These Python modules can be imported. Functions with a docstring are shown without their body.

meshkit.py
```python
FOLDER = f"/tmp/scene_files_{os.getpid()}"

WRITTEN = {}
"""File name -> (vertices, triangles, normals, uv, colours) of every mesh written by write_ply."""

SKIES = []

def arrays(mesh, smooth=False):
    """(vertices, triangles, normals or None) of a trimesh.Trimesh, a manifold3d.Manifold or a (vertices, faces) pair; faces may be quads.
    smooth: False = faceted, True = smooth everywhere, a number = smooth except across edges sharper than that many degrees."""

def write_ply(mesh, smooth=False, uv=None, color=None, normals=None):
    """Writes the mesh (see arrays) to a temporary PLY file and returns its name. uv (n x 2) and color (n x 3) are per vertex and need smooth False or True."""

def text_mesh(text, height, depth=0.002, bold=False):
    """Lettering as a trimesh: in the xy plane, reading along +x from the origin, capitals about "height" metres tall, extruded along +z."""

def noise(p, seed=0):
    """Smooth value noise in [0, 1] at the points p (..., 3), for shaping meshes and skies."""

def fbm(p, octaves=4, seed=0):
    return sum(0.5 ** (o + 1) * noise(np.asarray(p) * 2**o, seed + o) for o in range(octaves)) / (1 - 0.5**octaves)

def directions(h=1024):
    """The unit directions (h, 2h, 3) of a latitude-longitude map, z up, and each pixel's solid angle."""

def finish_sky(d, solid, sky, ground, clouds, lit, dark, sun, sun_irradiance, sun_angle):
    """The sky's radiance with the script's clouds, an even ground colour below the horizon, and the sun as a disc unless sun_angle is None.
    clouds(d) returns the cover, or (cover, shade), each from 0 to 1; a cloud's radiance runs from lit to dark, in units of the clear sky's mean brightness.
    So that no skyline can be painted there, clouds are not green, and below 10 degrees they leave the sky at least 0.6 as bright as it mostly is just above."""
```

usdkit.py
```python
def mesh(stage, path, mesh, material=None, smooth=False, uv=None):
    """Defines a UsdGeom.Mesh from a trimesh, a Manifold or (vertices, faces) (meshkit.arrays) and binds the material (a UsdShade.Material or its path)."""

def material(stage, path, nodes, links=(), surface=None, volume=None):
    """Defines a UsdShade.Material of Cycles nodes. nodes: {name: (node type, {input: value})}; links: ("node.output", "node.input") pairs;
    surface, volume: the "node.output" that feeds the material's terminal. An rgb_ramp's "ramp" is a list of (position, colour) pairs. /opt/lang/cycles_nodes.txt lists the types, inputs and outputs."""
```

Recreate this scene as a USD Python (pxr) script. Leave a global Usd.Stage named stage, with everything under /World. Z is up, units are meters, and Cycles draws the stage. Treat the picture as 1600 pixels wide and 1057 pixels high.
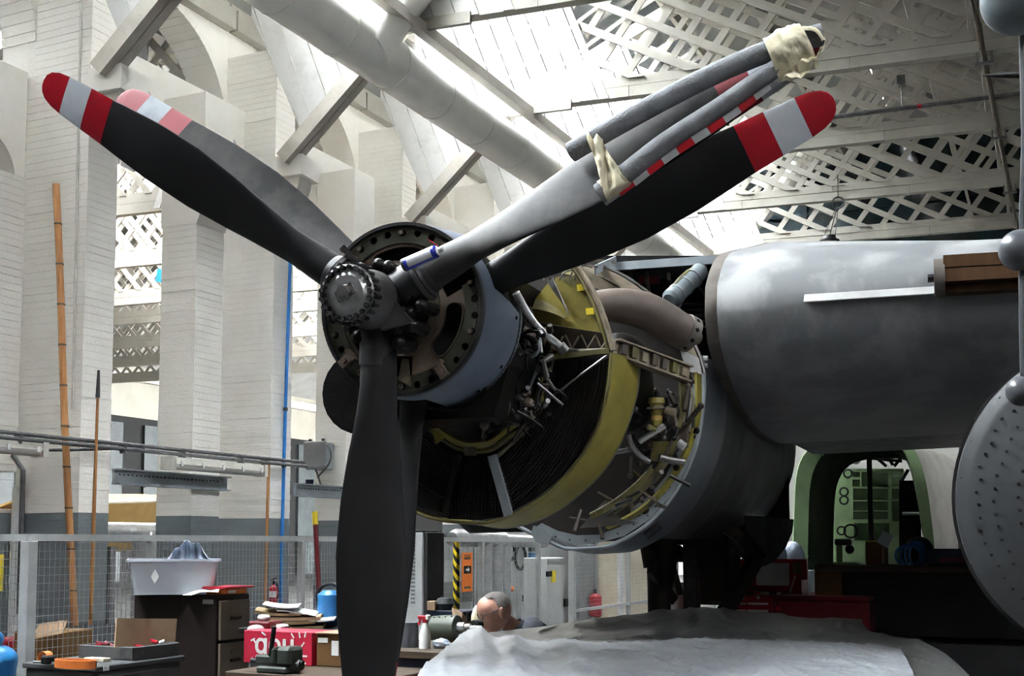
import math, random
import numpy as np
import trimesh
import usdkit
import meshkit
from pxr import Usd, UsdGeom, UsdLux, Gf, Sdf
from shapely.geometry import Polygon, LineString, Point, box as sbox
from shapely import affinity
from shapely.ops import unary_union

random.seed(7)
RNG = np.random.default_rng(7)
stage = Usd.Stage.CreateInMemory()
UsdGeom.SetStageUpAxis(stage, 'Z')
UsdGeom.SetStageMetersPerUnit(stage, 1.0)
UsdGeom.Xform.Define(stage, '/World')
UsdGeom.Scope.Define(stage, '/World/Looks')

# ------------------------------------------------------------------ camera
F, CX, CY = 1860.0, 800.0, 704.0                      # focal length and principal point for the 1600 x 1057 frame
TH, PT = math.radians(25.4), math.radians(4.43)
FWD = np.array([-math.sin(TH) * math.cos(PT), math.cos(TH) * math.cos(PT), math.sin(PT)])
RGT = np.array([math.cos(TH), math.sin(TH), 0.0])
UPV = np.cross(RGT, FWD)
EYE = np.array([0.0, 0.0, 1.6])
cam = UsdGeom.Camera.Define(stage, '/World/camera')
AP = 36.0
cam.CreateHorizontalApertureAttr(AP)
cam.CreateVerticalApertureAttr(AP * 1057 / 1600)
cam.CreateFocalLengthAttr(AP * F / 1600)
cam.CreateVerticalApertureOffsetAttr((CY - 528.5) / 1600 * AP)
cam.CreateClippingRangeAttr(Gf.Vec2f(0.05, 500))
cam.AddTransformOp().Set(Gf.Matrix4d(*RGT, 0, *UPV, 0, *(-FWD), 0, *EYE, 1))
cam.CreateExposureAttr(1.5)

# ------------------------------------------------------------------ sky: even white overcast over the glazed roof strips
dome = UsdLux.DomeLight.Define(stage, '/World/sky')
dome.CreateColorAttr(Gf.Vec3f(0.97, 0.985, 1.0))
dome.CreateIntensityAttr(7.6)

# ------------------------------------------------------------------ helpers
USED = {}


def _num(path):
    n = USED.get(path, -1) + 1
    USED[path] = n
    return path if n == 0 else f'{path}_{n:03d}'


class H:
    """A prim that meshes can be hung under: its path and the world position of its origin."""
    def __init__(self, path, loc):
        self.path, self.loc = path, np.asarray(loc, float)


def tag(prim, label=None, cat=None, group=None, kind=None):
    for k, v in (('label', label), ('category', cat), ('group', group), ('kind', kind)):
        if v:
            prim.SetCustomDataByKey(k, v)


def thing(name, label, cat, loc=(0, 0, 0), group=None, kind=None):
    p = _num('/World/' + name)
    x = UsdGeom.Xform.Define(stage, p)
    x.AddTranslateOp().Set(Gf.Vec3d(*map(float, loc)))
    tag(x.GetPrim(), label, cat, group, kind)
    return H(p, loc)


def part(parent, name, mesh, mat, smooth=30, label=None, kind=None):
    if isinstance(mesh, (list, tuple)) and not (len(mesh) == 2 and isinstance(mesh[0], np.ndarray)):
        mesh = cat(mesh)
    p = _num(parent.path + '/' + name)
    m = mesh.copy()
    m.apply_translation(-parent.loc)
    g = usdkit.mesh(stage, p, m, LOOK[mat], smooth=smooth)
    tag(g.GetPrim(), label, None, None, kind)
    return H(p, parent.loc)


def single(name, label, cat_, mesh, mat, smooth=30, group=None, kind=None, loc=None):
    if isinstance(mesh, (list, tuple)):
        mesh = cat(mesh)
    p = _num('/World/' + name)
    b = mesh.bounds
    loc = np.array([(b[0][0] + b[1][0]) / 2, (b[0][1] + b[1][1]) / 2, b[0][2]]) if loc is None else np.asarray(loc, float)
    m = mesh.copy()
    m.apply_translation(-loc)
    g = usdkit.mesh(stage, p, m, LOOK[mat], smooth=smooth)
    g.AddTranslateOp().Set(Gf.Vec3d(*map(float, loc)))
    tag(g.GetPrim(), label, cat_, group, kind)
    return H(p, loc)


def copy_of(h, dxyz, label, rotz=0.0):
    base = h.path.rsplit('/', 1)[1]
    p = _num('/World/' + base)
    src = stage.GetPrimAtPath(h.path)
    x = UsdGeom.Xform.Define(stage, p)
    x.GetPrim().GetReferences().AddInternalReference(h.path)
    loc = h.loc + np.asarray(dxyz, float)
    x.ClearXformOpOrder()
    x.GetPrim().GetAttribute('xformOp:translate').Set(Gf.Vec3d(*map(float, loc)))
    ops = [x.GetPrim().GetAttribute('xformOp:translate')]
    x.GetXformOpOrderAttr().Set(['xformOp:translate'] + (['xformOp:rotateZ'] if rotz else []))
    if rotz:
        x.GetPrim().CreateAttribute('xformOp:rotateZ', Sdf.ValueTypeNames.Float).Set(float(rotz))
    x.GetPrim().SetInstanceable(True)
    d = src.GetCustomData()
    tag(x.GetPrim(), label, d.get('category'), d.get('group'), d.get('kind'))
    return H(p, loc)


cat = trimesh.util.concatenate
V = lambda *a: np.array(a, float)
nrm = lambda v: np.asarray(v, float) / np.linalg.norm(v)


def ray(px, py):
    return FWD + RGT * (px - CX) / F - UPV * (py - CY) / F


def at(px, py, d):
    return EYE + ray(px, py) * d


def onplane(px, py, p0, n):
    r = ray(px, py)
    return EYE + r * ((np.asarray(p0) - EYE) @ n) / (r @ n)


atX = lambda px, py, x: onplane(px, py, V(x, 0, 0), V(1, 0, 0))
atY = lambda px, py, y: onplane(px, py, V(0, y, 0), V(0, 1, 0))
atZ = lambda px, py, z: onplane(px, py, V(0, 0, z), V(0, 0, 1))


def box(x0, x1, y0, y1, z0, z1):
    m = trimesh.creation.box([x1 - x0, y1 - y0, z1 - z0])
    m.apply_translation([(x0 + x1) / 2, (y0 + y1) / 2, (z0 + z1) / 2])
    return m


def xbox(o, ex, ey, ez, x0, x1, y0, y1, z0, z1):
    """A box in a local frame (origin o, unit axes)."""
    m = box(x0, x1, y0, y1, z0, z1)
    T = np.eye(4)
    T[:3, 0], T[:3, 1], T[:3, 2], T[:3, 3] = ex, ey, ez, o
    m.apply_transform(T)
    return m


def rbox(x0, x1, y0, y1, z0, z1, b=.01):
    """Box with chamfered edges (hull)."""
    pts = []
    for x, sx in ((x0, 1), (x1, -1)):
        for y, sy in ((y0, 1), (y1, -1)):
            for z, sz in ((z0, 1), (z1, -1)):
                pts += [(x + sx * b, y + sy * b, z), (x + sx * b, y, z + sz * b), (x, y + sy * b, z + sz * b)]
    return trimesh.PointCloud(np.array(pts)).convex_hull


def turn(m, ang, about, axis=(0, 0, 1)):
    m.apply_transform(trimesh.transformations.rotation_matrix(math.radians(ang), axis, about))
    return m


def beam(p0, p1, w, h, up=(0, 0, 1)):
    """Rectangular bar from p0 to p1; w across, h along 'up'."""
    p0, p1 = np.asarray(p0, float), np.asarray(p1, float)
    d = p1 - p0
    L = np.linalg.norm(d)
    d = d / L
    s = np.cross(d, up)
    if np.linalg.norm(s) < 1e-6:
        s = np.cross(d, (1, 0, 0))
    s = nrm(s)
    u = np.cross(s, d)
    return xbox(p0, d, s, u, 0, L, -w / 2, w / 2, -h / 2, h / 2)


def tube(pts, r, n=10, caps=True, smoothpath=0):
    p = np.asarray(pts, float)
    if smoothpath and len(p) > 2:
        from scipy.interpolate import CubicSpline
        t = np.r_[0, np.cumsum(np.linalg.norm(np.diff(p, axis=0), axis=1))]
        tt = np.linspace(0, t[-1], smoothpath)
        if np.ndim(r):
            r = np.interp(tt, t, r)
        p = CubicSpline(t, p)(tt)
    r = np.broadcast_to(r, (len(p),))
    t = np.gradient(p, axis=0)
    t /= np.linalg.norm(t, axis=1, keepdims=True)
    a = np.cross(t[0], (0, 0, 1) if abs(t[0][2]) < .9 else (1, 0, 0))
    a = nrm(a)
    A = []
    for k in range(len(p)):
        a = a - t[k] * (a @ t[k])
        a = nrm(a)
        A.append(a)
    A = np.array(A)
    B = np.cross(t, A)
    ang = np.arange(n) * 2 * np.pi / n
    v = (p[:, None] + r[:, None, None] * (np.cos(ang)[None, :, None] * A[:, None] + np.sin(ang)[None, :, None] * B[:, None])).reshape(-1, 3)
    f = []
    for i in range(len(p) - 1):
        for j in range(n):
            j2 = (j + 1) % n
            f += [[i * n + j, i * n + j2, (i + 1) * n + j2], [i * n + j, (i + 1) * n + j2, (i + 1) * n + j]]
    if caps:
        c0, c1 = len(v), len(v) + 1
        v = np.vstack([v, p[0], p[-1]])
        k = (len(p) - 1) * n
        for j in range(n):
            j2 = (j + 1) % n
            f += [[c0, j2, j], [c1, k + j, k + j2]]
    return trimesh.Trimesh(v, np.array(f), process=False)


def rod(p0, p1, r, n=10):
    return tube([p0, p1], r, n)


def grid(P, closed_u=False, closed_v=False):
    """A surface from a grid of points (nu, nv, 3)."""
    P = np.asarray(P, float)
    nu, nv = P.shape[:2]
    f = []
    for i in range(nu if closed_u else nu - 1):
        for j in range(nv if closed_v else nv - 1):
            a, b = i * nv + j, i * nv + (j + 1) % nv
            c, d = ((i + 1) % nu) * nv + (j + 1) % nv, ((i + 1) % nu) * nv + j
            f += [[a, b, c], [a, c, d]]
    return trimesh.Trimesh(P.reshape(-1, 3), np.array(f), process=False)


def shell(P, th, closed_u=False, closed_v=False):
    """The surface given thickness th along its normals, edges closed."""
    P = np.asarray(P, float)
    du = np.gradient(P, axis=0) if not closed_u else (np.roll(P, -1, 0) - np.roll(P, 1, 0))
    dv = np.gradient(P, axis=1) if not closed_v else (np.roll(P, -1, 1) - np.roll(P, 1, 1))
    N = np.cross(du, dv)
    N /= np.linalg.norm(N, axis=2, keepdims=True) + 1e-12
    Q = P + N * th
    ms = [grid(P, closed_u, closed_v), grid(Q[::-1] if not closed_u else Q[::-1], closed_u, closed_v)]
    if not closed_u:
        for k in (0, -1):
            ms.append(grid(np.stack([P[k], Q[k]]), False, closed_v))
    if not closed_v:
        for k in (0, -1):
            ms.append(grid(np.stack([P[:, k], Q[:, k]]), False, closed_u))
    return cat(ms)


def lathe(prof, o, ax, u, v, n=48, ph0=0.0, ph1=2 * math.pi, closed_profile=False):
    """prof: (s along ax, radius) points."""
    full = abs(ph1 - ph0 - 2 * math.pi) < 1e-6
    ph = np.linspace(ph0, ph1, n, endpoint=not full)
    o, ax, u, v = map(np.asarray, (o, ax, u, v))
    P = np.array([[o + ax * s + r * (math.cos(p) * u + math.sin(p) * v) for p in ph] for s, r in prof])
    m = grid(P, closed_profile, full)
    if closed_profile and not full:
        for k in (0, -1):
            c = P[:, k]
            m = cat([m, trimesh.Trimesh(np.vstack([c, c.mean(0)]), [[i, (i + 1) % len(c), len(c)] for i in range(len(c))], process=False)])
    return m


def extrude(poly, o, ex, ey, th):
    """A shapely polygon in the plane (o, ex, ey) extruded by th along ex x ey."""
    ms = []
    for g in getattr(poly, 'geoms', [poly]):
        if g.geom_type != 'Polygon' or g.area < 1e-7:
            continue
        m = trimesh.creation.extrude_polygon(g, abs(th), engine='earcut')
        T = np.eye(4)
        ez = np.cross(ex, ey)
        T[:3, 0], T[:3, 1], T[:3, 2] = ex, ey, ez
        T[:3, 3] = np.asarray(o) + (ez * th if th < 0 else 0)
        m.apply_transform(T)
        ms.append(m)
    return cat(ms) if ms else None


def ball(c, r, k=2, sc=(1, 1, 1)):
    m = trimesh.creation.icosphere(k, r)
    m.apply_scale(sc)
    m.apply_translation(c)
    return m


def cyl(p0, p1, r, n=20):
    return tube([p0, p1], r, n)


def bolts(points, nvec, r=.006, h=.006, n=6):
    nvec = nrm(nvec)
    return cat([tube([np.asarray(p) - nvec * h * .3, np.asarray(p) + nvec * h], [r, r * .8], n) for p in points])


def lerp(a, b, t):
    return np.asarray(a, float) * (1 - t) + np.asarray(b, float) * t


def resample(pts, n):
    p = np.asarray(pts, float)
    t = np.r_[0, np.cumsum(np.linalg.norm(np.diff(p, axis=0), axis=1))]
    tt = np.linspace(0, t[-1], n)
    from scipy.interpolate import PchipInterpolator
    return PchipInterpolator(t, p)(tt)


# ------------------------------------------------------------------ materials
LOOK = {}


DULL = {'cabinet_brown', 'cabinet_grey', 'black', 'dark_grey', 'leg_dark', 'oily_black', 'core_dark', 'dark_door', 'black_void', 'blade_black', 'blade_grey', 'blade_dusty', 'bench_wood', 'timber_dark', 'plastic_navy', 'cardboard_dark', 'concrete', 'wall_dark', 'skin_worn'}


def mat(name, c1, c2=None, rough=.6, metal=0.0, scale=6.0, detail=5.0, bump=0.0, bscale=None, spec=.5, lo=.35, hi=.65, trans=0.0, extra=None, coat=0.0, stretch=None, rough2=None):
    """Principled look: two colours mixed by noise in object space, fine bump."""
    c2 = c2 or tuple(x * .82 for x in c1)
    spec = .2 if name in DULL else spec
    nodes = {'tc': ('texture_coordinate', {}),
             'mp': ('mapping', {'scale': stretch or (1, 1, 1)}),
             'n': ('noise_texture', {'scale': scale, 'detail': detail, 'roughness': .6}),
             'r': ('rgb_ramp', {'ramp': [(lo, c1), (hi, c2)]}),
             'p': ('principled_bsdf', {'roughness': rough, 'metallic': metal, 'specular_ior_level': spec, 'coat_weight': coat, 'transmission_weight': trans})}
    links = [('tc.object', 'mp.vector'), ('mp.vector', 'n.vector'), ('n.fac', 'r.fac'), ('r.color', 'p.base_color')]
    if rough2 is not None:
        nodes['rr'] = ('map_range', {'from_min': lo, 'from_max': hi, 'to_min': rough, 'to_max': rough2, 'clamp': True})
        links += [('n.fac', 'rr.value'), ('rr.result', 'p.roughness')]
    if bump:
        nodes['bn'] = ('noise_texture', {'scale': bscale or scale * 6, 'detail': 4})
        nodes['b'] = ('bump', {'strength': bump, 'distance': .01})
        links += [('mp.vector', 'bn.vector'), ('bn.fac', 'b.height'), ('b.normal', 'p.normal')]
    LOOK[name] = usdkit.material(stage, '/World/Looks/' + name, nodes, links, surface='p.BSDF')


mat('white_brick', (.87, .845, .795), (.82, .79, .735), .55, scale=2.2, bump=.5, bscale=30)
mat('white_plaster', (.87, .845, .795), (.82, .79, .735), .6, scale=1.7, bump=.3, bscale=18)
mat('grey_brick', (.175, .205, .215), (.15, .175, .19), .5, scale=2.2, bump=.5, bscale=30)
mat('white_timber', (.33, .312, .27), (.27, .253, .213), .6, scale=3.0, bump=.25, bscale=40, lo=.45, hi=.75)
mat('white_timber_old', (.46, .43, .38), (.38, .35, .30), .65, scale=4.0, bump=.3, bscale=40, lo=.42, hi=.72)
mat('white_board', (.50, .495, .48), (.40, .39, .37), .55, scale=5.0, bump=.2, bscale=40, lo=.5, hi=.8)
mat('roof_grey', (.26, .26, .245), (.21, .21, .2), .7, scale=1.5)
mat('concrete', (.034, .033, .032), (.022, .022, .021), .55, scale=1.2, bump=.1)
mat('wall_grey', (.36, .36, .335), (.30, .30, .28), .7, scale=.8)
mat('beige_wall', (.17, .16, .13), (.14, .133, .105), .7, scale=1.0)
mat('dark_door', (.035, .042, .042), (.022, .027, .028), .5, scale=3)
mat('dark_glass', (.008, .016, .02), (.004, .008, .01), .12, scale=2)
mat('duct_white', (.88, .87, .835), (.82, .81, .77), .45, scale=3, bump=.25, bscale=9)
mat('steel_grey', (.28, .31, .33), (.22, .245, .265), .5, metal=.2, scale=6)
mat('fence_grey', (.42, .43, .43), (.36, .37, .37), .45, scale=8)
mat('wire_grey', (.40, .41, .41), (.32, .33, .33), .4, metal=.2, scale=8)
mat('conduit', (.13, .13, .135), (.08, .08, .085), .4, metal=.3, scale=12)
mat('rust', (.10, .075, .05), (.05, .04, .03), .7, scale=14, bump=.3)
mat('bamboo', (.50, .24, .085), (.36, .15, .05), .45, scale=3, stretch=(6, 6, .8))
mat('blue_pipe', (.02, .22, .62), (.015, .17, .52), .4)
mat('fitting', (.62, .60, .55), (.5, .48, .43), .4, scale=8)
mat('diffuser', (.60, .58, .56), (.55, .53, .5), .25)
# aircraft
mat('blade_black', (.0085, .0085, .0095), (.013, .0135, .0145), .42, scale=4, rough2=.6)
mat('blade_dusty', (.044, .042, .039), (.0125, .0125, .013), .55, scale=2.6, detail=8, lo=.40, hi=.60, bump=.05)
mat('blade_grey', (.020, .020, .0205), (.013, .013, .0135), .5, scale=3.0, detail=7)
mat('tip_red', (.38, .004, .016), (.30, .004, .014), .35, scale=7)
mat('tip_red_worn', (.26, .018, .03), (.20, .012, .022), .5, scale=6)
mat('tip_white', (.50, .535, .58), (.44, .475, .515), .35, scale=7)
mat('tip_white_worn', (.26, .29, .32), (.14, .16, .17), .5, scale=7, lo=.45, hi=.7)
mat('foam', (.22, .23, .245), (.16, .165, .175), .75, scale=14, bump=.4, bscale=90)
mat('tape', (.72, .655, .48), (.60, .54, .38), .6, scale=9, bump=.5, bscale=25)
mat('hazard_red', (.45, .008, .02), (.4, .006, .015), .4)
mat('alu', (.74, .74, .74), (.55, .55, .55), .24, metal=.9, scale=9, rough2=.42)
mat('alu_dark', (.22, .215, .21), (.13, .125, .12), .42, metal=.9, scale=7)
mat('steel_dark', (.05, .05, .052), (.028, .028, .03), .45, metal=.6, scale=10)
mat('oily_black', (.007, .0068, .0065), (.013, .012, .011), .35, scale=9, bump=.3)
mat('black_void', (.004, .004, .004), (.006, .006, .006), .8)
mat('plate_green', (.11, .10, .075), (.13, .095, .065), .42, metal=.35, scale=3.2, detail=6, bump=.1)
mat('plate_green2', (.075, .08, .06), (.05, .05, .037), .42, metal=.35, scale=5, detail=6)
mat('plate_brown', (.17, .125, .095), (.10, .07, .05), .5, metal=.2, scale=4, detail=6)
mat('spinner_blue', (.145, .178, .235), (.115, .142, .19), .42, metal=.15, scale=3, detail=6, rough2=.5)
mat('zinc_yellow', (.25, .205, .035), (.17, .14, .027), .45, scale=5, detail=6, bump=.08)
mat('zinc_olive', (.15, .128, .032), (.075, .064, .024), .5, scale=7, detail=7)
mat('bay_brown', (.05, .034, .02), (.02, .016, .012), .5, scale=9, detail=6)
mat('frame_tan', (.22, .18, .13), (.12, .10, .07), .5, metal=.3, scale=12, detail=6)
mat('bay_dark', (.020, .014, .010), (.008, .007, .006), .5, scale=9, detail=6)
mat('rail_tan', (.30, .25, .18), (.17, .14, .10), .5, metal=.3, scale=12, detail=6)
mat('exhaust', (.125, .094, .076), (.08, .06, .05), .6, metal=.15, scale=5, detail=6, bump=.08)
mat('core_dark', (.009, .0085, .0075), (.006, .006, .0055), .55, scale=20)
mat('core_fin', (.026, .025, .022), (.018, .017, .015), .45, metal=.5, scale=20)
mat('skin', (.185, .193, .20), (.30, .305, .305), .42, metal=.3, scale=1.9, detail=7, rough2=.55, stretch=(1.4, 1, .8), lo=.47, hi=.60)
mat('skin_worn', (.12, .127, .134), (.06, .062, .064), .5, metal=.45, scale=2.4, detail=7, stretch=(3, 1, .35), lo=.38, hi=.62)
mat('skin_blue', (.15, .172, .192), (.10, .115, .13), .42, metal=.45, scale=2.5, detail=7)
mat('skin_bright', (.72, .72, .71), (.55, .55, .55), .35, metal=.6, scale=6)
mat('rib_brown', (.13, .112, .095), (.075, .065, .056), .55, metal=.2, scale=6)
mat('timber_dark', (.075, .036, .014), (.05, .023, .009), .55, scale=3, stretch=(8, 8, 1), bump=.1)
mat('green_fuselage', (.20, .29, .145), (.15, .225, .11), .55, scale=4)
mat('green_dark', (.06, .09, .045), (.04, .062, .03), .55, scale=5)
mat('fuselage_skin', (.36, .335, .30), (.22, .205, .185), .5, metal=.2, scale=2, stretch=(1, 1, 1))
mat('leg_dark', (.022, .02, .019), (.035, .03, .026), .5, metal=.3, scale=8)
mat('grey_drum', (.062, .066, .07), (.042, .045, .048), .5, metal=.2, scale=3.5, detail=6)
mat('grey_knob', (.10, .105, .118), (.075, .08, .09), .3, scale=6)
mat('actuator', (.20, .235, .25), (.15, .18, .195), .4, metal=.2, scale=10)
mat('rubber', (.015, .015, .015), (.022, .022, .022), .6)
mat('wall_dark', (.03, .03, .03), (.02, .02, .02), .7, scale=1)
# clutter
mat('tarp', (.125, .125, .122), (.09, .09, .088), .3, scale=2.2, bump=.5, bscale=11, spec=.6)
mat('tarp_light', (.40, .415, .44), (.33, .345, .37), .22, scale=2, bump=.6, bscale=13, spec=.6)
mat('cardboard', (.40, .27, .17), (.34, .225, .14), .75, scale=5)
mat('cardboard_dark', (.17, .095, .04), (.13, .07, .028), .75, scale=5)
mat('cabinet_brown', (.024, .018, .016), (.018, .0135, .012), .4, scale=6)
mat('cabinet_tan', (.26, .215, .16), (.225, .185, .135), .45, scale=6)
mat('cabinet_grey', (.095, .098, .10), (.07, .072, .075), .42, scale=6)
mat('tub', (.60, .64, .70), (.54, .58, .64), .3, scale=4, trans=.12)
mat('clear_bag', (.55, .62, .72), (.42, .48, .58), .2, scale=8, bump=.6, bscale=12, trans=.2)
mat('red_paint', (.40, .006, .022), (.34, .005, .018), .35, scale=5)
mat('red_card', (.52, .012, .05), (.46, .01, .04), .55, scale=5)
mat('red_dark', (.13, .006, .012), (.10, .005, .01), .4)
mat('orange_strap', (.75, .20, .035), (.62, .15, .025), .6, scale=14)
mat('orange_sign', (.85, .21, .03), (.80, .19, .03), .5)
mat('paper', (.78, .78, .77), (.70, .70, .70), .6, scale=6)
mat('paper_grey', (.48, .50, .50), (.38, .40, .40), .6, scale=6)
mat('paper_brown', (.30, .22, .12), (.22, .155, .08), .65, scale=9)
mat('plastic_blue', (.02, .18, .42), (.015, .13, .34), .35)
mat('plastic_navy', (.02, .025, .05), (.015, .018, .035), .4)
mat('teal', (.01, .16, .22), (.01, .12, .17), .4)
mat('yellow', (.75, .58, .02), (.66, .5, .02), .5)
mat('black', (.012, .012, .013), (.018, .018, .019), .45)
mat('dark_grey', (.06, .062, .066), (.045, .047, .05), .5)
mat('mid_grey', (.20, .205, .21), (.16, .165, .17), .5)
mat('light_grey', (.52, .53, .53), (.46, .47, .47), .5)
mat('bench_wood', (.085, .062, .042), (.055, .04, .028), .6, scale=4, stretch=(1, 8, 8))
mat('white_paint', (.78, .78, .77), (.72, .72, .71), .45)
mat('foil', (.72, .73, .74), (.55, .56, .57), .28, metal=.85, scale=9, bump=.5, bscale=30)
mat('olive_paint', (.085, .10, .075), (.065, .078, .058), .35, scale=6)
mat('vise_green', (.055, .065, .055), (.04, .047, .04), .45, metal=.3, scale=8)
mat('jack_white', (.60, .58, .56), (.5, .48, .46), .5)
mat('tan_boat', (.62, .40, .14), (.54, .34, .11), .35)
mat('cream', (.75, .66, .50), (.68, .6, .45), .45)
mat('skin_face', (.50, .27, .20), (.42, .21, .155), .5, scale=14)
mat('hair_grey', (.16, .14, .125), (.10, .088, .08), .75, scale=60, bump=.5)
mat('shirt', (.075, .08, .10), (.055, .06, .075), .85, scale=16, bump=.4, bscale=20)
mat('trousers', (.03, .033, .045), (.022, .025, .034), .9)
mat('can_white', (.68, .70, .74), (.60, .62, .66), .3)
mat('can_blue', (.02, .035, .42), (.015, .028, .36), .3)
mat('glass_clear', (.8, .8, .8), (.8, .8, .8), .05)


def pane(name, tint, f0=.12, diffuse=None):
    nodes = {'t': ('transparent_bsdf', {'color': tint}), 'g': ('glossy_bsdf', {'roughness': .05, 'color': (.9, .9, .9)}),
             'f': ('fresnel', {'IOR': 1.45}), 'm': ('mix_closure', {})}
    LOOK[name] = usdkit.material(stage, '/World/Looks/' + name, nodes, [('t.BSDF', 'm.closure1'), ('g.BSDF', 'm.closure2'), ('f.fac', 'm.fac')], surface='m.closure')


pane('roof_glass', (.93, .95, .96))
nodes = {'w': ('wave_texture', {'bands_direction': 'x', 'scale': 6.4}), 'tc': ('texture_coordinate', {}), 'mp': ('mapping', {'rotation': (0, math.radians(35), 0)}),
         'r': ('rgb_ramp', {'ramp': [(0, (.75, .55, .01)), (.5, (.012, .012, .012))], 'interpolate': False}), 'p': ('principled_bsdf', {'roughness': .5})}
LOOK['hazard_stripe'] = usdkit.material(stage, '/World/Looks/hazard_stripe', nodes, [('tc.object', 'mp.vector'), ('mp.vector', 'w.vector'), ('w.fac', 'r.fac'), ('r.color', 'p.base_color')], surface='p.BSDF')
# ================================================================== THE HALL
XW = -8.72                                  # front (hall-side) plane of the pilasters
Y1, BAY = 8.6, 3.02                         # first pilaster and bay length
TD = V(.9945, .1045, 0)                     # direction the roof trusses run
TN = V(-.1045, .9945, 0)
ZV = V(0, 0, 1)
XB = -9.48                                  # front plane of the arcade wall behind the pilasters
XC = -9.95                                  # its rear plane


def zr(s):
    return 8.7 + 3.0 * (1 - ((s - 8.4) / 8.7) ** 2)


def tpt(k, s, z):
    return V(XW, Y1 + BAY * (k - 1), z) + TD * s


# floor and far walls
single('floor', None, None, [box(-33, 11, -13, 57, -.12, 0)], 'concrete', kind='structure')
wb = thing('wall_back', None, None, (0, 29, 0), kind='structure')
part(wb, 'lower_wall', [box(-8.6, 10.5, 28.9, 29.2, 0, 7.2)], 'wall_grey')
part(wb, 'dark_glazing', [box(-8.6, 10.5, 28.95, 29.0, 7.2, 12)], 'dark_glass')
for x in np.arange(-8.4, 10.5, 1.3):
    part(wb, 'mullion', [box(x, x + .06, 28.86, 28.94, 7.2, 11.9)], 'dark_glass')
for z in (7.2, 8.4, 9.6):
    part(wb, 'transom', [box(-8.6, 10.5, 28.85, 28.94, z - .04, z + .04)], 'dark_glass')
single('wall_right', None, None, [box(9.3, 9.6, -13, 29.2, 0, 9.2)], 'wall_dark', kind='structure')
single('wall_front', None, None, [box(-33, 11, -13.3, -13, 0, 12)], 'wall_dark', kind='structure')
# neighbouring hall beyond the arcade
wl = thing('wall_left', None, None, (-22, 20, 0), kind='structure')
part(wl, 'upper_wall', [box(-31.3, -31, -13, 57, 6.15, 11)], 'beige_wall')
part(wl, 'lintel_beam', [box(-31, -30.7, -13, 57, 7.45, 7.75)], 'white_timber_old')
part(wl, 'lower_wall', [box(-31.3, -31.02, -13, 57, 0, 6.15)], 'black_void')
for y in np.arange(24, 52, 2.4):
    part(wl, 'door_leaf', [box(-31.02, -30.9, y, y + 1.3, .2, 5.9)], 'dark_door')
    part(wl, 'door_rail', [box(-30.92, -30.86, y + .05, y + 1.25, 3.6, 3.85)], 'dark_door')
single('wall_back', None, None, [box(-33, -8.9, 56.8, 57.1, 0, 12)], 'wall_grey', kind='structure')


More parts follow.
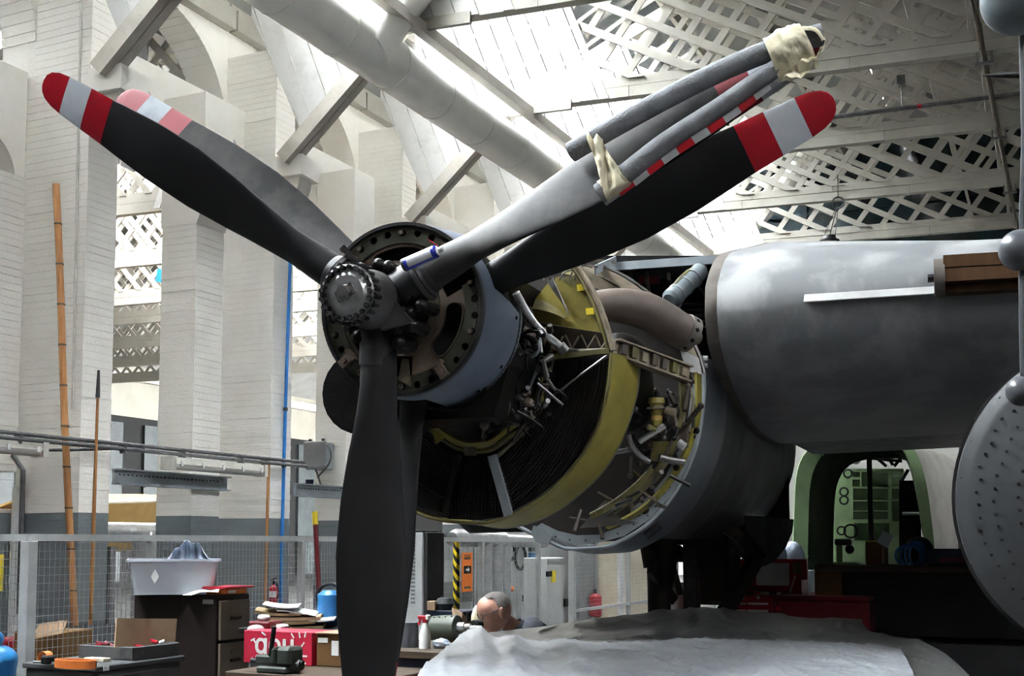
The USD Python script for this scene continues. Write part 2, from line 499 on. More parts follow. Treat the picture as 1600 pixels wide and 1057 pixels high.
# ------------------------------------------------------------------ brick piers, one course at a time
def pier(t, x0, x1, y0, y1, z0, z1, split=1.9, ch=.0755):
    core = [box(x0 + .006, x1 - .006, y0 + .006, y1 - .006, max(z0, split), z1)] if z1 > split else []
    if core:
        part(t, 'pier_core', core, 'white_brick')
    if z0 < split:
        part(t, 'pier_core', [box(x0 + .006, x1 - .006, y0 + .006, y1 - .006, z0, min(z1, split))], 'grey_brick')
    z = z0
    i = 0
    while z < z1 - .03:
        h = min(ch, z1 - z)
        j = RNG.normal(0, .0013, 4)
        gap = .001 + abs(RNG.normal(0, .0016))
        m = rbox(x0 + j[0], x1 + j[1], y0 + j[2], y1 + j[3], z + gap * .5, z + h - gap * .5, .0025)
        turn(m, RNG.normal(0, .12), m.centroid, (0, 1, 0))
        part(t, 'brick_course', m, 'grey_brick' if z + h / 2 < split else 'white_brick', smooth=False)
        z += h
        i += 1


for k in range(0, 6):
    y = Y1 + BAY * (k - 1)
    t = thing('wall_left', None, None, (XW, y, 0), kind='structure')
    far = k > 3
    if k < 1 or far:
        part(t, 'pier', [box(XB - .2, XW, y, y + .4, 0, 1.9)], 'grey_brick')
        part(t, 'pier', [box(XB - .2, XW, y, y + .4, 1.9, 7.68)], 'white_brick')
    else:
        pier(t, XB - .1, XW, y, y + .4, 0.0, 7.68)
    # arch and spandrel to the next pier
    ya, yb = y + .4, y + BAY
    w = yb - ya
    zs, zt = 6.72, 8.75
    ctr = (ya + yb) / 2
    R = w / 2
    arc = [(ctr + R * math.cos(a), zs + R * .98 * math.sin(a)) for a in np.linspace(0, math.pi, 40)]
    poly = Polygon([(ya - .4, zs - .6), (ya, zs - .6)] + arc[::-1] + [(yb, zs - .6), (yb, zt), (ya - .4, zt)])
    part(t, 'spandrel', extrude(poly, V(XC, 0, 0), V(0, 1, 0), ZV, XB - XC), 'white_plaster', smooth=False)
    if 1 <= k <= 3 or k == 0:
        for a in np.linspace(0, math.pi, 38)[:-1] + math.pi / 76:
            da = math.pi / 38 * .46
            q = [(ctr + r * math.cos(b), zs + r * .98 * math.sin(b)) for r, b in ((R - .012, a - da), (R - .012, a + da), (R + .1, a + da), (R + .1, a - da))]
            part(t, 'arch_brick', extrude(Polygon(q), V(XC - .01, 0, 0), V(0, 1, 0), ZV, XB - XC + .013), 'white_brick', smooth=False)
    if 1 <= k <= 3:
        op = []
        for a_, b_ in ((y + .4, y + 1.58), (y + 2.05, y + BAY)):
            r_ = (b_ - a_) / 2
            op.append(Polygon([(a_, 4.9), (b_, 4.9), (b_, 6.15)] + [(a_ + r_ + r_ * math.cos(q), 6.15 + r_ * math.sin(q)) for q in np.linspace(0, math.pi, 24)] + [(a_, 6.15)]))
        tym = Polygon([(y + .36, 5.0), (y + BAY + .04, 5.0), (y + BAY + .04, 6.95), (y + .36, 6.95)]).difference(unary_union(op + [sbox(y + .4, 4.9, y + BAY, 6.16)]))
        part(t, 'tympanum', extrude(tym, V(-9.45, 0, 0), V(0, 1, 0), ZV, .25), 'white_brick', smooth=False)
    # intermediate pier
    ym = y + 1.58
    if 1 <= k <= 2:
        t2 = thing('wall_left', None, None, (XW, ym, 0), kind='structure')
        pier(t2, -9.18, XW + .03, ym, ym + .47, 0, 6.6)
        cb = Polygon([(-9.19, 5.12), (XW + .034, 5.12), (XW + .13, 5.34), (XW + .13, 6.6), (-9.19, 6.6)])
        part(t2, 'corbelled_head', extrude(cb, V(0, ym + .48, 0), V(1, 0, 0), ZV, .49), 'white_plaster', smooth=False)

# recessed infill panel with a niche in the bay nearest the camera
t = thing('wall_left', None, None, (-9.6, 8, 0), kind='structure')
pier(t, -10.0, -9.56, 6.0, 8.6, 2.3, 5.3, split=-1)
pier(t, -10.0, -9.57, 7.0, 8.56, 0.0, 1.93, split=1.9)
nich = Polygon([(6.0, 5.3), (8.58, 5.3), (8.58, 6.4), (6.0, 6.4)]).difference(Polygon([(8.46 - .42 + .42 * math.cos(a), 5.25 + .42 * math.sin(a)) for a in np.linspace(0, math.pi, 24)] + [(7.6, 5.2), (8.46, 5.2)]))
part(t, 'niche_head', extrude(nich, V(-10.0, 0, 0), V(0, 1, 0), ZV, .44), 'white_plaster', smooth=False)
part(t, 'niche_shade_back', [box(-10.05, -9.8, 7.4, 8.58, 5.2, 5.9)], 'beige_wall')  # back coloured darker to paint in the shade of the niche

# wall plates along the top of the arcade
for i, (x, z, w, h) in enumerate([(-9.42, 8.15, .16, .26), (-9.55, 8.5, .2, .3), (-9.75, 8.8, .3, .2)]):
    for k in range(0, 7):
        y = Y1 + BAY * (k - 1)
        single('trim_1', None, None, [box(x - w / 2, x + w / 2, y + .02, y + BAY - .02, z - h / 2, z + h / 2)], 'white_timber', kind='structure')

# ------------------------------------------------------------------ roof: sheets and glazed strips
YA, YE = -13.0, 29.0


def roofpt(s, y, f=zr):
    return V(XW + s * .9945, y, f(s))


def roof_strip(t, name, m, s0, s1, y0, y1, th=.05, f=zr, n=9):
    P = np.array([[roofpt(s, y, f) for y in (y0, y1)] for s in np.linspace(s0, s1, n)])
    part(t, name, shell(P, th), m, smooth=40)


ceil = thing('ceiling', None, None, (0, 8, 9), kind='structure')
ys = np.arange(YA, YE, 3.02)
GL0, GL1 = .2, 2.9
for y in ys:
    roof_strip(ceil, 'roof_sheet', 'roof_grey', -1.4, GL0, y, y + 3.0)
    for a, b in ((GL1, 5.2), (5.2, 7.2), (7.2, 9.8), (9.8, 12.4)):
        roof_strip(ceil, 'roof_sheet', 'roof_grey', a + .01, b - .01, y, y + 3.01)
    roof_strip(ceil, 'roof_sheet', 'roof_grey', 12.41, 15.6, y, y + 3.01)
    roof_strip(ceil, 'roof_sheet', 'roof_grey', 16.11, 18.4, y, y + 3.01)
    if y < -1.5:
        roof_strip(ceil, 'roof_sheet', 'roof_grey', GL0 + .01, GL1 - .01, y, y + 3.01)
for s in (GL0, 1.4, GL1, 4.0, 6.0, 7.2, 8.4, 9.8, 11.0, 12.4, 14.2, 16.2):
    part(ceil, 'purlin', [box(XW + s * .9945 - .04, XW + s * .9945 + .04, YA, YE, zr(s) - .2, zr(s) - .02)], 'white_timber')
sk = thing('window_1', None, None, (-6, 8, 10), kind='structure')
for y in np.arange(YA + 4 * 3.02, YE, .755):
    for a, b in ((GL0, GL1), (15.6, 16.1)):
        roof_strip(sk, 'glass_pane', 'roof_glass', a, b, y + .02, y + .735, .006, n=5)
        ra = [roofpt(s, y, zr) for s in np.linspace(a, b, 5)]
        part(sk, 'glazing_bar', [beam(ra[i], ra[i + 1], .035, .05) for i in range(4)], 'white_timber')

# the neighbouring hall's roof
zr2 = lambda s: 8.0 + 2.6 * (1 - ((s + 11.6) / 10.9) ** 2)
c2 = thing('ceiling', None, None, (-15, 14, 8), kind='structure')
for y in np.arange(-13, 57, 5.0):
    for a, b in ((-23, -9), (-8.99, -5.6), (-4.9, -.9)):
        if ((26 < y < 36 or 11 < y < 24) and a == -8.99) or (0 < y < 6 and a > -9):
            continue
        roof_strip(c2, 'roof_sheet', 'roof_grey', a, b, y, y + 4.99, .05, zr2, 5)
sk2 = thing('partly_added_window_2', None, None, (-15, 14, 8), kind='structure')  # bay nearest the camera is unseen glazing, added to brighten the pier faces
for y in np.arange(-13, 57, 2.5):
    for a, b in ((-8.99, -5.6), (-5.6, -4.9)) + (((-4.9, -1.2),) if 2 <= y < 6.9 else ()):
        if (y < 2 and a > -9 and a != -5.6) or (7 < y and a < -6 and not (29 < y < 32 or 13 < y < 16 or 19 < y < 22)):
            continue
        roof_strip(sk2, 'glass_pane', 'roof_glass', a, b, y + .03, y + 2.47, .006, zr2, 5)

# ------------------------------------------------------------------ timber lattice trusses
ORD = ['nearest', 'second', 'third', 'fourth', 'fifth', 'sixth', 'farthest']


def slat(t, k, s0, z0, ang, L, w, off, th, region, m, name='lattice_slat'):
    a = math.radians(ang)
    ln = LineString([(s0 - L * math.cos(a), z0 - L * math.sin(a)), (s0 + L * math.cos(a), z0 + L * math.sin(a))]).buffer(w / 2, cap_style=2)
    g = ln.intersection(region)
    if g.is_empty or g.area < .02:
        return None
    return extrude(g, tpt(k, 0, 0) + TN * off, TD, ZV, th)


def truss(k):
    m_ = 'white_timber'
    t = thing('roof_truss', None, 'roof truss', tpt(k, 8, 7.65), group='lattice trusses of the main hall roof')
    S1 = 17.0
    # bottom chord of two courses of boards, butt jointed
    for zz0, zz1, offs in ((7.655, 7.80, 0.0), (7.805, 7.94, 1.3)):
        s = .5 - offs
        while s < S1:
            e = min(s + 2.9, S1)
            if e - max(s, .3) > .2:
                part(t, 'chord_board', xbox(tpt(k, 0, 0), TD, TN, ZV, max(s, .3) + .003, e - .003, -.07 + RNG.normal(0, .003), .07, zz0, zz1), m_, smooth=False)
            s = e
    # second leaf of the chord
    part(t, 'chord_strap', xbox(tpt(k, 0, 0), TD, TN, ZV, 1.7, 2.6, -.13, -.07, 7.56, 7.70), m_, smooth=False)
    top = [(s, zr(s) - .42) for s in np.linspace(2.4, S1 - 1.2, 20)]
    region = Polygon([(3.08, 7.9), (S1, 7.9)] + top[::-1] + [(2.5, 9.3)])
    # upper chord
    for i in range(8):
        a, b = 1.6 + i * 1.85, 1.6 + (i + 1) * 1.85
        part(t, 'top_chord_board', beam(tpt(k, a, zr(a) - .33), tpt(k, b, zr(b) - .33), .14, .2), m_, smooth=False)
    for i in range(16):
        mm = slat(t, k, 2.2 + i * .78, 8.6, -28, 6, .105, -.065, .035, region, m_)
        if mm is not None:
            part(t, 'lattice_slat', mm, m_, smooth=False)
    for i in range(32):
        mm = slat(t, k, 1.6 + i * .52, 8.4, 54, 4, .10, -.02, .035, region, m_)
        if mm is not None:
            part(t, 'lattice_slat', mm, m_, smooth=False)
    # hanging posts towards mid span
    part(t, 'post', beam(tpt(k, 7.1, 7.9) - TN * .05, tpt(k, 6.75, 9.6) - TN * .05, .04, .11, TN), m_, smooth=False)
    part(t, 'post', beam(tpt(k, 7.75, 7.9) - TN * .05, tpt(k, 7.55, 11) - TN * .05, .05, .16, TN), m_, smooth=False)
    # boarded end: planks leaning back towards the wall, cut by the knee brace
    brA, brB = (.14, 6.24), (1.62, 7.66)
    clip = Polygon([(-.32, 9.6), (-.32, 8.1), (.45, 6.45), (1.70, 7.66), (3.12, 7.66), (2.3, 9.75), (1.2, 9.4)])
    a = math.radians(110.5)
    wv = .262
    nn = V(math.sin(a), -math.cos(a))
    for i in range(-1, 13):
        d0 = i * wv
        o = V(.34, 6.5) + nn * d0
        dd = V(math.cos(a), math.sin(a))
        q = [o - dd * 3 + nn * .008, o + dd * 4 + nn * .008, o + dd * 4 + nn * (wv - .008), o - dd * 3 + nn * (wv - .008)]
        g = Polygon(q).intersection(clip)
        if g.is_empty or g.area < .01:
            continue
        part(t, 'plank', extrude(g, tpt(k, 0, 0) + TN * (-.055 + RNG.normal(0, .008)), TD, ZV, .03), 'white_board', smooth=False)
    # knee brace and corbel
    for o in (-.11, .02):
        part(t, 'knee_brace', beam(tpt(k, *brA) + TN * (o + .05), tpt(k, 1.72, 7.755) + TN * (o + .05), .115, .17, TN if False else ZV), 'white_timber_old', smooth=False)
    part(t, 'corbel', xbox(tpt(k, 0, 0), TD, TN, ZV, -.02, .38, -.02, .42, 6.05, 6.3), 'white_plaster', smooth=False)
    cv = Polygon([(-.02, 6.05), (.3, 6.05)] + [(.3 - .3 * (1 - math.cos(q)), 6.05 - .34 * math.sin(q)) for q in np.linspace(.1, math.pi / 2, 10)] + [(-.02, 5.71)])
    part(t, 'corbel_bracket', extrude(cv, tpt(k, 0, 0) + TN * .36, TD, ZV, .30), 'white_plaster', smooth=35)
    return t


WHERE = {1: 'nearest white roof truss, only its knee brace showing over the left brick pier',
         2: 'white timber lattice roof truss crossing the upper edge, second from the camera',
         3: 'white lattice roof truss behind the foam-wrapped blade, its left end boarded with bright planks',
         4: 'white lattice roof truss crossing behind the clean red and white blade tip',
         5: 'white lattice roof truss with dark gaps, just above the hanging lamp',
         6: 'farthest white timber lattice truss, its bottom chord just above the wing'}
for k in range(1, 7):
    t = truss(k)
    stage.GetPrimAtPath(t.path).SetCustomDataByKey('label', WHERE[k])

# trusses of the neighbouring hall, seen between the piers
for k in range(2, 10):
    t = thing('roof_truss', ['', '', 'uppermost', 'second from top', 'third from top', 'fourth from top', 'fifth from top', 'sixth from top', 'seventh from top', 'lowest'][k] + ' lattice truss seen through the gap right of the left brick pier', 'roof truss', tpt(k, -10, 7), group='lattice trusses of the neighbouring hall')
    zc = 6.78 if k < 6 else 7.02
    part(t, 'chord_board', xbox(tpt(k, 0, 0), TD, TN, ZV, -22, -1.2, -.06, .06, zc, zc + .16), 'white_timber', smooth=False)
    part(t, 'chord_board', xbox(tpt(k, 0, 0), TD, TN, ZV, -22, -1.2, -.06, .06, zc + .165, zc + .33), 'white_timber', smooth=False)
    region = Polygon([(-22, zc + .3), (-1.2, zc + .3)] + [(s, zr2(s) - .15) for s in np.linspace(-1.2, -22, 14)])
    ms = []
    for i in range(52):
        for ang, off in ((-48, -.04), (48, 0)):
            mm = slat(t, k, -24 + i * .48, zc + .8, ang, 4, .10, off, .03, region, None)
            if mm is not None:
                ms.append(mm)
    part(t, 'lattice', ms, 'white_timber', smooth=False, kind='stuff')
    if k < 5:
        clip = Polygon([(-1.8, 9.0), (-1.8, 6.3), (-2.0, 6.3), (-3.0, 6.8), (-4.2, 6.8), (-3.4, 9.2)])
        aa = math.radians(69.5)
        for i in range(-2, 14):
            o = V(-1.3, 6.5) - V(math.sin(aa), -math.cos(aa)) * .27 * i
            dd, nn = V(math.cos(aa), math.sin(aa)), -V(math.sin(aa), -math.cos(aa))
            g = Polygon([o - dd * 3 + nn * .008, o + dd * 4 + nn * .008, o + dd * 4 + nn * .26, o - dd * 3 + nn * .26]).intersection(clip)
            if g.area > .01:
                part(t, 'plank', extrude(g, tpt(k, 0, 0) + TN * (-.1 + RNG.normal(0, .006)), TD, ZV, .03), 'white_board', smooth=False)
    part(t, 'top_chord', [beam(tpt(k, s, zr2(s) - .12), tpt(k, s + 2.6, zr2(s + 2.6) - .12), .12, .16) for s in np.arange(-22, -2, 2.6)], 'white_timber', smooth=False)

# ------------------------------------------------------------------ ventilation duct along the hall with two risers
d = thing('ventilation_duct', 'long white round ventilation duct hung under the trusses with two risers', 'duct', (-7.2, 14, 7.0))
DX, DZ, DR = -7.15, 7.22, .30
yy = np.arange(4.0, 28.5, 1.1)
for a, b in zip(yy[:-1], yy[1:]):
    part(d, 'duct_section', cat([tube([(DX, a + .005, DZ), (DX, b - .005, DZ)], DR, 32), tube([(DX, b - .03, DZ), (DX, b + .01, DZ)], DR + .008, 32)]), 'duct_white', smooth=35)
p0 = V(DX, 11.1, DZ)
part(d, 'riser', tube([p0, p0 + V(.25, .28, .5), p0 + V(1.15, 1.1, 2.2)], [.36, .27, .26], 28), 'duct_white', smooth=35)
p1 = V(DX, 24.6, DZ)
part(d, 'riser', tube([p1, p1 + V(.25, .28, .5), p1 + V(2.3, 2.0, 3.4)], [.36, .27, .26], 28), 'duct_white', smooth=35)
single('trim_2', None, None, [box(-6.78, -6.66, 4, 28.5, 7.5, 7.64)], 'white_timber_old', kind='structure')

# pipes and lamp under the trusses
c = thing('conduit', 'long rusty conduit running along the hall under the trusses, upper right', 'conduit', (-.85, 15, 7.6))
for a in np.arange(6, 28, 3.02):
    part(c, 'pipe_length', tube([(-.86, a, 7.57), (-.86, a + 3.0, 7.57)], .035, 10), 'rust')
for k in range(2, 7):
    y = Y1 + BAY * (k - 1) + .8
    for dx in (-.09, .09):
        part(c, 'hanger', tube([(-.86 + dx, y, 7.5), (-.86 + dx, y, 8.1)], .012, 6), 'conduit')
    part(c, 'clip', [box(-.97, -.75, y - .03, y + .03, 7.5, 7.53)], 'conduit')
pp = [tpt(4, s, 8.0 + .012 * s) - TN * .16 for s in (4.2, 9.5)]
c = thing('conduit', 'grey pipe slung across the lattice of the fourth truss, right of the blade tip', 'pipe', pp[0])
part(c, 'pipe', rod(pp[0], pp[1], .035, 10), 'conduit')
part(c, 'red_band', rod(tpt(4, 6.78, 8.081) - TN * .16, tpt(4, 6.84, 8.082) - TN * .16, .037, 10), 'red_paint')
part(c, 'junction_box', xbox(tpt(4, 0, 0), TD, TN, ZV, 6.5, 6.62, -.2, -.1, 8.48, 8.58), 'dark_grey')
part(c, 'drop_rod', rod(tpt(4, 6.56, 8.1) - TN * .16, tpt(4, 6.56, 8.5) - TN * .16, .01, 6), 'conduit')
L = at(1296, 374, 20.6)
l = thing('hanging_lamp', 'round black high bay lamp hanging on wires below the fifth truss', 'lamp', L)
part(l, 'body', lathe([(.0, 0), (.0, .17), (.03, .17), (.05, .12), (.11, .10), (.12, 0)], L - ZV * .05, ZV, V(1, 0, 0), V(0, 1, 0), 28), 'black', smooth=35)
part(l, 'lens', lathe([(-.012, 0), (-.012, .14), (.002, .14)], L - ZV * .05, ZV, V(1, 0, 0), V(0, 1, 0), 28), 'diffuser')
H2 = L + V(.16, .0, .62)
part(l, 'suspension_wire', [rod(L + V(-.1, 0, .05), H2, .006, 5), rod(L + V(.1, 0, .05), H2, .006, 5), rod(L + ZV * .05, H2, .009, 5)], 'black')
part(l, 'coiled_cable', [tube([H2 + V(.1 * math.cos(a), .02 * math.sin(2 * a), .1 * math.sin(a)) for a in np.linspace(0, 6.1, 20)], .014, 6), rod(H2 + ZV * .08, H2 + ZV * .5, .008, 5)], 'black')

# ------------------------------------------------------------------ services on the arcade
tr = thing('conduit', 'dark cable conduit pair strung across the brick piers at left', 'conduit', (-8.45, 9, 2.57))
for dx, dz in ((0, 0), (.03, -.05)):
    part(tr, 'pipe', tube([(-8.47 + dx, 5.5, 2.56 + dz), (-8.47 + dx, 8.9, 2.565 + dz), (-8.47 + dx, 11.95, 2.57 + dz)], .02, 8), 'conduit')
for y in (7.62, 8.9, 9.75, 10.72, 11.15):
    part(tr, 'round_box', ball((-8.42, y, 2.52), .045, 2, (1, 1, .9)) if False else tube([(-8.46, y, 2.47), (-8.46, y, 2.55)], [.03, .045], 12), 'conduit')
part(tr, 'branch_pipe', tube([(-8.46, 8.75, 2.51), (-8.6, 8.3, 2.47), (-9.4, 7.9, 2.46)], .016, 8), 'conduit')
for i, (ya, yb, xx, zz) in enumerate([(9.42, 10.98, -8.36, 2.40), (6.35, 7.92, -8.5, 2.43)]):
    l = thing('fluorescent_light', ['grey fluorescent batten hung under the conduit between the second and third brick piers', 'grey fluorescent batten at the left edge under the conduit'][i], 'lamp', (xx, (ya + yb) / 2, zz))
    part(l, 'housing', extrude(Polygon([(-.075, 0), (.075, 0), (.06, .07), (-.06, .07)]), V(xx, yb, zz), V(1, 0, 0), ZV, yb - ya), 'fitting', smooth=False)
    part(l, 'diffuser', extrude(Polygon([(.062 * math.cos(a), .055 * math.sin(a)) for a in np.linspace(-math.pi, 0, 12)]), V(xx, yb - .03, zz), V(1, 0, 0), ZV, yb - ya - .06), 'diffuser', smooth=40)
    for y in (ya, yb - .04):
        part(l, 'end_cap', [box(xx - .08, xx + .08, y - .01, y + .05, zz - .06, zz + .075)], 'fitting')
    for y in np.linspace(ya + .3, yb - .3, 2):
        part(l, 'hanger', rod((xx, y, zz + .07), (-8.46, y, 2.53), .006, 6), 'conduit')
    for y in np.linspace(ya + .12, yb - .12, 5):
        part(l, 'clip', [box(xx + .06, xx + .085, y, y + .03, zz - .02, zz + .03)], 'white_paint')
for nm, a, b, z in (('blue-grey slotted steel beam crossing the second brick pier', 8.99, 10.72, 2.25), ('blue-grey steel beam behind the big vertical blade at the electrical box', 12.03, 13.4, 2.24)):
    bm = thing('steel_beam', nm, 'beam', (-8.6, a, z))
    part(bm, 'web', [box(-8.68, -8.64, a, b, z - .06, z + .07)], 'steel_grey')
    part(bm, 'flange', [box(-8.69, -8.58, a, b, z + .07, z + .085)], 'steel_grey')
    part(bm, 'flange', [box(-8.69, -8.58, a, b, z - .075, z - .06)], 'steel_grey')
    for y in np.arange(a + .05, b - .05, .06):
        part(bm, 'bolt', [box(-8.64, -8.632, y, y + .02, z + .02, z + .035)], 'dark_grey') if y < a + 1.6 else None

# bamboo poles
a, b = at(87, 288, 11.25), V(*atZ(121, 1110, 0.0)[:3])
b = at(121.5, 1105, 11.0); b[2] = .01
t = thing('bamboo_pole', 'thick brown bamboo pole leaning on the left brick pier', 'pole', b)
PB = [lerp(b, a, q) + V(.01 * math.sin(q * 9), 0, 0) for q in np.linspace(0, 1, 14)]
part(t, 'cane', tube(PB, .033, 10), 'bamboo')
for p in PB[1:-1]:
    part(t, 'node', tube([p - ZV * .008, p + ZV * .008], .037, 10), 'rust')
a, b = at(154, 585, 11.35), at(137, 1095, 11.3); b[2] = .01
t = thing('bamboo_pole', 'thin brown cane with a dark tip leaning beside the thick bamboo pole', 'pole', b)
part(t, 'cane', tube([b, lerp(b, a, .5), a], [.021, .019, .012], 8), 'bamboo')
part(t, 'tip', tube([lerp(b, a, .93), a + (a - b) * .012], [.022, .012], 8), 'dark_grey')
# blue and brown service pipes on the third pier
t = thing('service_pipe', 'thin bright blue pipe running up the third brick pier', 'pipe', (XW + .03, 11.93, 0))
pb = [atX(440, 862, XW + .045), atX(446, 640, XW + .045), atX(453, 420, XW + .045), atX(457, 300, XW + .045)]
part(t, 'pipe', tube([V(XW + .045, pb[0][1], .05)] + pb, .021, 8), 'blue_pipe')
for q in (pb[1], lerp(pb[0], pb[1], .6)):
    part(t, 'clip', tube([q - ZV * .02, q + ZV * .02], .03, 8), 'dark_grey')
t = thing('service_pipe', 'thin bare brown pole standing left of the blue pipe below the conduit', 'pole', (XW + .05, 11.5, 0))
pb = [atX(415, 912, XW + .06), atX(420, 722, XW + .06)]
part(t, 'pipe', tube([V(pb[0][0], pb[0][1], .02)] + pb, .018, 8), 'bamboo')
t = thing('service_pipe', 'white conduit drop at the corner of the left brick pier', 'pipe', (XB, 8.6, 0))
part(t, 'pipe', tube([atY(30, 960, 8.47), atY(36, 735, 8.47), atY(20, 712, 8.47)], .026, 8), 'conduit')
part(t, 'pipe', tube([atY(113, 640, 8.57), atY(118, 420, 8.57), atY(127, 0, 8.57)], .012, 6), 'fitting')
part(t, 'white_backing', [box(-9.5, -9.44, 8.5, 8.56, .4, 2.15)], 'white_paint')
# electrical box on the fourth pier
pc = atY(498, 712, 13.06)
t = thing('electrical_box', 'grey electrical junction box with cables on the pier left of the vertical blade', 'electrical box', pc)
part(t, 'case', rbox(pc[0] - .17, pc[0] + .15, 13.0, 13.19, pc[2] - .19, pc[2] + .17, .012), 'steel_grey')
part(t, 'lid', rbox(pc[0] - .185, pc[0] + .165, 12.97, 13.01, pc[2] - .16, pc[2] + .18, .008), 'mid_grey')
for dx in (-.1, .1):
    part(t, 'lug', [box(pc[0] + dx - .02, pc[0] + dx + .02, 13.0, 13.03, pc[2] + .18, pc[2] + .215)], 'dark_grey')
part(t, 'cable', tube([pc + V(.15, -.05, .14), pc + V(.22, -.05, .05), pc + V(.21, -.05, -.1), pc + V(.1, -.05, -.22), pc + V(.02, -.05, -.3)], .012, 6, smoothpath=14), 'conduit')
part(t, 'cable', tube([pc + V(-.02, -.05, -.18), pc + V(.03, -.05, -.28), pc + V(.06, -.05, -.36), pc + V(.5, -.05, -.38)], .012, 6, smoothpath=14), 'conduit')
q = pc + V(-.1, -.05, -.38)
single('notice_sign', 'small red and blue notice below the grey electrical box', 'sign', [box(q[0] - .06, q[0] + .06, q[1] - .01, q[1], q[2] - .1, q[2] + .06)], 'plastic_navy')

q = onplane(251, 431, tpt(5, 0, 0) - TN * .1, TN)
single('hanging_tag', 'small bright blue tag hanging from a truss in the gap right of the left pier', 'tag', turn(box(q[0] - .09, q[0] + .09, q[1] - .03, q[1] - .01, q[2] - .14, q[2] + .14), 12, q, (0, 1, 0)), 'plastic_blue', smooth=False)
# ================================================================== THE AIRCRAFT
def frame(ax, ay):
    a = nrm(ray(ax, ay))
    u = nrm(np.cross(a, ZV))
    return a, u, np.cross(u, a)


PA, PU, PV = frame(1375.1, 708.8)           # propeller shaft
PC = at(626.8, 483.5, 5.14)                 # centre of the spinner's front plate
EA, EU, EV = frame(1445, 820)               # nacelle and wing
SF, SR, PSF, PSR = -.2234, .2706, .4571, .41


def P(s, r, ps):
    return PC + PA * s + r * (math.cos(ps) * PU + math.sin(ps) * PV)


def E(s, u, v):
    return PC + EA * s + EU * u + EV * v


def EP(px, py, s):
    return onplane(px, py, PC + EA * s, EA)


def PP(px, py, s):
    return onplane(px, py, PC + PA * s, PA)


def euv(p):
    d = np.asarray(p) - PC
    return float(d @ EU), float(d @ EV)


ST = [(.15, .15, 1.0, 56), (.24, .15, 1.0, 56), (.34, .155, .92, 52), (.46, .18, .62, 47), (.62, .225, .38, 41), (.82, .264, .22, 34), (1.05, .288, .14, 27),
      (1.3, .268, .11, 21.5), (1.5, .230, .10, 18), (1.575, .214, .098, 17), (1.705, .198, .095, 16), (1.84, .178, .09, 15), (1.90, .160, .085, 15), (1.945, .126, .085, 15), (1.968, .08, .085, 15), (1.977, .03, .09, 15)]


def blade_loft(c, d, t, a, sgn, r0, r1, n=28):
    S = np.array(ST)
    rs = np.unique(np.r_[r0, S[(S[:, 0] > r0) & (S[:, 0] < r1), 0], r1, np.linspace(r0, r1, 14)])
    rows = []
    for r in rs:
        ch, th, be = (float(np.interp(r, S[:, 0], S[:, i])) for i in (1, 2, 3))
        be = math.radians(be)
        cd = math.cos(be) * t + sgn * math.sin(be) * a
        nd = -sgn * math.sin(be) * t + math.cos(be) * a
        w = np.clip((r - .34) / .4, 0, 1)
        pts = []
        for q in np.arange(n) * 2 * np.pi / n:
            x, y = math.cos(q) * .5, math.sin(q) * .5
            xa = x - .05 * w * 1
            ya = y * (1 - .45 * w * (.5 - x))
            ya = ya + w * .12 * (.25 - x * x)
            pts.append(c + d * r + cd * (ch * xa) + nd * (ch * th * ya))
        rows.append(pts)
    m = grid(np.array(rows), False, True)
    for k, flip in ((0, 1), (-1, 0)):
        R_ = np.array(rows[k])
        f = [[i, (i + 1) % n, n] if not flip else [(i + 1) % n, i, n] for i in range(n)]
        m = cat([m, trimesh.Trimesh(np.vstack([R_, R_.mean(0)]), f, process=False)])
    m.fix_normals()
    return m


def blade(t, s, psi, sgn, body, red, white, label):
    c = PC + PA * s
    d = math.cos(psi) * PU + math.sin(psi) * PV
    tv = -math.sin(psi) * PU + math.cos(psi) * PV
    b = part(t, 'blade', blade_loft(c, d, tv, PA, sgn, .15, 1.575), body, smooth=50, label=label)
    for r0, r1, m in ((1.575, 1.705, red), (1.705, 1.84, white), (1.84, 1.977, red)):
        part(b, 'painted_tip_band', blade_loft(c, d, tv, PA, sgn, r0, r1), m, smooth=50)
    return b


FS, RS = 1, -1
fp = thing('propeller', 'front three-bladed propeller with a domed bolted metal hub nose', 'propeller', PC + PA * SF, group='pair of contra-rotating propellers')
k3 = 2 * math.pi / 3
blade(fp, SF, PSF, FS, 'blade_dusty', 'tip_red_worn', 'tip_white', 'dusty grey blade with foam tubes taped along its edges')
blade(fp, SF, PSF + k3, FS, 'blade_black', 'tip_red', 'tip_white', 'glossy black blade reaching the upper left corner')
blade(fp, SF, PSF - k3 + .018, FS, 'blade_grey', 'tip_red', 'tip_white', 'dark grey blade hanging straight down')
for ps in (PSF, PSF + k3, PSF - k3):
    d = math.cos(ps) * PU + math.sin(ps) * PV
    c = PC + PA * SF
    if ps == PSF - k3:
        part(fp, 'blade_socket', lathe([(.05, .0), (.05, .088), (.14, .086), (.16, .079), (.26, .077)], c, d, np.cross(d, PA), PA, 32), 'steel_dark')
        continue
    part(fp, 'blade_socket', lathe([(.05, .0), (.05, .092), (.19, .09), (.195, .098), (.225, .098), (.235, .084), (.26, .077)], c, d, np.cross(d, PA), PA, 32), 'steel_dark')
    part(fp, 'clamp_ring', lathe([(.20, .103), (.218, .103), (.218, .09), (.2, .09)], c, d, np.cross(d, PA), PA, 32, closed_profile=True), 'alu_dark')
part(fp, 'hub_body', [ball(PC + PA * SF, .135, 3), lathe([(-.16, 0), (-.16, .115), (.12, .125), (.17, .09), (.22, .09)], PC + PA * SF, PA, PU, PV, 32)], 'oily_black')
c = PC + PA * SF
part(fp, 'hub_cylinder', lathe([(-.325, .105), (-.32, .113), (-.24, .113), (-.235, .108), (-.11, .122), (-.10, .09)], c, PA, PU, PV, 40), 'alu_dark', smooth=40)
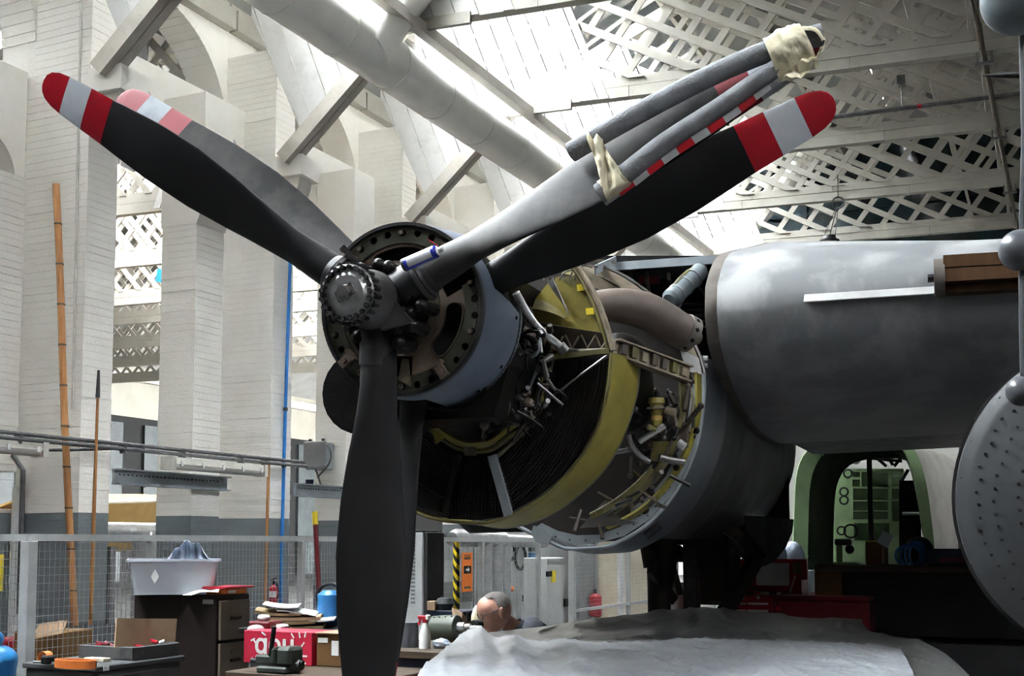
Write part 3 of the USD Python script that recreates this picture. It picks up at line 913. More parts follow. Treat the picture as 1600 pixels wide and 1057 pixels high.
hd = part(fp, 'hub_dome', lathe([(-.335, 0), (-.333, .03), (-.33, .032), (-.328, .07), (-.318, .083), (-.312, .092), (-.31, .112), (-.29, .113)], c, PA, PU, PV, 48), 'alu', smooth=25)
n = 22
part(hd, 'dome_bolts', cat([tube([c - PA * .338 + .101 * (math.cos(q) * PU + math.sin(q) * PV), c - PA * .30 + .101 * (math.cos(q) * PU + math.sin(q) * PV)], .0095, 8) for q in np.arange(n) * 2 * math.pi / n]), 'steel_dark')
part(hd, 'dome_studs', cat([tube([c - PA * .318 + .116 * (math.cos(q) * PU + math.sin(q) * PV), c - PA * .275 + .116 * (math.cos(q) * PU + math.sin(q) * PV)], .010, 8) for q in np.arange(n) * 2 * math.pi / n + .14]), 'steel_dark')
part(hd, 'end_nut', tube([c - PA * .333, c - PA * .372], [.027, .025], 6), 'alu_dark', smooth=False)
part(hd, 'lock_plate', [xbox(c - PA * .34, nrm(PU + .45 * PV), np.cross(PA, nrm(PU + .45 * PV)), PA, -.04, .04, -.02, .02, -.006, .004)], 'alu_dark')
# bracket corner and small gear around the hub
part(fp, 'mounting_lug', extrude(Polygon([(.0, -.06), (.12, -.02), (.19, -.10), (.06, -.13)]), c - PA * .1, PU, PV, .03), 'alu_dark')
for ps, r in ((1.15, .15), (1.45, .15), (.0, .14), (-.35, .16), (-.9, .15), (-1.2, .14), (2.0, .15), (3.4, .14), (-.15, .20), (-.6, .19), (-1.05, .20), (-2.1, .16), (-2.5, .15), (-.38, .13)):
    b0 = c + r * (math.cos(ps) * PU + math.sin(ps) * PV)
    part(fp, 'hub_fitting', [ball(b0 - PA * .05, .028, 2), tube([b0 - PA * .07, b0 + PA * .09], [.02, .03], 10), rbox(*sum(([q - .018, q + .022] for q in b0 + PA * .03), []), .006)], 'oily_black')
for ps in (1.0, 1.3, -.6, -.1, 3.9):
    b0 = c + .14 * (math.cos(ps) * PU + math.sin(ps) * PV) - PA * .03
    b1 = c + .17 * (math.cos(ps + .5) * PU + math.sin(ps + .5) * PV) + PA * .05
    part(fp, 'oil_pipe', tube([b0, lerp(b0, b1, .5) - PA * .03, b1], .011, 8, smoothpath=10), 'steel_dark')
bl = PC + PA * (SF + .02)
part(fp, 'counterweight_arm', beam(P(SF - .02, .10, 1.9), P(SF - .06, .27, 2.12), .04, .025), 'oily_black')
part(fp, 'hub_plate', lathe([(.10, .09), (.10, .20), (.115, .20), (.115, .09)], PC + PA * (SF + .06), PA, PU, PV, 40, closed_profile=True), 'plate_green')

# rear propeller with the spinner drum and its front plate
rp = thing('propeller', 'rear three-bladed propeller with the blue-grey spinner drum and slotted front plate', 'propeller', PC + PA * SR, group='pair of contra-rotating propellers')
blade(rp, SR, PSR, RS, 'blade_black', 'tip_red', 'tip_white', 'black blade pointing right with a clean red and white tip')
blade(rp, SR, PSR + k3, RS, 'blade_dusty', 'tip_red_worn', 'tip_white_worn', 'dusty grey blade behind the black left one')
blade(rp, SR, PSR - k3 - .04, RS, 'blade_grey', 'tip_red', 'tip_white', 'blade hidden behind the hanging front blade')
RR = .374
hol = [Point(.333 * math.cos(q), .333 * math.sin(q)).buffer(.0155, 12) for q in np.arange(30) * 2 * math.pi / 30 + .08]
ring = Point(0, 0).buffer(RR - .004, 64).difference(Point(0, 0).buffer(.288, 64))
gaps = [affinity.rotate(sbox(.25, -.045, .4, .045), math.degrees(PSF + k * k3), origin=(0, 0)) for k in range(3)]
ringc = ring.difference(unary_union(hol)).difference(unary_union(gaps[:1]))
part(rp, 'plate_rim', extrude(ringc, PC + PA * .012, PU, PV, -.012), 'plate_green2', smooth=False)
slots = []
for k in range(3):
    a0 = math.radians(95) + k * k3
    slots.append(LineString([(.237 * math.cos(a0 + q), .237 * math.sin(a0 + q)) for q in np.linspace(-.36, .36, 12)]).buffer(.036, 12))
inner = Point(0, 0).buffer(.292, 64).difference(unary_union(slots)).difference(Point(0, 0).buffer(.08)).difference(unary_union([affinity.rotate(sbox(.2, -.05, .4, .05), math.degrees(PSF + k * k3), origin=(0, 0)) for k in (0, 2)]))
part(rp, 'front_plate', extrude(inner, PC + PA * .03, PU, PV, -.012), 'plate_brown', smooth=False)
for sl in slots:
    part(rp, 'slot_flange', extrude(sl.buffer(.007).difference(sl), PC + PA * .03, PU, PV, .012), 'plate_green', smooth=False)
part(rp, 'inner_void', lathe([(.09, 0), (.09, .36)], PC, PA, PU, PV, 40), 'black_void')  # black disc painted as the dark depth behind the slots
for q in [q_ for q_ in np.arange(30)[1::3] * 2 * math.pi / 30 + .08]:
    part(rp, 'rim_bolt', bolts([P(0, .333, q)], -PA, .013, .012), 'plate_green')
part(rp, 'rim_edge', lathe([(-.005, RR - .012), (-.005, RR + .002), (.02, RR + .004), (.02, RR - .012)], PC, PA, PU, PV, 96, closed_profile=True), 'steel_dark')
for q in (2.35, -.98, -2.45, .55):
    o = P(-.01, .335, q)
    rd = math.cos(q) * PU + math.sin(q) * PV
    tg = np.cross(PA, rd)
    part(rp, 'latch_bracket', [xbox(o, rd, tg, PA, -.04, .03, -.02, .02, -.02, .01), tube([o - PA * .035, o - PA * .015], .012, 8), xbox(o, rd, tg, PA, -.045, -.03, -.03, .03, -.035, .01)], 'plate_brown')
part(rp, 'stiffener', [beam(P(-.02, .13, -.55 + k * k3 * 0 + q), P(-.02, .19, -.55 + q), .02, .02) for q in (0, .9)], 'plate_green')
q4 = [((PP(x, y, -.02) - PC) @ PU, (PP(x, y, -.02) - PC) @ PV) for x, y in ((628, 560), (637, 561), (641, 604), (622, 594))]
part(rp, 'web_plate', extrude(Polygon(q4), PC - PA * .008, PU, PV, .012), 'frame_tan')
# drum with cut-outs for the blade roots
ns, nph = 44, 420
rows = np.linspace(0.0, .42, ns)
Pd = np.array([[P(s, np.interp(s, [0, .05, .42], [RR, RR + .008, .412]), q) for q in np.linspace(0, 2 * np.pi, nph, endpoint=False)] for s in rows])
m = grid(Pd, False, True)
ctr = m.triangles_center
d_ = ctr - PC
s_ = d_ @ PA
ph_ = np.arctan2(d_ @ PV, d_ @ PU)
keep = np.ones(len(ctr), bool)
for k in range(3):
    dp = (ph_ - (PSR + k * k3) + np.pi) % (2 * np.pi) - np.pi
    w = np.interp(s_, [0, .12, .3, .42], [.10, .17, .30, .42]) if k == 0 else .24 + 0 * s_
    keep &= ~((np.abs(dp) < w) & (s_ > (.14 if k == 0 else .14)) & (s_ < .43))
m.update_faces(keep)
part(rp, 'spinner_drum', m, 'spinner_blue', smooth=60)
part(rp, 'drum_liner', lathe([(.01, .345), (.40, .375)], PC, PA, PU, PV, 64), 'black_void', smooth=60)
part(rp, 'drum_edge', lathe([(.405, .405), (.405, .418), (.425, .418), (.425, .405)], PC, PA, PU, PV, 120, math.radians(-150), math.radians(8), closed_profile=True), 'skin_blue')
part(rp, 'drum_rivets', bolts([P(.405, .416, q) for q in np.linspace(-2.4, .1, 40)], PU, .004, .003), 'steel_grey')
for q in (-.05, -.62, -1.0):
    part(rp, 'drum_slot', bolts([P(.36, .41, q)], math.cos(q) * PU + math.sin(q) * PV, .009, .004, 10), 'black_void')

# ------------------------------------------------------------------ foam tubes, tape and spray can on the blade
sF = SF - .05
T1 = [PP(892, 238, sF + .02), PP(950, 204, sF), PP(1007, 172, sF), PP(1124, 112, sF), PP(1200, 80, sF - .01), PP(1284, 54, sF)]
ft = thing('foam_tube', 'upper grey foam pipe lagging taped along the dusty blade', 'foam tube', T1[0])
part(ft, 'foam', tube(T1, .040, 18, smoothpath=30), 'foam')
part(ft, 'hollow_end', tube([T1[0] - (T1[1] - T1[0]) * .012, T1[0] + (T1[1] - T1[0]) * .05], .014, 12), 'black')
T2 = [PP(937, 303, sF - .02), PP(985, 266, sF - .03), PP(1036, 226, sF - .03), PP(1124, 168, sF - .03), PP(1197, 117, sF - .03), PP(1238, 92, sF - .02)]
ft = thing('foam_tube', 'lower grey foam pipe lagging with a red and white striped edge', 'foam tube', T2[0])
part(ft, 'foam', tube(T2, [.041, .040, .039, .036, .034, .032], 18, smoothpath=40), 'foam')
part(ft, 'open_end', tube([T2[0] - (T2[1] - T2[0]) * .02, T2[0] + (T2[1] - T2[0]) * .02], [.034, .030], 14), 'dark_grey')
e0 = [PP(944, 317, sF - .02), PP(993, 281, sF - .03), PP(1044, 241, sF - .03), PP(1131, 184, sF - .03), PP(1202, 133, sF - .02)]
e0 = resample(e0, 45)
off = nrm(PP(1108, 224, sF) - PP(1100, 212, sF)) * .026
for i in range(0, 44, 4):
    seg = e0[i:min(i + 5, 45)]
    ww = .55 + .45 * math.sin(i / 44 * math.pi)
    g = np.stack([seg - off * .35, seg + off * ww], 1)
    part(ft, 'hazard_stripe', shell(g, .002), 'hazard_red' if (i // 4) % 2 else 'paper_grey', smooth=False)


def crumple(path, r, seed, m=26, amp=.010, squash=None):
    rng = np.random.default_rng(seed)
    path = resample(path, 26)
    t = np.gradient(path, axis=0)
    t /= np.linalg.norm(t, axis=1, keepdims=True)
    a = np.cross(t, PA)
    a /= np.linalg.norm(a, axis=1, keepdims=True)
    b = np.cross(t, a)
    rows = []
    rr = np.interp(np.linspace(0, 1, 26), np.linspace(0, 1, len(r)), r)
    sq = squash or 1
    for i in range(26):
        q = np.arange(m) * 2 * np.pi / m
        pt = path[i] + rr[i] * (np.cos(q)[:, None] * a[i] + sq * np.sin(q)[:, None] * b[i])
        nn = meshkit.fbm(pt * 34 + seed, 3, seed) - .5
        pt = pt + (pt - path[i]) / rr[i] * (nn[:, None] * amp * 3)
        rows.append(pt)
    return grid(np.array(rows), False, True)


mt = thing('masking_tape', 'cream masking tape wrapped around the blade tip and both foam tubes', 'tape', PP(1240, 80, sF))
part(mt, 'wrap', crumple([PP(1205, 96, sF), PP(1220, 89, sF), PP(1244, 78, sF), PP(1263, 68, sF)], [.085, .090, .090, .078], 3, amp=.014, squash=1.05), 'tape', smooth=50)
g = []
for i, w in enumerate(np.linspace(0, 1, 16)):
    c0 = resample([PP(1205, 62, sF), PP(1245, 42, sF), PP(1275, 43, sF), PP(1291, 64, sF)], 16)[i]
    c1 = resample([PP(1214, 70, sF - .05), PP(1248, 48, sF - .06), PP(1272, 49, sF - .06), PP(1284, 66, sF - .04)], 16)[i]
    g.append([lerp(c0, c1, q) - PA * .02 * math.sin(q * 3.1) for q in np.linspace(0, 1, 6)])
part(mt, 'loose_loop', shell(np.array(g), .002), 'tape')
g = []
for i in range(22):
    w = i / 21
    top = resample([PP(1291, 66, sF - .03), PP(1275, 84, sF - .05), PP(1250, 97, sF - .06), PP(1225, 122, sF - .06)], 22)[i]
    bot = resample([PP(1290, 70, sF - .03), PP(1270, 100, sF - .06), PP(1247, 124, sF - .07), PP(1218, 126, sF - .07)], 22)[i]
    g.append([lerp(top, bot, q) + PV * .004 * math.sin(i * 1.7) - PA * .014 * math.sin(q * 5 + i * .6) for q in np.linspace(0, 1, 8)])
part(mt, 'torn_flap', shell(np.array(g), .002), 'tape')
mt = thing('masking_tape', 'cream masking tape strip tying the foam tubes near the middle of the blade', 'tape', PP(950, 260, sF))
L_ = resample([PP(919, 208, sF + .0), PP(921, 228, sF - .06), PP(934, 262, sF - .06), PP(944, 304, sF - .07), PP(950, 316, sF - .02)], 24)
R_ = resample([PP(938, 208, sF + .0), PP(946, 230, sF - .06), PP(962, 256, sF - .06), PP(982, 284, sF - .07), PP(984, 290, sF - .02)], 24)
g = np.array([[lerp(L_[i], R_[i], q) - PA * (.012 * math.sin(q * 9 + i * .5) + .008 * meshkit.noise(V(i * .4, q * 4, 0), 5)) for q in np.linspace(0, 1, 12)] for i in range(24)])
g += (meshkit.fbm(g * 40, 3, 17)[..., None] - .5) * .035 * -PA
part(mt, 'strip', shell(g, .002), 'tape', smooth=50)
part(mt, 'foam_wrap', crumple([PP(944, 298, sF - .02), PP(955, 289, sF - .02), PP(966, 281, sF - .025), PP(977, 272, sF - .03)], [.046, .048, .049, .045], 8, amp=.006), 'tape', smooth=50)

b0, b1 = at(633, 414, 4.66), at(684, 392, 4.60)
axc = nrm(b1 - b0)
ca, cb = nrm(np.cross(axc, ZV)), None
cb = np.cross(axc, ca)
sc = thing('spray_can', 'white and blue aerosol can lying on the root of the right-hand front blade', 'spray can', b0)
LC = np.linalg.norm(b1 - b0)
part(sc, 'can_body', lathe([(.02, .026), (LC - .02, .026)], b0, axc, ca, cb, 28), 'can_white')
part(sc, 'blue_band', lathe([(0.006, .0262), (.02, .0264)], b0, axc, ca, cb, 28), 'can_blue')
part(sc, 'blue_band', lathe([(LC - .02, .0264), (LC - .008, .0255), (LC, .02)], b0, axc, ca, cb, 28), 'can_blue')
part(sc, 'blue_panel', lathe([(.02, .0264), (LC - .02, .0264)], b0, axc, ca, cb, 16, math.radians(55), math.radians(160)), 'can_blue')
part(sc, 'yellow_badge', lathe([(LC - .045, .0266), (LC - .022, .0266)], b0, axc, ca, cb, 8, math.radians(200), math.radians(250)), 'yellow')
part(sc, 'base', lathe([(0, 0), (0, .02), (-.006, .026), (.008, .026)], b0, axc, ca, cb, 28), 'dark_grey')
part(sc, 'nozzle', [lathe([(LC, .02), (LC + .006, .011), (LC + .022, .010), (LC + .024, 0)], b0, axc, ca, cb, 16)], 'paper')
part(sc, 'red_straw', rod(b1 + ZV * .02, b1 + ZV * .055 - axc * .03 - RGT * .012, .0022, 6), 'hazard_red')

# ================================================================== airframe: nacelle, engine, wing
ap = thing('airplane', 'dismantled grey metal aircraft wing and engine nacelle with its engine laid bare', 'airplane', E(1.8, 0, 0))


def eline(pts, s, n=40):
    """Pixels traced on the plane at s, as smooth 3-D points; s may vary along the line."""
    ss = np.broadcast_to(s, (len(pts),)) if np.ndim(s) == 0 else s
    return resample([EP(x, y, q) for (x, y), q in zip(pts, ss)], n)


def eplate(pts, s, th, m, name, smooth=False, holes=None, label=None, par=None, raw=False):
    q = [euv(EP(x, y, s)) for x, y in pts]
    pl = Polygon(q).buffer(0)
    if holes is not None:
        pl = pl.difference(unary_union(holes))
    return part(par or ap, name, extrude(pl, PC + EA * s, EU, EV, -th), m, smooth=smooth, label=label)


# chin cowling ring (primer yellow) and lips
FR = [(590, 548), (580, 585), (582, 630), (590, 682), (604, 732), (625, 775), (655, 803), (700, 815), (750, 818), (795, 807), (836, 786), (876, 752), (910, 710), (935, 665), (949, 612), (955, 552)]
RE = [(630, 548), (620, 590), (622, 645), (632, 697), (655, 745), (688, 787), (735, 813), (785, 824), (832, 815), (872, 796), (908, 769), (942, 735), (967, 695), (986, 645), (996, 602), (998, 560)]
s0, s1 = .95, 1.36
A_ = eline(FR, s0, 90)
B_ = eline(RE, s1, 90)
Pg = np.array([lerp(A_, B_, q) for q in np.linspace(0, 1, 8)])
cw = part(ap, 'chin_cowling', shell(Pg, .006), 'zinc_yellow', smooth=40, label='primer-yellow cowling band around the radiator')
ctr0 = EP(745, 600, s0)
part(cw, 'front_lip', tube(A_, .009, 8), 'zinc_olive')
part(cw, 'rear_lip', tube(B_, .011, 8), 'alu_dark')
riv = []
for q in (.12, .55, .9):
    L2 = lerp(A_, B_, q)[8::2]
    riv += [bolts([p], p - ctr0 - EA * .2, .005, .004) for p in L2]
part(cw, 'rivets', cat(riv), 'frame_tan')
for q in (.25, .72):
    part(cw, 'stiffener_bead', tube(lerp(A_, B_, q)[60:], .006, 6), 'zinc_olive')

# radiators inside
inr = [(540, 590), (560, 610), (620, 640), (655, 662), (688, 690), (712, 703), (738, 706), (765, 704), (792, 694), (826, 662), (846, 620), (856, 585), (860, 560)]
outr = [(945, 556), (941, 612), (927, 662), (903, 706), (870, 747), (832, 779), (793, 799), (750, 809), (700, 806), (657, 795), (618, 768), (582, 727), (556, 680), (541, 630), (540, 590)]
back = eplate(outr + inr, 1.06, .03, 'core_dark', 'radiator_back')
RCORE = [(947, 560), (940, 612), (926, 662), (902, 706), (868, 747), (830, 779), (800, 796), (776, 716), (794, 696), (828, 662), (848, 620), (858, 585), (862, 562)]
LCORE = [(560, 612), (620, 645), (655, 668), (688, 694), (711, 708), (696, 806), (657, 795), (618, 768), (582, 727), (558, 680), (545, 630)]
for nm, poly, cc in (('right radiator', RCORE, (640, 560)), ('left radiator', LCORE, (860, 420))):
    pl = Polygon([euv(EP(x, y, 1.0)) for x, y in poly]).buffer(0)
    rd = part(ap, 'radiator', extrude(pl, PC + EA * 1.03, EU, EV, -.04), 'core_dark', smooth=False)
    cu, cv_ = euv(EP(*cc, 1.0))
    fs = []
    for r in np.arange(.1, 1.3, .0165):
        g = Point(cu, cv_).buffer(r, 48).boundary.buffer(.0028).intersection(pl)
        mm = extrude(g, PC + EA * 1.0, EU, EV, -.012) if not g.is_empty else None
        if mm is not None:
            fs.append(mm)
    part(rd, 'fins', fs, 'core_fin', smooth=False, kind='stuff')
    part(rd, 'surround', extrude(pl.buffer(.012).difference(pl.buffer(-.004)), PC + EA * 1.0, EU, EV, -.03), 'oily_black', smooth=False)
OC = [(716, 735), (730, 722), (752, 722), (765, 738), (790, 802), (752, 808), (700, 806)]
pl = Polygon([euv(EP(x, y, 1.0)) for x, y in OC]).buffer(-.012).buffer(.012)
oc = part(ap, 'oil_cooler', extrude(pl, PC + EA * 1.02, EU, EV, -.03), 'core_dark', smooth=False)
b = pl.bounds
gr = [extrude(g, PC + EA * .995, EU, EV, -.008) for g in [sbox(x, b[1], x + .003, b[3]).intersection(pl) for x in np.arange(b[0], b[2], .018)] + [sbox(b[0], y, b[2], y + .003).intersection(pl) for y in np.arange(b[1], b[3], .018)] if g.area > 1e-5]
part(oc, 'mesh_grille', gr, 'core_fin', smooth=False, kind='stuff')
part(oc, 'surround', extrude(pl.buffer(.018).difference(pl), PC + EA * .99, EU, EV, -.03), 'oily_black', smooth=False)
part(ap, 'radiator_strut', beam(EP(769, 712, .93), EP(795, 806, .95), .025, .045, EU), 'steel_grey', label='pale grey strut beside the oil cooler')
part(ap, 'radiator_strut', beam(EP(716, 712, .94), EP(695, 808, .96), .03, .03, EU), 'core_fin')
part(ap, 'radiator_rim', tube(eline([(862, 560), (858, 588), (847, 622), (827, 664), (795, 698), (775, 715)], .965, 30), .012, 8), 'frame_tan')
part(ap, 'radiator_rim', beam(EP(858, 559, .965), EP(953, 549, .965), .03, .025), 'zinc_olive')
part(ap, 'radiator_stay', rod(EP(846, 632, .93), EP(948, 556, .96), .007, 6), 'alu_dark')
# yellow inner arch over the radiators
ia = [(600, 612), (652, 655), (690, 682), (715, 697), (735, 702), (758, 700), (790, 680), (822, 655), (842, 618), (852, 575), (856, 545)]
iA, iB = eline(ia, .93, 50), eline([(x, y - 9) for x, y in ia], .90, 50)
part(ap, 'inner_arch', shell(np.stack([iA, iB]), .012), 'zinc_yellow', label='yellow arch above the radiators')
part(ap, 'arch_rim', tube(eline([(x + 4, y + 4) for x, y in ia], .94, 50), .014, 8), 'zinc_olive')
part(ap, 'arch_bracket', [extrude(Polygon([euv(EP(x, y, .92)) for x, y in [(676, 675), (690, 668), (694, 684), (680, 694)]]), PC + EA * .92, EU, EV, -.02)], 'zinc_yellow')
part(ap, 'arch_bracket', [extrude(Polygon([euv(EP(x, y, .92)) for x, y in [(722, 690), (745, 690), (742, 712), (726, 712)]]), PC + EA * .92, EU, EV, -.025)], 'frame_tan')
eplate([(600, 560), (640, 640), (690, 688), (735, 702), (790, 690), (840, 640), (860, 560), (840, 520), (700, 500)], 1.10, .02, 'oily_black', 'dark_filler_plate')  # dark filler plate added to close the bright gap seen through the bay
# carburettor intake trunk: dark bowl under the drum
part(ap, 'intake_trunk', [lathe([(.40, .22), (.55, .25), (.8, .27), (.95, .26)], E(0, .05, -.18), EA, EU, EV, 40, closed_profile=False)], 'oily_black')
# dark side plate left of the spinner
part(ap, 'side_duct', tube([E(.42, -.40, -.30), E(.9, -.42, -.30)], [.20, .22], 24), 'oily_black')

# ---- engine block and its plumbing
part(ap, 'crankcase', [trimesh.PointCloud(np.array([E(s, u, v) for s in (.45, 1.55) for u, v in ((-.22, -.22), (.22, -.22), (.26, .05), (-.26, .05), (.16, .22), (-.16, .22))])).convex_hull], 'oily_black')
part(ap, 'sump', trimesh.PointCloud(np.array([E(s, u, v) for s in (.44, 1.0) for u, v in ((-.34, -.2), (.34, -.2), (.26, -.44), (-.26, -.44))])).convex_hull, 'oily_black')
for sg in (-1, 1):
    ang = math.radians(30) * sg
    ex = math.cos(ang) * EU - math.sin(ang) * EV
    ey = math.sin(ang) * EU + math.cos(ang) * EV
    part(ap, 'cylinder_bank', [xbox(PC, EA, ex, ey, .5, 1.5, -.12, .12, .05, .30), xbox(PC, EA, ex, ey, .47, 1.53, -.10, .10, .30, .37)], 'oily_black')
    part(ap, 'exhaust_stubs', [tube([PC + EA * s + ex * .12 * sg + ey * .16, PC + EA * (s + .03) + ex * .26 * sg + ey * .14], [.035, .03], 10) for s in np.arange(.58, 1.5, .16)], 'exhaust')
part(ap, 'reduction_gearbox', lathe([(.30, .24), (.42, .26), (.55, .24), (.62, .2)], PC, EA, EU, EV, 36), 'oily_black')


def pipe(pts, r, m='alu_dark', name='pipe', n=9, sm=26, label=None):
    """pts: (px, py, s) points in the engine's space."""
    return part(ap, name, tube([EP(x, y, s) for x, y, s in pts], r, n, smoothpath=sm), m, label=label)


pipe([(806, 458, .62), (818, 480, .66), (840, 512, .72), (858, 528, .78), (878, 546, .86)], .020, 'alu', 'coolant_pipe', 14, label='bright silver bent coolant pipe')
part(ap, 'pipe_clamp', tube([EP(874, 541, .845), EP(882, 550, .865)], .030, 14), 'alu_dark')
pipe([(838, 512, .74), (842, 530, .74), (845, 552, .73)], .012, 'alu_dark')
pipe([(838, 552, .72), (812, 552, .70), (796, 572, .68), (786, 606, .66), (776, 640, .64)], .012, 'alu_dark', 'hose')
pipe([(838, 545, .72), (841, 534, .72), (840, 548, .71), (830, 556, .7)], .010, 'steel_grey', 'hose')
pipe([(784, 572, .58), (778, 600, .6), (772, 640, .62)], .011, 'alu_dark', 'hose')
pipe([(846, 560, .78), (834, 590, .8), (822, 612, .8)], .011, 'steel_grey', 'hose')
pipe([(770, 632, .62), (790, 624, .7), (806, 600, .75), (800, 580, .74)], .010, 'alu_dark', 'hose')
pipe([(858, 505, .95), (872, 540, .96), (905, 548, 1.0), (955, 549, 1.1)], .009, 'alu_dark')
rng = np.random.default_rng(21)
for i in range(60):
    x, y = rng.uniform(775, 850), rng.uniform(470, 655)
    if x > 830 and y < 500:
        continue
    s = rng.uniform(.55, .9)
    a_, b_, c_ = rng.normal(0, 16, 3)
    m_ = ['oily_black', 'steel_dark', 'alu_dark', 'oily_black', 'bay_brown'][i % 5]
    pipe([(x, y, s), (x + a_, y + abs(b_), s + .03), (x + a_ + c_, y + abs(b_) + 18, s + .05)], rng.uniform(.005, .012), m_, 'small_pipe', 7, 12)
for i in range(56):
    x, y = rng.uniform(778, 862), rng.uniform(480, 660)
    if x > 835 and y < 505:
        continue
    p = EP(x, y, rng.uniform(.62, .95))
    m_ = ['oily_black', 'steel_dark', 'alu_dark', 'oily_black', 'bay_brown', 'steel_dark'][i % 6]
    part(ap, 'engine_fitting', [tube([p, p + rng.normal(0, .025, 3) - EA * .03], [.018, .013], 8), ball(p, rng.uniform(.012, .022), 1)], m_, smooth=40)
for i in range(14):
    p = EP(rng.uniform(700, 830), rng.uniform(622, 668), rng.uniform(.55, .75))
    part(ap, 'engine_fitting', [ball(p, rng.uniform(.012, .03), 1), tube([p, p + V(0, 0, -.05) + rng.normal(0, .02, 3)], .009, 7)], ['oily_black', 'steel_dark', 'rust'][i % 3], smooth=40)
# yellow bulkhead panel with its torn upper edge
eplate([(826, 492), (838, 465), (858, 440), (872, 432), (905, 440), (917, 455), (930, 485), (941, 520), (900, 514), (855, 506), (832, 502)], 1.08, .01, 'zinc_yellow', 'bulkhead_panel', label='yellow primed bulkhead panel on top of the engine')
eplate([(870, 434), (918, 428), (930, 452), (946, 515), (938, 521), (915, 460), (890, 445)], 1.075, .012, 'zinc_olive', 'panel_edge')
part(ap, 'panel_fold', shell(np.stack([eline([(838, 468), (865, 480), (885, 497)], 1.06, 10), eline([(832, 484), (860, 490), (880, 499)], 1.02, 10)]), .006), 'zinc_olive')
part(ap, 'panel_fold', shell(np.stack([eline([(853, 436), (862, 452), (885, 480)], 1.06, 10), eline([(862, 434), (872, 455), (888, 494)], 1.03, 10)]), .006), 'alu_dark')
for x, y in ((907, 450), (921, 487)):
    eplate([(x - 6, y - 5), (x + 6, y - 6), (x + 7, y + 4), (x - 5, y + 5)], 1.06, .006, 'yellow', 'tag')
eplate([(845, 506), (948, 523), (955, 548), (865, 546), (848, 530)], 1.12, .01, 'bay_brown', 'bulkhead_panel')
for x in (868, 893, 918, 940):
    part(ap, 'truss_rod', rod(EP(x, 545, 1.1), EP(x + 12, 526, 1.1), .006, 6), 'frame_tan')
    part(ap, 'truss_rod', rod(EP(x, 545, 1.1), EP(x - 10, 524, 1.1), .005, 6), 'frame_tan')
# torn wires on top
for i in range(9):
    x = 850 + i * 8
    pipe([(x, 438, 1.0), (x + rng.normal(0, 8), 424 - rng.uniform(0, 10), 1.0), (x + 20, 420 + rng.uniform(-6, 8), 1.02)], .004, 'alu_dark', 'loose_wire', 5, 10)
# hoops of the cowling
hA = [(866, 404), (896, 412), (922, 448), (943, 496), (958, 548)]
part(ap, 'cowl_hoop', tube(eline(hA, 1.0, 40), .016, 8), 'rail_tan', label='tan curved hoop in front of the exhaust pipe')
part(ap, 'cowl_hoop', tube(eline([(x - 7, y + 3) for x, y in hA], .99, 40), .008, 8), 'zinc_olive')
part(ap, 'cowl_hoop', tube(eline([(850, 512), (852, 535), (868, 546), (915, 549), (957, 547)], 1.0, 30), .011, 8), 'frame_tan')
hB = [(905, 410), (960, 428), (1012, 462), (1058, 506), (1084, 545), (1097, 585)]
part(ap, 'cowl_hoop', shell(np.stack([eline(hB, 1.76, 40), eline([(x - 14, y + 10) for x, y in hB], 1.74, 40)]), .01), 'frame_tan')
part(ap, 'cowl_hoop', tube(eline([(x + 3, y - 2) for x, y in hB], 1.78, 40), .012, 8), 'alu_dark')
part(ap, 'cowl_hoop', shell(np.stack([eline([(x - 18, y + 11) for x, y in hB[:4]], 1.72, 30), eline([(x - 30, y + 18) for x, y in hB[:4]], 1.70, 30)]), .008), 'zinc_olive')
eplate([(905, 418), (935, 432), (985, 462), (1040, 508), (1062, 540), (1000, 500), (960, 462), (930, 450), (915, 440)], 1.66, .008, 'frame_tan', 'top_panel')
part(ap, 'top_rail', beam(EP(902, 406, 1.3), EP(958, 410, 2.2), .03, .02), 'frame_tan')
part(ap, 'skin_strip', beam(EP(930, 422, 1.5), EP(962, 407, 2.3), .01, .05), 'steel_grey')
# firewall behind everything, following the nacelle
fw = [(880, 420), (960, 436), (1010, 470), (1055, 512), (1080, 550), (1090, 600), (1083, 680), (1065, 735), (1035, 782), (1000, 815), (930, 838), (860, 836), (760, 815), (640, 760), (575, 650), (600, 480), (700, 400)]
eplate(fw, 1.82, .02, 'bay_dark', 'firewall')
# exhaust collector
ex_ = [EP(928, 480, 1.22), EP(970, 478, 1.3), EP(1010, 487, 1.38), EP(1040, 503, 1.46), EP(1072, 520, 1.55)]
ep = part(ap, 'exhaust_pipe', tube(ex_, [.080, .090, .098, .098, .092], 28, smoothpath=30), 'exhaust', smooth=50, label='rust-brown bent exhaust pipe')
dd = nrm(ex_[-1] - ex_[-2])
part(ep, 'end_flange', tube([ex_[-1] - dd * .02, ex_[-1] + dd * .035], .098, 28), 'rib_brown')
aa = nrm(np.cross(dd, ZV)); bb = np.cross(dd, aa)
part(ep, 'flange_holes', cat([tube([ex_[-1] + .0985 * (math.cos(q) * aa + math.sin(q) * bb) * .97 + dd * .005, ex_[-1] + .1 * (math.cos(q) * aa + math.sin(q) * bb) + dd * .005], .011, 8) for q in np.arange(10) * .628]), 'black_void')
part(ep, 'end_fitting', [ball(ex_[-1] + dd * .045, .05, 2), tube([ex_[-1] + dd * .03, ex_[-1] + dd * .09], [.05, .03], 12)], 'rust')
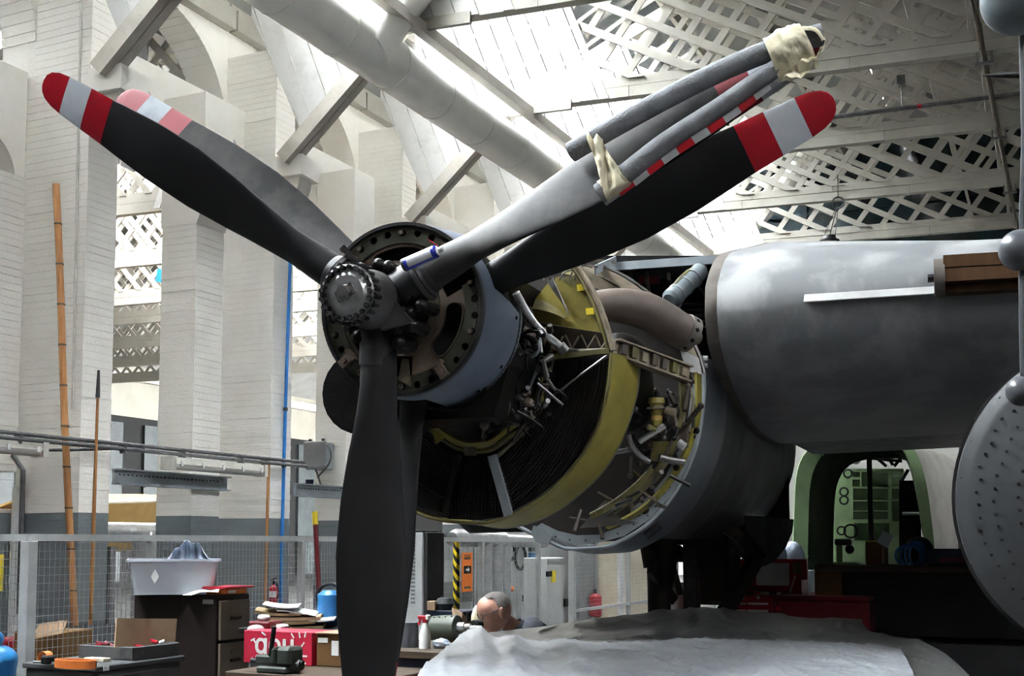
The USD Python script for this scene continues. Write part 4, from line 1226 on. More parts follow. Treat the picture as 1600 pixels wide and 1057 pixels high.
# longeron with its brackets
l0, l1 = EP(960, 543, 1.12), EP(1076, 585, 1.62)
ld = nrm(l1 - l0)
lu = nrm(EV - ld * (EV @ ld)); ls = np.cross(lu, ld)
LL = np.linalg.norm(l1 - l0)
lg = part(ap, 'longeron', [xbox(l0, ld, ls, lu, 0, LL, -.03, .03, .036, .045), xbox(l0, ld, ls, lu, 0, LL, -.03, .03, -.047, -.036), xbox(l0, ld, ls, lu, 0, LL, -.006, .006, -.036, .036)], 'rail_tan', smooth=False, label='riveted tan longeron rail along the open bay')
for i in range(7):
    q = (i + .6) / 7.4 * LL
    for sd in (-1, 1):
        part(lg, 'bracket', [xbox(l0, ld, ls, lu, q - .022, q + .018, sd * .008, sd * .03, -.028, .02 + .01 * (i % 2))], ['rib_brown', 'zinc_olive', 'rail_tan', 'rust'][i % 4], smooth=False)
    part(lg, 'lug', tube([l0 + ld * q + ls * .028 + lu * .01, l0 + ld * q + ls * .045 + lu * .01], .012, 8), 'alu_dark')
# vertical frames of the accessory bay
F1 = [(1066, 582), (1069, 625), (1062, 672), (1046, 712), (1020, 748), (990, 778), (955, 802)]
F2 = [(1092, 585), (1093, 635), (1083, 685), (1062, 732), (1030, 775), (995, 803), (950, 824)]
part(ap, 'bay_frame', shell(np.stack([eline(F1, 1.62, 40), eline([(x - 8, y - 3) for x, y in F1], 1.60, 40)]), .02), 'zinc_olive')
part(ap, 'bay_frame', tube(eline([(x + 2, y + 1) for x, y in F1], 1.63, 40), .010, 8), 'frame_tan')
part(ap, 'bay_frame', shell(np.stack([eline(F2, 1.76, 40), eline([(x - 7, y - 3) for x, y in F2], 1.72, 40)]), .015), 'zinc_yellow')
part(ap, 'bay_frame', shell(np.stack([eline([(925, 812), (965, 790), (1000, 762), (1022, 735)], 1.5, 20), eline([(921, 804), (960, 782), (995, 754), (1018, 730)], 1.48, 20)]), .015), 'zinc_olive')
part(ap, 'frame_rivets', bolts(list(eline([(930, 802), (962, 780), (996, 752), (1018, 728)], 1.47, 10)), -EA, .005, .006), 'frame_tan', kind='stuff')
# bulged dark tank and accessories in the bay
part(ap, 'oil_tank', [ball(E(1.5, .62, -.12), .21, 3, (1, 1, 1))] if False else [trimesh.PointCloud(np.vstack([E(1.48, .60, -.08) + trimesh.creation.icosphere(2, .17).vertices, E(1.66, .60, -.28) + trimesh.creation.icosphere(2, .15).vertices])).convex_hull], 'oily_black', smooth=40)
pm = EP(1026, 640, 1.52)
fpz = part(ap, 'fuel_pump', [tube([pm + EV * .03, pm - EV * .02], .035, 16), tube([pm - EV * .02, pm - EV * .09], .028, 16), tube([pm + EV * .03, pm + EV * .06], [.045, .04], 16)], 'zinc_yellow', label='yellow fuel pump')
part(fpz, 'orange_ring', tube([pm - EV * .035, pm - EV * .06], .030, 16), 'tan_boat')
part(fpz, 'flange', tube([pm + EV * .0, pm + EV * .012], .055, 8), 'rib_brown')
pipe([(1040, 640, 1.5), (1048, 644, 1.5), (1056, 646, 1.5)], [.028, .026, .022] and .024, 'frame_tan', 'elbow', 12)
pipe([(1039, 665, 1.48), (1028, 672, 1.48), (1012, 682, 1.5), (1000, 690, 1.52)], .017, 'alu', 'silver_hose', 12)
pipe([(1060, 692, 1.56), (1070, 699, 1.56)], .024, 'alu', 'pipe_stub', 14)
pipe([(1030, 715, 1.5), (1050, 720, 1.54), (1068, 722, 1.58)], .020, 'alu_dark', 'silver_hose', 12)
pipe([(982, 680, 1.4), (990, 700, 1.42), (1000, 712, 1.45), (1016, 722, 1.48)], .014, 'alu_dark', 'hose', 10)
pipe([(1075, 600, 1.66), (1082, 620, 1.66), (1080, 650, 1.66), (1072, 690, 1.62)], .008, 'frame_tan', 'hose', 8)
pipe([(1040, 640, 1.55), (1055, 655, 1.58), (1050, 690, 1.56), (1040, 712, 1.55)], .010, 'rib_brown', 'hose', 8)
eplate([(1058, 660), (1078, 660), (1074, 690), (1056, 688)], 1.6, .02, 'exhaust', 'small_box')
eplate([(1020, 690), (1046, 690), (1040, 722), (1016, 720)], 1.62, .05, 'zinc_olive', 'small_box')
for i in range(60):
    x, y = rng.uniform(985, 1085), rng.uniform(600, 800)
    if (x - 985) * .9 + (y - 600) * .7 < 30 or x + .8 * (y - 600) > 1150:
        continue
    p = EP(x, y, rng.uniform(1.5, 1.78))
    q = p + rng.normal(0, .05, 3)
    m_ = ['oily_black', 'bay_brown', 'alu_dark', 'rust', 'zinc_olive', 'bay_dark', 'steel_dark'][i % 7]
    part(ap, 'bay_fitting', [tube([p, q], rng.uniform(.006, .015), 7), ball(q, rng.uniform(.01, .02), 1)], m_, smooth=40)
for i in range(40):
    x, y = rng.uniform(900, 1060), rng.uniform(735, 835)
    if y > 835 - (x - 900) * .35 or y < 800 - (x - 900) * .42:
        continue
    p = EP(x, y, rng.uniform(1.4, 1.75))
    q = p + rng.normal(0, .07, 3)
    part(ap, 'bay_fitting', [tube([p, q], rng.uniform(.006, .014), 7)], ['oily_black', 'bay_brown', 'rib_brown', 'rust', 'steel_dark'][i % 5], smooth=40)
eplate([(905, 826), (945, 782), (972, 792), (945, 806), (1000, 818), (960, 822)], 1.5, .01, 'alu_dark', 'bent_plate')
eplate([(1062, 545), (1092, 560), (1096, 585), (1072, 580)], 1.72, .008, 'skin_bright', 'bright_cover', label='bright metal corner cover')
part(ap, 'hinge_bolts', [tube([EP(1099, y, 1.8), EP(1106, y, 1.8)], .014, 10) for y in (560, 572)], 'alu')

# ---- nacelle skin
NF = [(1097, 556), (1100, 600), (1096, 660), (1083, 712), (1060, 762), (1026, 806), (985, 838), (938, 856), (890, 858), (852, 844), (800, 818), (700, 770), (620, 700), (590, 600), (592, 540)]
nu = [euv(EP(x, y, 1.8)) for x, y in NF]
NU = resample([(a, b, 0) for a, b in nu], 72)[:, :2]


def nsec(s, k0=0, k1=72, grow=None):
    g = np.interp(s, [1.8, 2.2, 3, 4.5, 7.0], [1.0, 1.03, 1.05, 1.04, .98]) if grow is None else grow
    return np.array([E(s, a * g, b * g - .0) for a, b in NU[k0:k1]])


fr = np.array([nsec(s) for s in np.linspace(1.8, 2.35, 8)])
part(ap, 'nacelle_front_skin', shell(fr, -.006), 'skin_blue', smooth=50)
K1 = 24
vz = NU[K1 - 1][1]
sd = np.array([nsec(s, 0, K1) for s in np.linspace(2.35, 6.8, 20)])
part(ap, 'nacelle_side_skin', shell(sd, -.006), 'skin_worn', smooth=50)
sl = np.array([[E(s, -abs(a) * .98, b) for a, b in NU[:K1]] for s in np.linspace(2.35, 6.8, 8)])
part(ap, 'nacelle_side_skin', shell(sl, .006), 'skin_worn', smooth=50)
part(ap, 'front_edge', tube(nsec(1.8), .012, 8), 'steel_grey')
part(ap, 'edge_rivets', bolts([p for p in nsec(1.88, 0, 52)[::1]], EU, .005, .004), 'steel_dark')
part(ap, 'panel_line', [tube(nsec(s, 0, K1 if s > 2.3 else 60, None) + EU * .002, .004, 5) for s in (2.02, 2.35, 3.0, 3.7, 4.4)], 'steel_dark')
part(ap, 'side_slot', beam(EP(1078, 738, 1.9), EP(1106, 738, 2.3) - EA * .0, .012, .02), 'black')
part(ap, 'side_latch', beam(EP(1104, 628, 1.95), EP(1122, 635, 2.2), .012, .016), 'steel_dark')
# grey lower lip of the nacelle mouth with lightening holes
lip_o = [(1097, 600), (1090, 680), (1074, 730), (1048, 775), (1015, 812), (975, 838), (930, 850), (890, 850), (862, 840), (838, 824)]
lip_i = [(846, 818), (870, 830), (900, 837), (935, 836), (968, 824), (985, 812), (985, 795), (1015, 775), (1040, 745), (1062, 700), (1075, 650), (1082, 600)]
hl = [Point(*euv(EP(x, y, 1.79))).buffer(r, 16) for x, y, r in ((1007, 797, .026), (1034, 769, .020))]
eplate(lip_o + lip_i, 1.79, .012, 'steel_grey', 'mouth_lip', holes=hl)
part(ap, 'lip_rivets', bolts([EP(x, y, 1.775) for x, y in [(868, 839), (890, 844), (915, 845), (940, 843), (965, 834), (990, 820), (998, 806), (1012, 806), (1024, 792), (1046, 762), (1060, 738)]], -EA, .006, .005), 'steel_dark')
part(ap, 'lip_slot', extrude(LineString([euv(EP(1012, 835, 1.86)), euv(EP(1028, 818, 1.86))]).buffer(.022), PC + EA * 1.84, EU, EV, -.03) if False else tube([EP(1008, 836, 1.92) - EV * .004, EP(1030, 818, 1.94) - EV * .004], .030, 14), 'black')
eplate([(833, 822), (850, 826), (862, 838), (857, 851), (838, 848), (830, 836)], 1.72, .02, 'steel_grey', 'corner_tab')

# ---- undercarriage in the bay below
part(ap, 'wheel_bay_wall', [extrude(Polygon([(a * .97, b * .97) for a, b in NU[4:64]]), PC + EA * 2.36, EU, EV, -.03), xbox(PC, EA, EU, EV, 6.4, 6.45, -.95, .95, -.95, .5), xbox(PC, EA, EU, EV, 2.4, 6.4, -.95, .95, -.15, -.12)], 'leg_dark', smooth=False)
g0 = 4.0


def EG(px, py, d):
    return at(px, py, d)


lgm = 'leg_dark'
part(ap, 'main_leg', [tube([EG(1040, 800, 8.65), EG(1034, 880, 8.65), EG(1030, 935, 8.65), EG(1032, 1040, 8.65)], [.10, .11, .085, .085], 18), tube([EG(1012, 868, 8.55), EG(1060, 862, 8.85)], .05, 12), tube([EG(1010, 850, 8.55), EG(1018, 885, 8.55)], [.05, .06], 12)], lgm)
part(ap, 'leg_link', [beam(EG(1018, 890, 8.55), EG(1052, 940, 8.65), .05, .07), beam(EG(1050, 885, 8.75), EG(1062, 930, 8.75), .03, .05)], 'leg_dark')
part(ap, 'drag_strut', [beam(EG(1184, 870, 9.05), EG(1128, 965, 8.75), .08, .10), tube([EG(1150, 840, 9.15), EG(1190, 880, 9.05)], [.09, .07], 14)], 'leg_dark')
part(ap, 'bay_block', [rbox(*sum(([q - w, q + w] for q, w in zip(EG(1115, 880, 9.35), (.17, .2, .32))), []), .03)], 'leg_dark')
part(ap, 'bay_brace', tube([EG(1105, 800, 8.95), EG(1158, 842, 8.95)], [.07, .045], 14), 'bay_brown')
part(ap, 'bay_cross_tube', tube([EG(1046, 868, 9.35), EG(1150, 874, 9.35)], .05, 12), 'leg_dark')
part(ap, 'bay_cross_tube', tube([EG(1046, 850, 9.55), EG(1200, 820, 9.75)], .03, 12), 'steel_dark')
dr = [(1165, 806), (1240, 812), (1238, 832), (1225, 860), (1200, 882), (1180, 890), (1172, 884)]
part(ap, 'bay_door', shell(np.stack([[at(x, y, 9.2 + .3 * (x - 1165) / 75) for x, y in [(1165, 806), (1168, 845), (1172, 872), (1180, 890)]], [at(x, y, 9.2 + .3 * (x - 1165) / 75) for x, y in [(1200, 808), (1202, 850), (1200, 872), (1198, 884)]], [at(x, y, 9.2 + .3 * (x - 1165) / 75) for x, y in [(1240, 812), (1238, 832), (1228, 856), (1212, 876)]]]), .02), 'skin_worn', smooth=50)
for px, y0, d in ((1080, 835, 8.75),):
    ta, tb = at(px, y0, d), at(px, y0, d)
    j = thing('trestle_post', 'grey steel trestle post under the nacelle beside the undercarriage leg', 'trestle', (ta[0], ta[1], 0))
    part(j, 'post', box(ta[0] - .05, ta[0] + .05, ta[1] - .05, ta[1] + .05, .02, ta[2]), 'steel_dark')
    part(j, 'foot', box(ta[0] - .15, ta[0] + .15, ta[1] - .15, ta[1] + .15, 0, .02), 'steel_dark')

# ---- wing: leading edge, end rib, upper skin over the nacelle
U0 = 1.02


def WP(px, py, u):
    return onplane(px, py, PC + EU * u, EU)


LE = [(1195, 379), (1160, 388), (1136, 393), (1118, 402), (1106, 428), (1099, 468), (1102, 520), (1114, 570), (1133, 618), (1158, 660), (1180, 681), (1230, 689)]
le0 = resample([WP(x, y, U0) for x, y in LE], 44)
UE = 4.6


def wsec(u, ins=0.0):
    k = (u - U0) / (2.45 - U0)
    c = le0.mean(0)
    q = (le0 - c) * (1 - ins)
    q[:, 2] = q[:, 2] * (1 + .00 * k)
    q[:, 2] *= 1 - .105 * k * np.exp(-.15 * max(k - 1, 0))
    return c + q + EU * (u - U0) + ZV * (-.004 * k)


part(ap, 'leading_edge_skin', shell(np.array([wsec(u) for u in np.linspace(U0 + .07, UE, 16)]), -.006), 'skin', smooth=50, label='bare metal wing leading edge')
rf = part(ap, 'end_rib_flange', shell(np.array([wsec(u, .02) for u in np.linspace(U0, U0 + .075, 3)]), -.012), 'rib_brown', smooth=50)
part(rf, 'flange_bolts', bolts([p for p in wsec(U0 + .035, .018)[6:36:3]], EA * -1 - EU * .2, .010, .006), 'black')
c_ = wsec(U0 + .02, .03)
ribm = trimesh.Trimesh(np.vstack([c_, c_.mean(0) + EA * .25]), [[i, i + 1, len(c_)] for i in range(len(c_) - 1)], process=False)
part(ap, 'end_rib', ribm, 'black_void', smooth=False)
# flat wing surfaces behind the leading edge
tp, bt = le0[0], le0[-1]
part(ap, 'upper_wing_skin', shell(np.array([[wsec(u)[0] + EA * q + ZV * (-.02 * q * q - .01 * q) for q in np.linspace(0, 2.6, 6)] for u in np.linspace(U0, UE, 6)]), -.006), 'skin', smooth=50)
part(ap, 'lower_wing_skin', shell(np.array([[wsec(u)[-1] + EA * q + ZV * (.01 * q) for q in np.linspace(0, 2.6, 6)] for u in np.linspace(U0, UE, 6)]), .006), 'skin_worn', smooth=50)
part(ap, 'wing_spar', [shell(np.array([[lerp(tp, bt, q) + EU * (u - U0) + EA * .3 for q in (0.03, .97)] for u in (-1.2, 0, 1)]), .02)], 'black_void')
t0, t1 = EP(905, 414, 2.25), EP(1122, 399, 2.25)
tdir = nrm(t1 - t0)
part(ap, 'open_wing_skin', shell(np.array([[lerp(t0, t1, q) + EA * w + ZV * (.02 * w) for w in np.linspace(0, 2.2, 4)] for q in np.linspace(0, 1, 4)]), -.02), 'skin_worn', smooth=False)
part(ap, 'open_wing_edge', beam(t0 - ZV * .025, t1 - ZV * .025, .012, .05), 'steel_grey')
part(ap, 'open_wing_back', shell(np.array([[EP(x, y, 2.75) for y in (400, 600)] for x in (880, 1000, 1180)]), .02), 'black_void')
for x, y in ((985, 432), (1010, 437), (1045, 440)):
    part(ap, 'skin_rib', beam(EP(x, y - 8, 2.3), EP(x + 6, y + 40, 2.7), .02, .05), 'rust' if x < 1000 else 'bay_brown')
part(ap, 'red_panel', beam(EP(998, 437, 2.6), EP(1030, 437, 2.6), .01, .05), 'red_dark')
for i in range(5):
    part(ap, 'wing_pipe', rod(EP(1050, 476 + 9 * i, 2.5), EP(1128, 474 + 9 * i, 2.5), .007, 6), 'steel_dark')
aA, aB = EP(1046, 470, 2.0), EP(1094, 424, 2.25)
ac = part(ap, 'actuator', tube([aA, lerp(aA, aB, .05), aB], [.04, .058, .052], 22), 'actuator', label='grey cylindrical actuator in the open wing')
for q in (.22, .5, .75):
    part(ac, 'band', tube([lerp(aA, aB, q - .02), lerp(aA, aB, q + .02)], .060, 22), 'steel_grey')
part(ac, 'end_cap', tube([aB, aB + (aB - aA) * .12], [.03, .026], 16), 'rib_brown')
part(ac, 'cable', tube([EP(1052, 450, 2.02), EP(1066, 432, 2.1), EP(1084, 420, 2.2)], .012, 8, smoothpath=12), 'zinc_olive')
pipe([(1060, 490, 2.1), (1068, 468, 2.15), (1090, 448, 2.25), (1104, 470, 2.3), (1110, 500, 2.3)], .008, 'steel_dark', 'hose', 7)
# bright repair strip and a darker strip painted as its shadow gap
def wsurf(px, py):
    """Where the view ray meets the leading edge skin, for parts that sit on it."""
    m = grid(np.array([wsec(u) for u in np.linspace(U0, UE, 30)]))
    r = ray(px, py)
    tri = m.triangles
    e1, e2 = tri[:, 1] - tri[:, 0], tri[:, 2] - tri[:, 0]
    h = np.cross(r, e2)
    a_ = np.einsum('ij,ij->i', e1, h)
    f_ = 1 / np.where(np.abs(a_) < 1e-12, 1e-12, a_)
    s_ = EYE - tri[:, 0]
    u_ = f_ * np.einsum('ij,ij->i', s_, h)
    q_ = np.cross(s_, e1)
    v_ = f_ * (q_ @ r)
    t_ = f_ * np.einsum('ij,ij->i', e2, q_)
    ok = (u_ >= 0) & (v_ >= 0) & (u_ + v_ <= 1) & (t_ > .1)
    return EYE + r * t_[ok].min()


sA, sB = wsurf(1257, 461), wsurf(1478, 447)
lo0, lo1 = wsurf(1257, 474), wsurf(1478, 460)
part(ap, 'access_strip', shell(np.array([[lerp(sA, sB, q) - EA * .012, lerp(lo0, lo1, q) - EA * .05] for q in np.linspace(0, 1, 6)]), .006), 'skin_bright', smooth=False, label='bright horizontal strip on the leading edge')
part(ap, 'painted_shadow_gap', shell(np.array([[wsurf(1258 + 216 * q, 478 - 13 * q) - EA * .003, wsurf(1260 + 216 * q, 487 - 13 * q) - EA * .003] for q in np.linspace(0, 1, 6)]), .004), 'skin_worn', smooth=False)  # darker strip laid on the skin, painted as shade under the bright strip
for x in (1365,):
    part(ap, 'skin_seam', tube([wsurf(1560, 480) - EA * .002, wsurf(1556, 540) - EA * .002, wsurf(1562, 600) - EA * .002, wsurf(1570, 650) - EA * .002], .003, 5), 'black')
pb_ = WP(1468, 694, 2.0)
part(ap, 'belly_fitting', [rbox(pb_[0] - .055, pb_[0] + .06, pb_[1] - .06, pb_[1] + .06, pb_[2] - .04, pb_[2] + .09, .006), tube([pb_ - ZV * .04, pb_ - ZV * .06], [.03, .02], 12)], 'black')
# timber chock clamped on the leading edge
wt = wsurf(1530, 430)
tb = thing('timber_block', 'dark brown stack of timber blocks clamped against the wing leading edge', 'timber block', wt)
ua, ub = wsurf(1476, 432), wsurf(1596, 426)
for i, (ya_, yb_) in enumerate([(403, 424), (424, 446), (446, 460)]):
    p00, p01 = WP(1472, ya_, 0), None
    A0 = onplane(1473, ya_ + 1, ua - EA * .10, EA); A1 = onplane(1600, ya_ - 5, ua - EA * .10, EA)
    h = abs(onplane(1473, yb_, ua - EA * .10, EA)[2] - A0[2])
    mid0, mid1 = A0 - ZV * h / 2, A1 - ZV * h / 2
    part(tb, 'timber', beam(mid0 + EA * .06 * (i == 2), mid1 + EU * .25 + EA * .06 * (i == 2), .16, h - .004), 'timber_dark', smooth=False)
cp = onplane(1466, 434, ua - EA * .10, EA)
part(tb, 'end_cap', tube([cp - EU * .02, cp + EU * .03], .095, 20), 'rib_brown')
part(tb, 'clamp_bolt', tube([cp - EU * .05, cp - EU * .01], .022, 8), 'steel_dark')
# ================================================================== THE WORKSHOP
def bx(t, name, m, x0, x1, y0, y1, z0, z1, b=.006, label=None, par=None):
    return part(par or t, name, rbox(x0, x1, y0, y1, z0, z1, min(b, .45 * min(x1 - x0, y1 - y0, z1 - z0))), m, smooth=False, label=label)


# ------------------------------------------------------------------ mesh fence
FX = -7.2
fy = [float(atX(x, 870, FX)[1]) for x in (45, 236, 471)]
fr_ = [float(atX(x, 870, FX)[1]) for x in (662, 752, 845)]
FT = 1.665


def fence(pts, label, mid=False):
    """pts: post positions (x, y); panels of welded mesh between them."""
    t = thing('mesh_fence', label, 'fence', (pts[0][0], pts[0][1], 0), group=None)
    for i, (x, y) in enumerate(pts):
        w = .045 if i == 0 else .032
        part(t, 'post', rbox(x - w, x + w, y - w, y + w, 0, FT - .055, .004), 'fence_grey', smooth=False)
    for (xa, ya), (xb, yb) in zip(pts[:-1], pts[1:]):
        a, b = V(xa, ya, 0), V(xb, yb, 0)
        part(t, 'rail', beam(a + ZV * (FT - .028), b + ZV * (FT - .028), .055, .055), 'fence_grey', smooth=False)
        part(t, 'rail', beam(a + ZV * .12, b + ZV * .12, .04, .04), 'fence_grey', smooth=False)
        if mid:
            part(t, 'rail', beam(a + ZV * .6, b + ZV * .6, .045, .045), 'fence_grey', smooth=False)
        L = np.linalg.norm(b - a)
        d = (b - a) / L
        ws = [beam(a + d * q + ZV * .12, a + d * q + ZV * (FT - .05), .003, .003, d) for q in np.arange(.05, L - .03, .052)]
        ws += [beam(a + d * .03 + ZV * z, b - d * .03 + ZV * z, .003, .003) for z in np.arange(.17, FT - .06, .062)]
        part(t, 'wire_mesh', ws, 'wire_grey', smooth=False, kind='stuff')
    return t


fence([(FX, fy[0]), (FX, fy[1]), (FX, fy[2]), (FX, fy[2] + .75)], 'grey steel mesh fence behind the filing cabinet, left of the vertical blade')
fence([(FX - .02, fy[0] + .02), (FX - 1.1, fy[0] + .12), (FX - 2.0, fy[0] + .2)], 'short return of the grey mesh fence at the left edge')
fence([(FX, fr_[0]), (FX, fr_[1]), (FX, fr_[2] - .1)], 'grey mesh gate with the orange sign beside the seated man')
fence([(FX + .5, fr_[2]), (FX + .5, fr_[2] + 2.4), (FX + .5, fr_[2] + 5.0), (FX + .5, fr_[2] + 7.5)], 'mesh fence run receding behind the undercarriage', True)

# ------------------------------------------------------------------ low grey cabinet, lower left
c0 = at(148, 1042, 6.2)
ZC = c0[2]
xl = atY(38, 1045, c0[1])[0]
yr = atX(286, 1024, c0[0])[1]
t = thing('drawer_cabinet', 'low grey steel cabinet with an orange ratchet strap on top', 'cabinet', (c0[0], c0[1], 0))
bx(t, 'body', 'cabinet_grey', xl, c0[0] - .02, c0[1] + .01, yr, 0, ZC - .03)
bx(t, 'top', 'cabinet_grey', xl - .01, c0[0] + .01, c0[1] - .01, yr + .01, ZC - .03, ZC)
for i, z in enumerate((ZC - .33, ZC - .62, ZC - .92)):
    d_ = bx(t, 'drawer', 'cabinet_grey', c0[0] - .02, c0[0] + .005, c0[1] + .03, yr - .03, z, z + .27)
    part(d_, 'label_card', box(c0[0] + .004, c0[0] + .010, yr - .27, yr - .12, z + .17, z + .225), 'paper', smooth=False)
part(t, 'edge_label', box(c0[0] + .008, c0[0] + .013, c0[1] + .02 + .03, c0[1] + .09, ZC - .028, ZC - .004), 'paper', smooth=False)
tx = thing('parts_tray', 'grey shallow tray of red scraps on the low grey cabinet', 'tray', (c0[0] - .15, yr - .2, ZC))
ty0 = c0[1] + .30
x0t, x1t = c0[0] - .42, c0[0] - .02
for a in ((x0t, x1t, ty0, ty0 + .012), (x0t, x1t, yr - .02, yr - .008), (x0t, x0t + .012, ty0, yr - .01), (x1t - .012, x1t, ty0, yr - .01)):
    bx(tx, 'side', 'cabinet_grey', *a, ZC + .003, ZC + .075)
bx(tx, 'bottom', 'cabinet_grey', x0t, x1t, ty0, yr - .01, ZC + .001, ZC + .008)
for i in range(12):
    p = V(RNG.uniform(x0t + .05, x1t - .05), RNG.uniform(ty0 + .05, yr - .05), ZC + RNG.uniform(.06, .085))
    single('scrap', 'small red and white scraps in the grey tray', 'scrap', turn(tube([p - V(.05, .02, 0), p, p + V(.04, .03, .01)], [.008, .012, .006], 6), RNG.uniform(0, 180), p), ['red_dark', 'paper', 'red_paint'][i % 3], group='scraps in the grey tray')
cbp = thing('cardboard_sheet', 'upright tan cardboard sheet standing on the low grey cabinet', 'cardboard', (c0[0] - .2, yr, ZC))
q0, q1 = atX(178, 1012, c0[0] - .1), atX(272, 1010, c0[0] - .1)
P4 = [atX(178, 1012, c0[0] - .12), atX(272, 1008, c0[0] - .12), atX(275, 968, c0[0] - .16), atX(181, 967, c0[0] - .16)]
part(cbp, 'sheet', shell(np.array([[P4[0], P4[3]], [lerp(P4[0], P4[1], .5) - V(.01, 0, 0), lerp(P4[3], P4[2], .5)], [P4[1], P4[2]]]), .008), 'cardboard', smooth=False)
# ratchet strap
s0_ = atZ(74, 1033, ZC + .002)
t = thing('ratchet_strap', 'coiled orange ratchet strap on the low grey cabinet', 'strap', s0_)
bp = atZ(118, 1035, ZC + .035)
part(t, 'strap_coil', [shell(np.array([[bp + V(.13 * (1 - .04 * k) * math.cos(a), .055 * (1 - .1 * k) * math.sin(a), z) for z in (-.03, .012)] for a in np.linspace(0, 2 * math.pi, 30)]), .003) for k in range(3)], 'orange_strap', smooth=40)
rb = atZ(71, 1030, ZC + .03)
part(t, 'strap_loop', shell(np.array([[rb + V(.035 * math.cos(a), w, .035 * math.sin(a) + .005) for w in (-.022, .022)] for a in np.linspace(-.4, 3.6, 20)]), .004), 'orange_strap', smooth=40)
part(t, 'ratchet_handle', [rbox(rb[0] - .01, rb[0] + .05, rb[1] - .03, rb[1] + .03, ZC + .002, ZC + .05, .01)], 'black', smooth=False)
part(t, 'ratchet_bar', rod(rb + V(-.085, 0, -.02), rb + V(.06, 0, -.02), .007, 8), 'alu')
wp = atZ(152, 1034, ZC)
single('wooden_offcut', 'small pale wooden offcut beside the orange strap', 'wood', rbox(wp[0] - .07, wp[0] + .07, wp[1] - .03, wp[1] + .03, ZC, ZC + .02, .003), 'cream', smooth=False)
# things on the floor beyond the fence
q = at(80, 1005, 9.6)
t = thing('cardboard_box', 'big brown cardboard box behind the fence corner post', 'box', (q[0], q[1], 0))
part(t, 'carton', turn(rbox(q[0] - .34, q[0] + .1, q[1] - .02, q[1] + .42, 0, .88, .01), 10, q), 'cardboard_dark', smooth=False)
part(t, 'open_flap', shell(np.array([[at(62, 975, 9.55), at(48, 1000, 9.5)], [at(106, 969, 9.5), at(98, 990, 9.45)]]), .006), 'cardboard', smooth=False)
q = at(142, 1000, 9.9)
single('grey_board', 'dark grey board leaning behind the fence, beside the cardboard box', 'board', shell(np.array([[at(106, 980, 10.35), at(104, 1080, 10.15)], [at(180, 974, 10.75), at(184, 1080, 10.5)]]), .02), 'dark_grey', smooth=False)
q = at(94, 1008, 10.0)
single('red_crate', 'red plastic crate between the brown box and the grey board', 'crate', rbox(q[0] - .06, q[0] + .07, q[1] - .05, q[1] + .2, 0, q[2] + .09, .01), 'red_paint', smooth=False)
q = at(-8, 1010, 8.6)
t = thing('blue_bag', 'bright blue plastic bag behind the fence at the left edge', 'bag', (q[0], q[1], 0))
part(t, 'bag_body', trimesh.PointCloud(np.vstack([trimesh.creation.icosphere(3, .16).vertices * [1, 1, .7] + V(q[0], q[1], q[2] - .1), trimesh.creation.icosphere(2, .14).vertices + V(q[0] - .1, q[1], .15)])).convex_hull, 'plastic_blue', smooth=40)
part(t, 'knot', ball(q + V(0, 0, .05), .06, 2), 'plastic_blue', smooth=40)
q = at(14, 975, 10.4)
single('red_bin', 'red bin with a pale lid beyond the fence at the left edge', 'bin', rbox(q[0] - .3, q[0] + .2, q[1], q[1] + .4, 0, q[2] - .14, .02), 'red_paint', smooth=False)
q = atX(2, 898, -8.9)
single('warning_sign', 'yellow warning sign cut off by the left edge of the picture', 'sign', box(-9.0, -8.985, q[1] - .14, q[1] + .1, q[2] - .16, q[2] + .18), 'yellow', smooth=False)

# ------------------------------------------------------------------ brown filing cabinet with its load
c1 = at(339, 931, 8.2)
ZF = c1[2]
xl = atY(209, 934, c1[1])[0]
yr = atX(390, 934, c1[0])[1]
t = thing('filing_cabinet', 'tall dark brown filing cabinet with tan drawer fronts', 'filing cabinet', (c1[0], c1[1], 0))
bx(t, 'body', 'cabinet_brown', xl, c1[0], c1[1], yr, 0, ZF, .008)
dh = (ZF - .06) / 4
for i in range(4):
    z = .03 + i * dh
    d_ = bx(t, 'drawer', 'cabinet_tan', c1[0] - .01, c1[0] + .018, c1[1] + .02, yr - .015, z + .012, z + dh - .008)
    ym = (c1[1] + yr) / 2
    part(d_, 'handle', rbox(c1[0] + .018, c1[0] + .035, ym - .055, ym + .055, z + dh * .52, z + dh * .60, .005), 'bench_wood', smooth=False)
    part(d_, 'card_holder', box(c1[0] + .017, c1[0] + .022, ym - .04, ym + .04, z + dh * .70, z + dh * .80), 'cabinet_tan', smooth=False)
part(t, 'name_plate', box(c1[0] - .12, c1[0] - .03, c1[1] - .004, c1[1], ZF - .06, ZF - .03), 'paper_grey', smooth=False)
# plastic tub
tb0, tb1 = atY(208, 932, c1[1] + .03), atY(335, 930, c1[1] + .03)
t = thing('plastic_tub', 'translucent white plastic storage tub on the brown filing cabinet', 'tub', V((tb0[0] + tb1[0]) / 2, c1[1] + .2, ZF))
tc_ = at(271, 931, 8.42)
W0, W1 = tc_[0] - .265, tc_[0] + .265
yA, yB = tc_[1] - .17, tc_[1] + .17
TA = 41
hz = .245
rows = []
for z, g in ((0.0, .0), (.02, .0), (hz - .02, .035), (hz - .018, .055), (hz, .055)):
    rr = Polygon([(W0 - g, yA - g), (W1 + g, yA - g), (W1 + g, yB + g), (W0 - g, yB + g)]).buffer(-.03).buffer(.03, 4)
    co = np.array(rr.exterior.coords)[:-1]
    rows.append([(x, y, ZF + .003 + z) for x, y in co])
part(t, 'shell', turn(shell(np.array(rows), -.004, False, True), TA, tc_), 'tub', smooth=30)
part(t, 'floor', turn(rbox(W0 + .02, W1 - .02, yA + .02, yB - .02, ZF + .002, ZF + .012, .003), TA, tc_), 'tub', smooth=False)
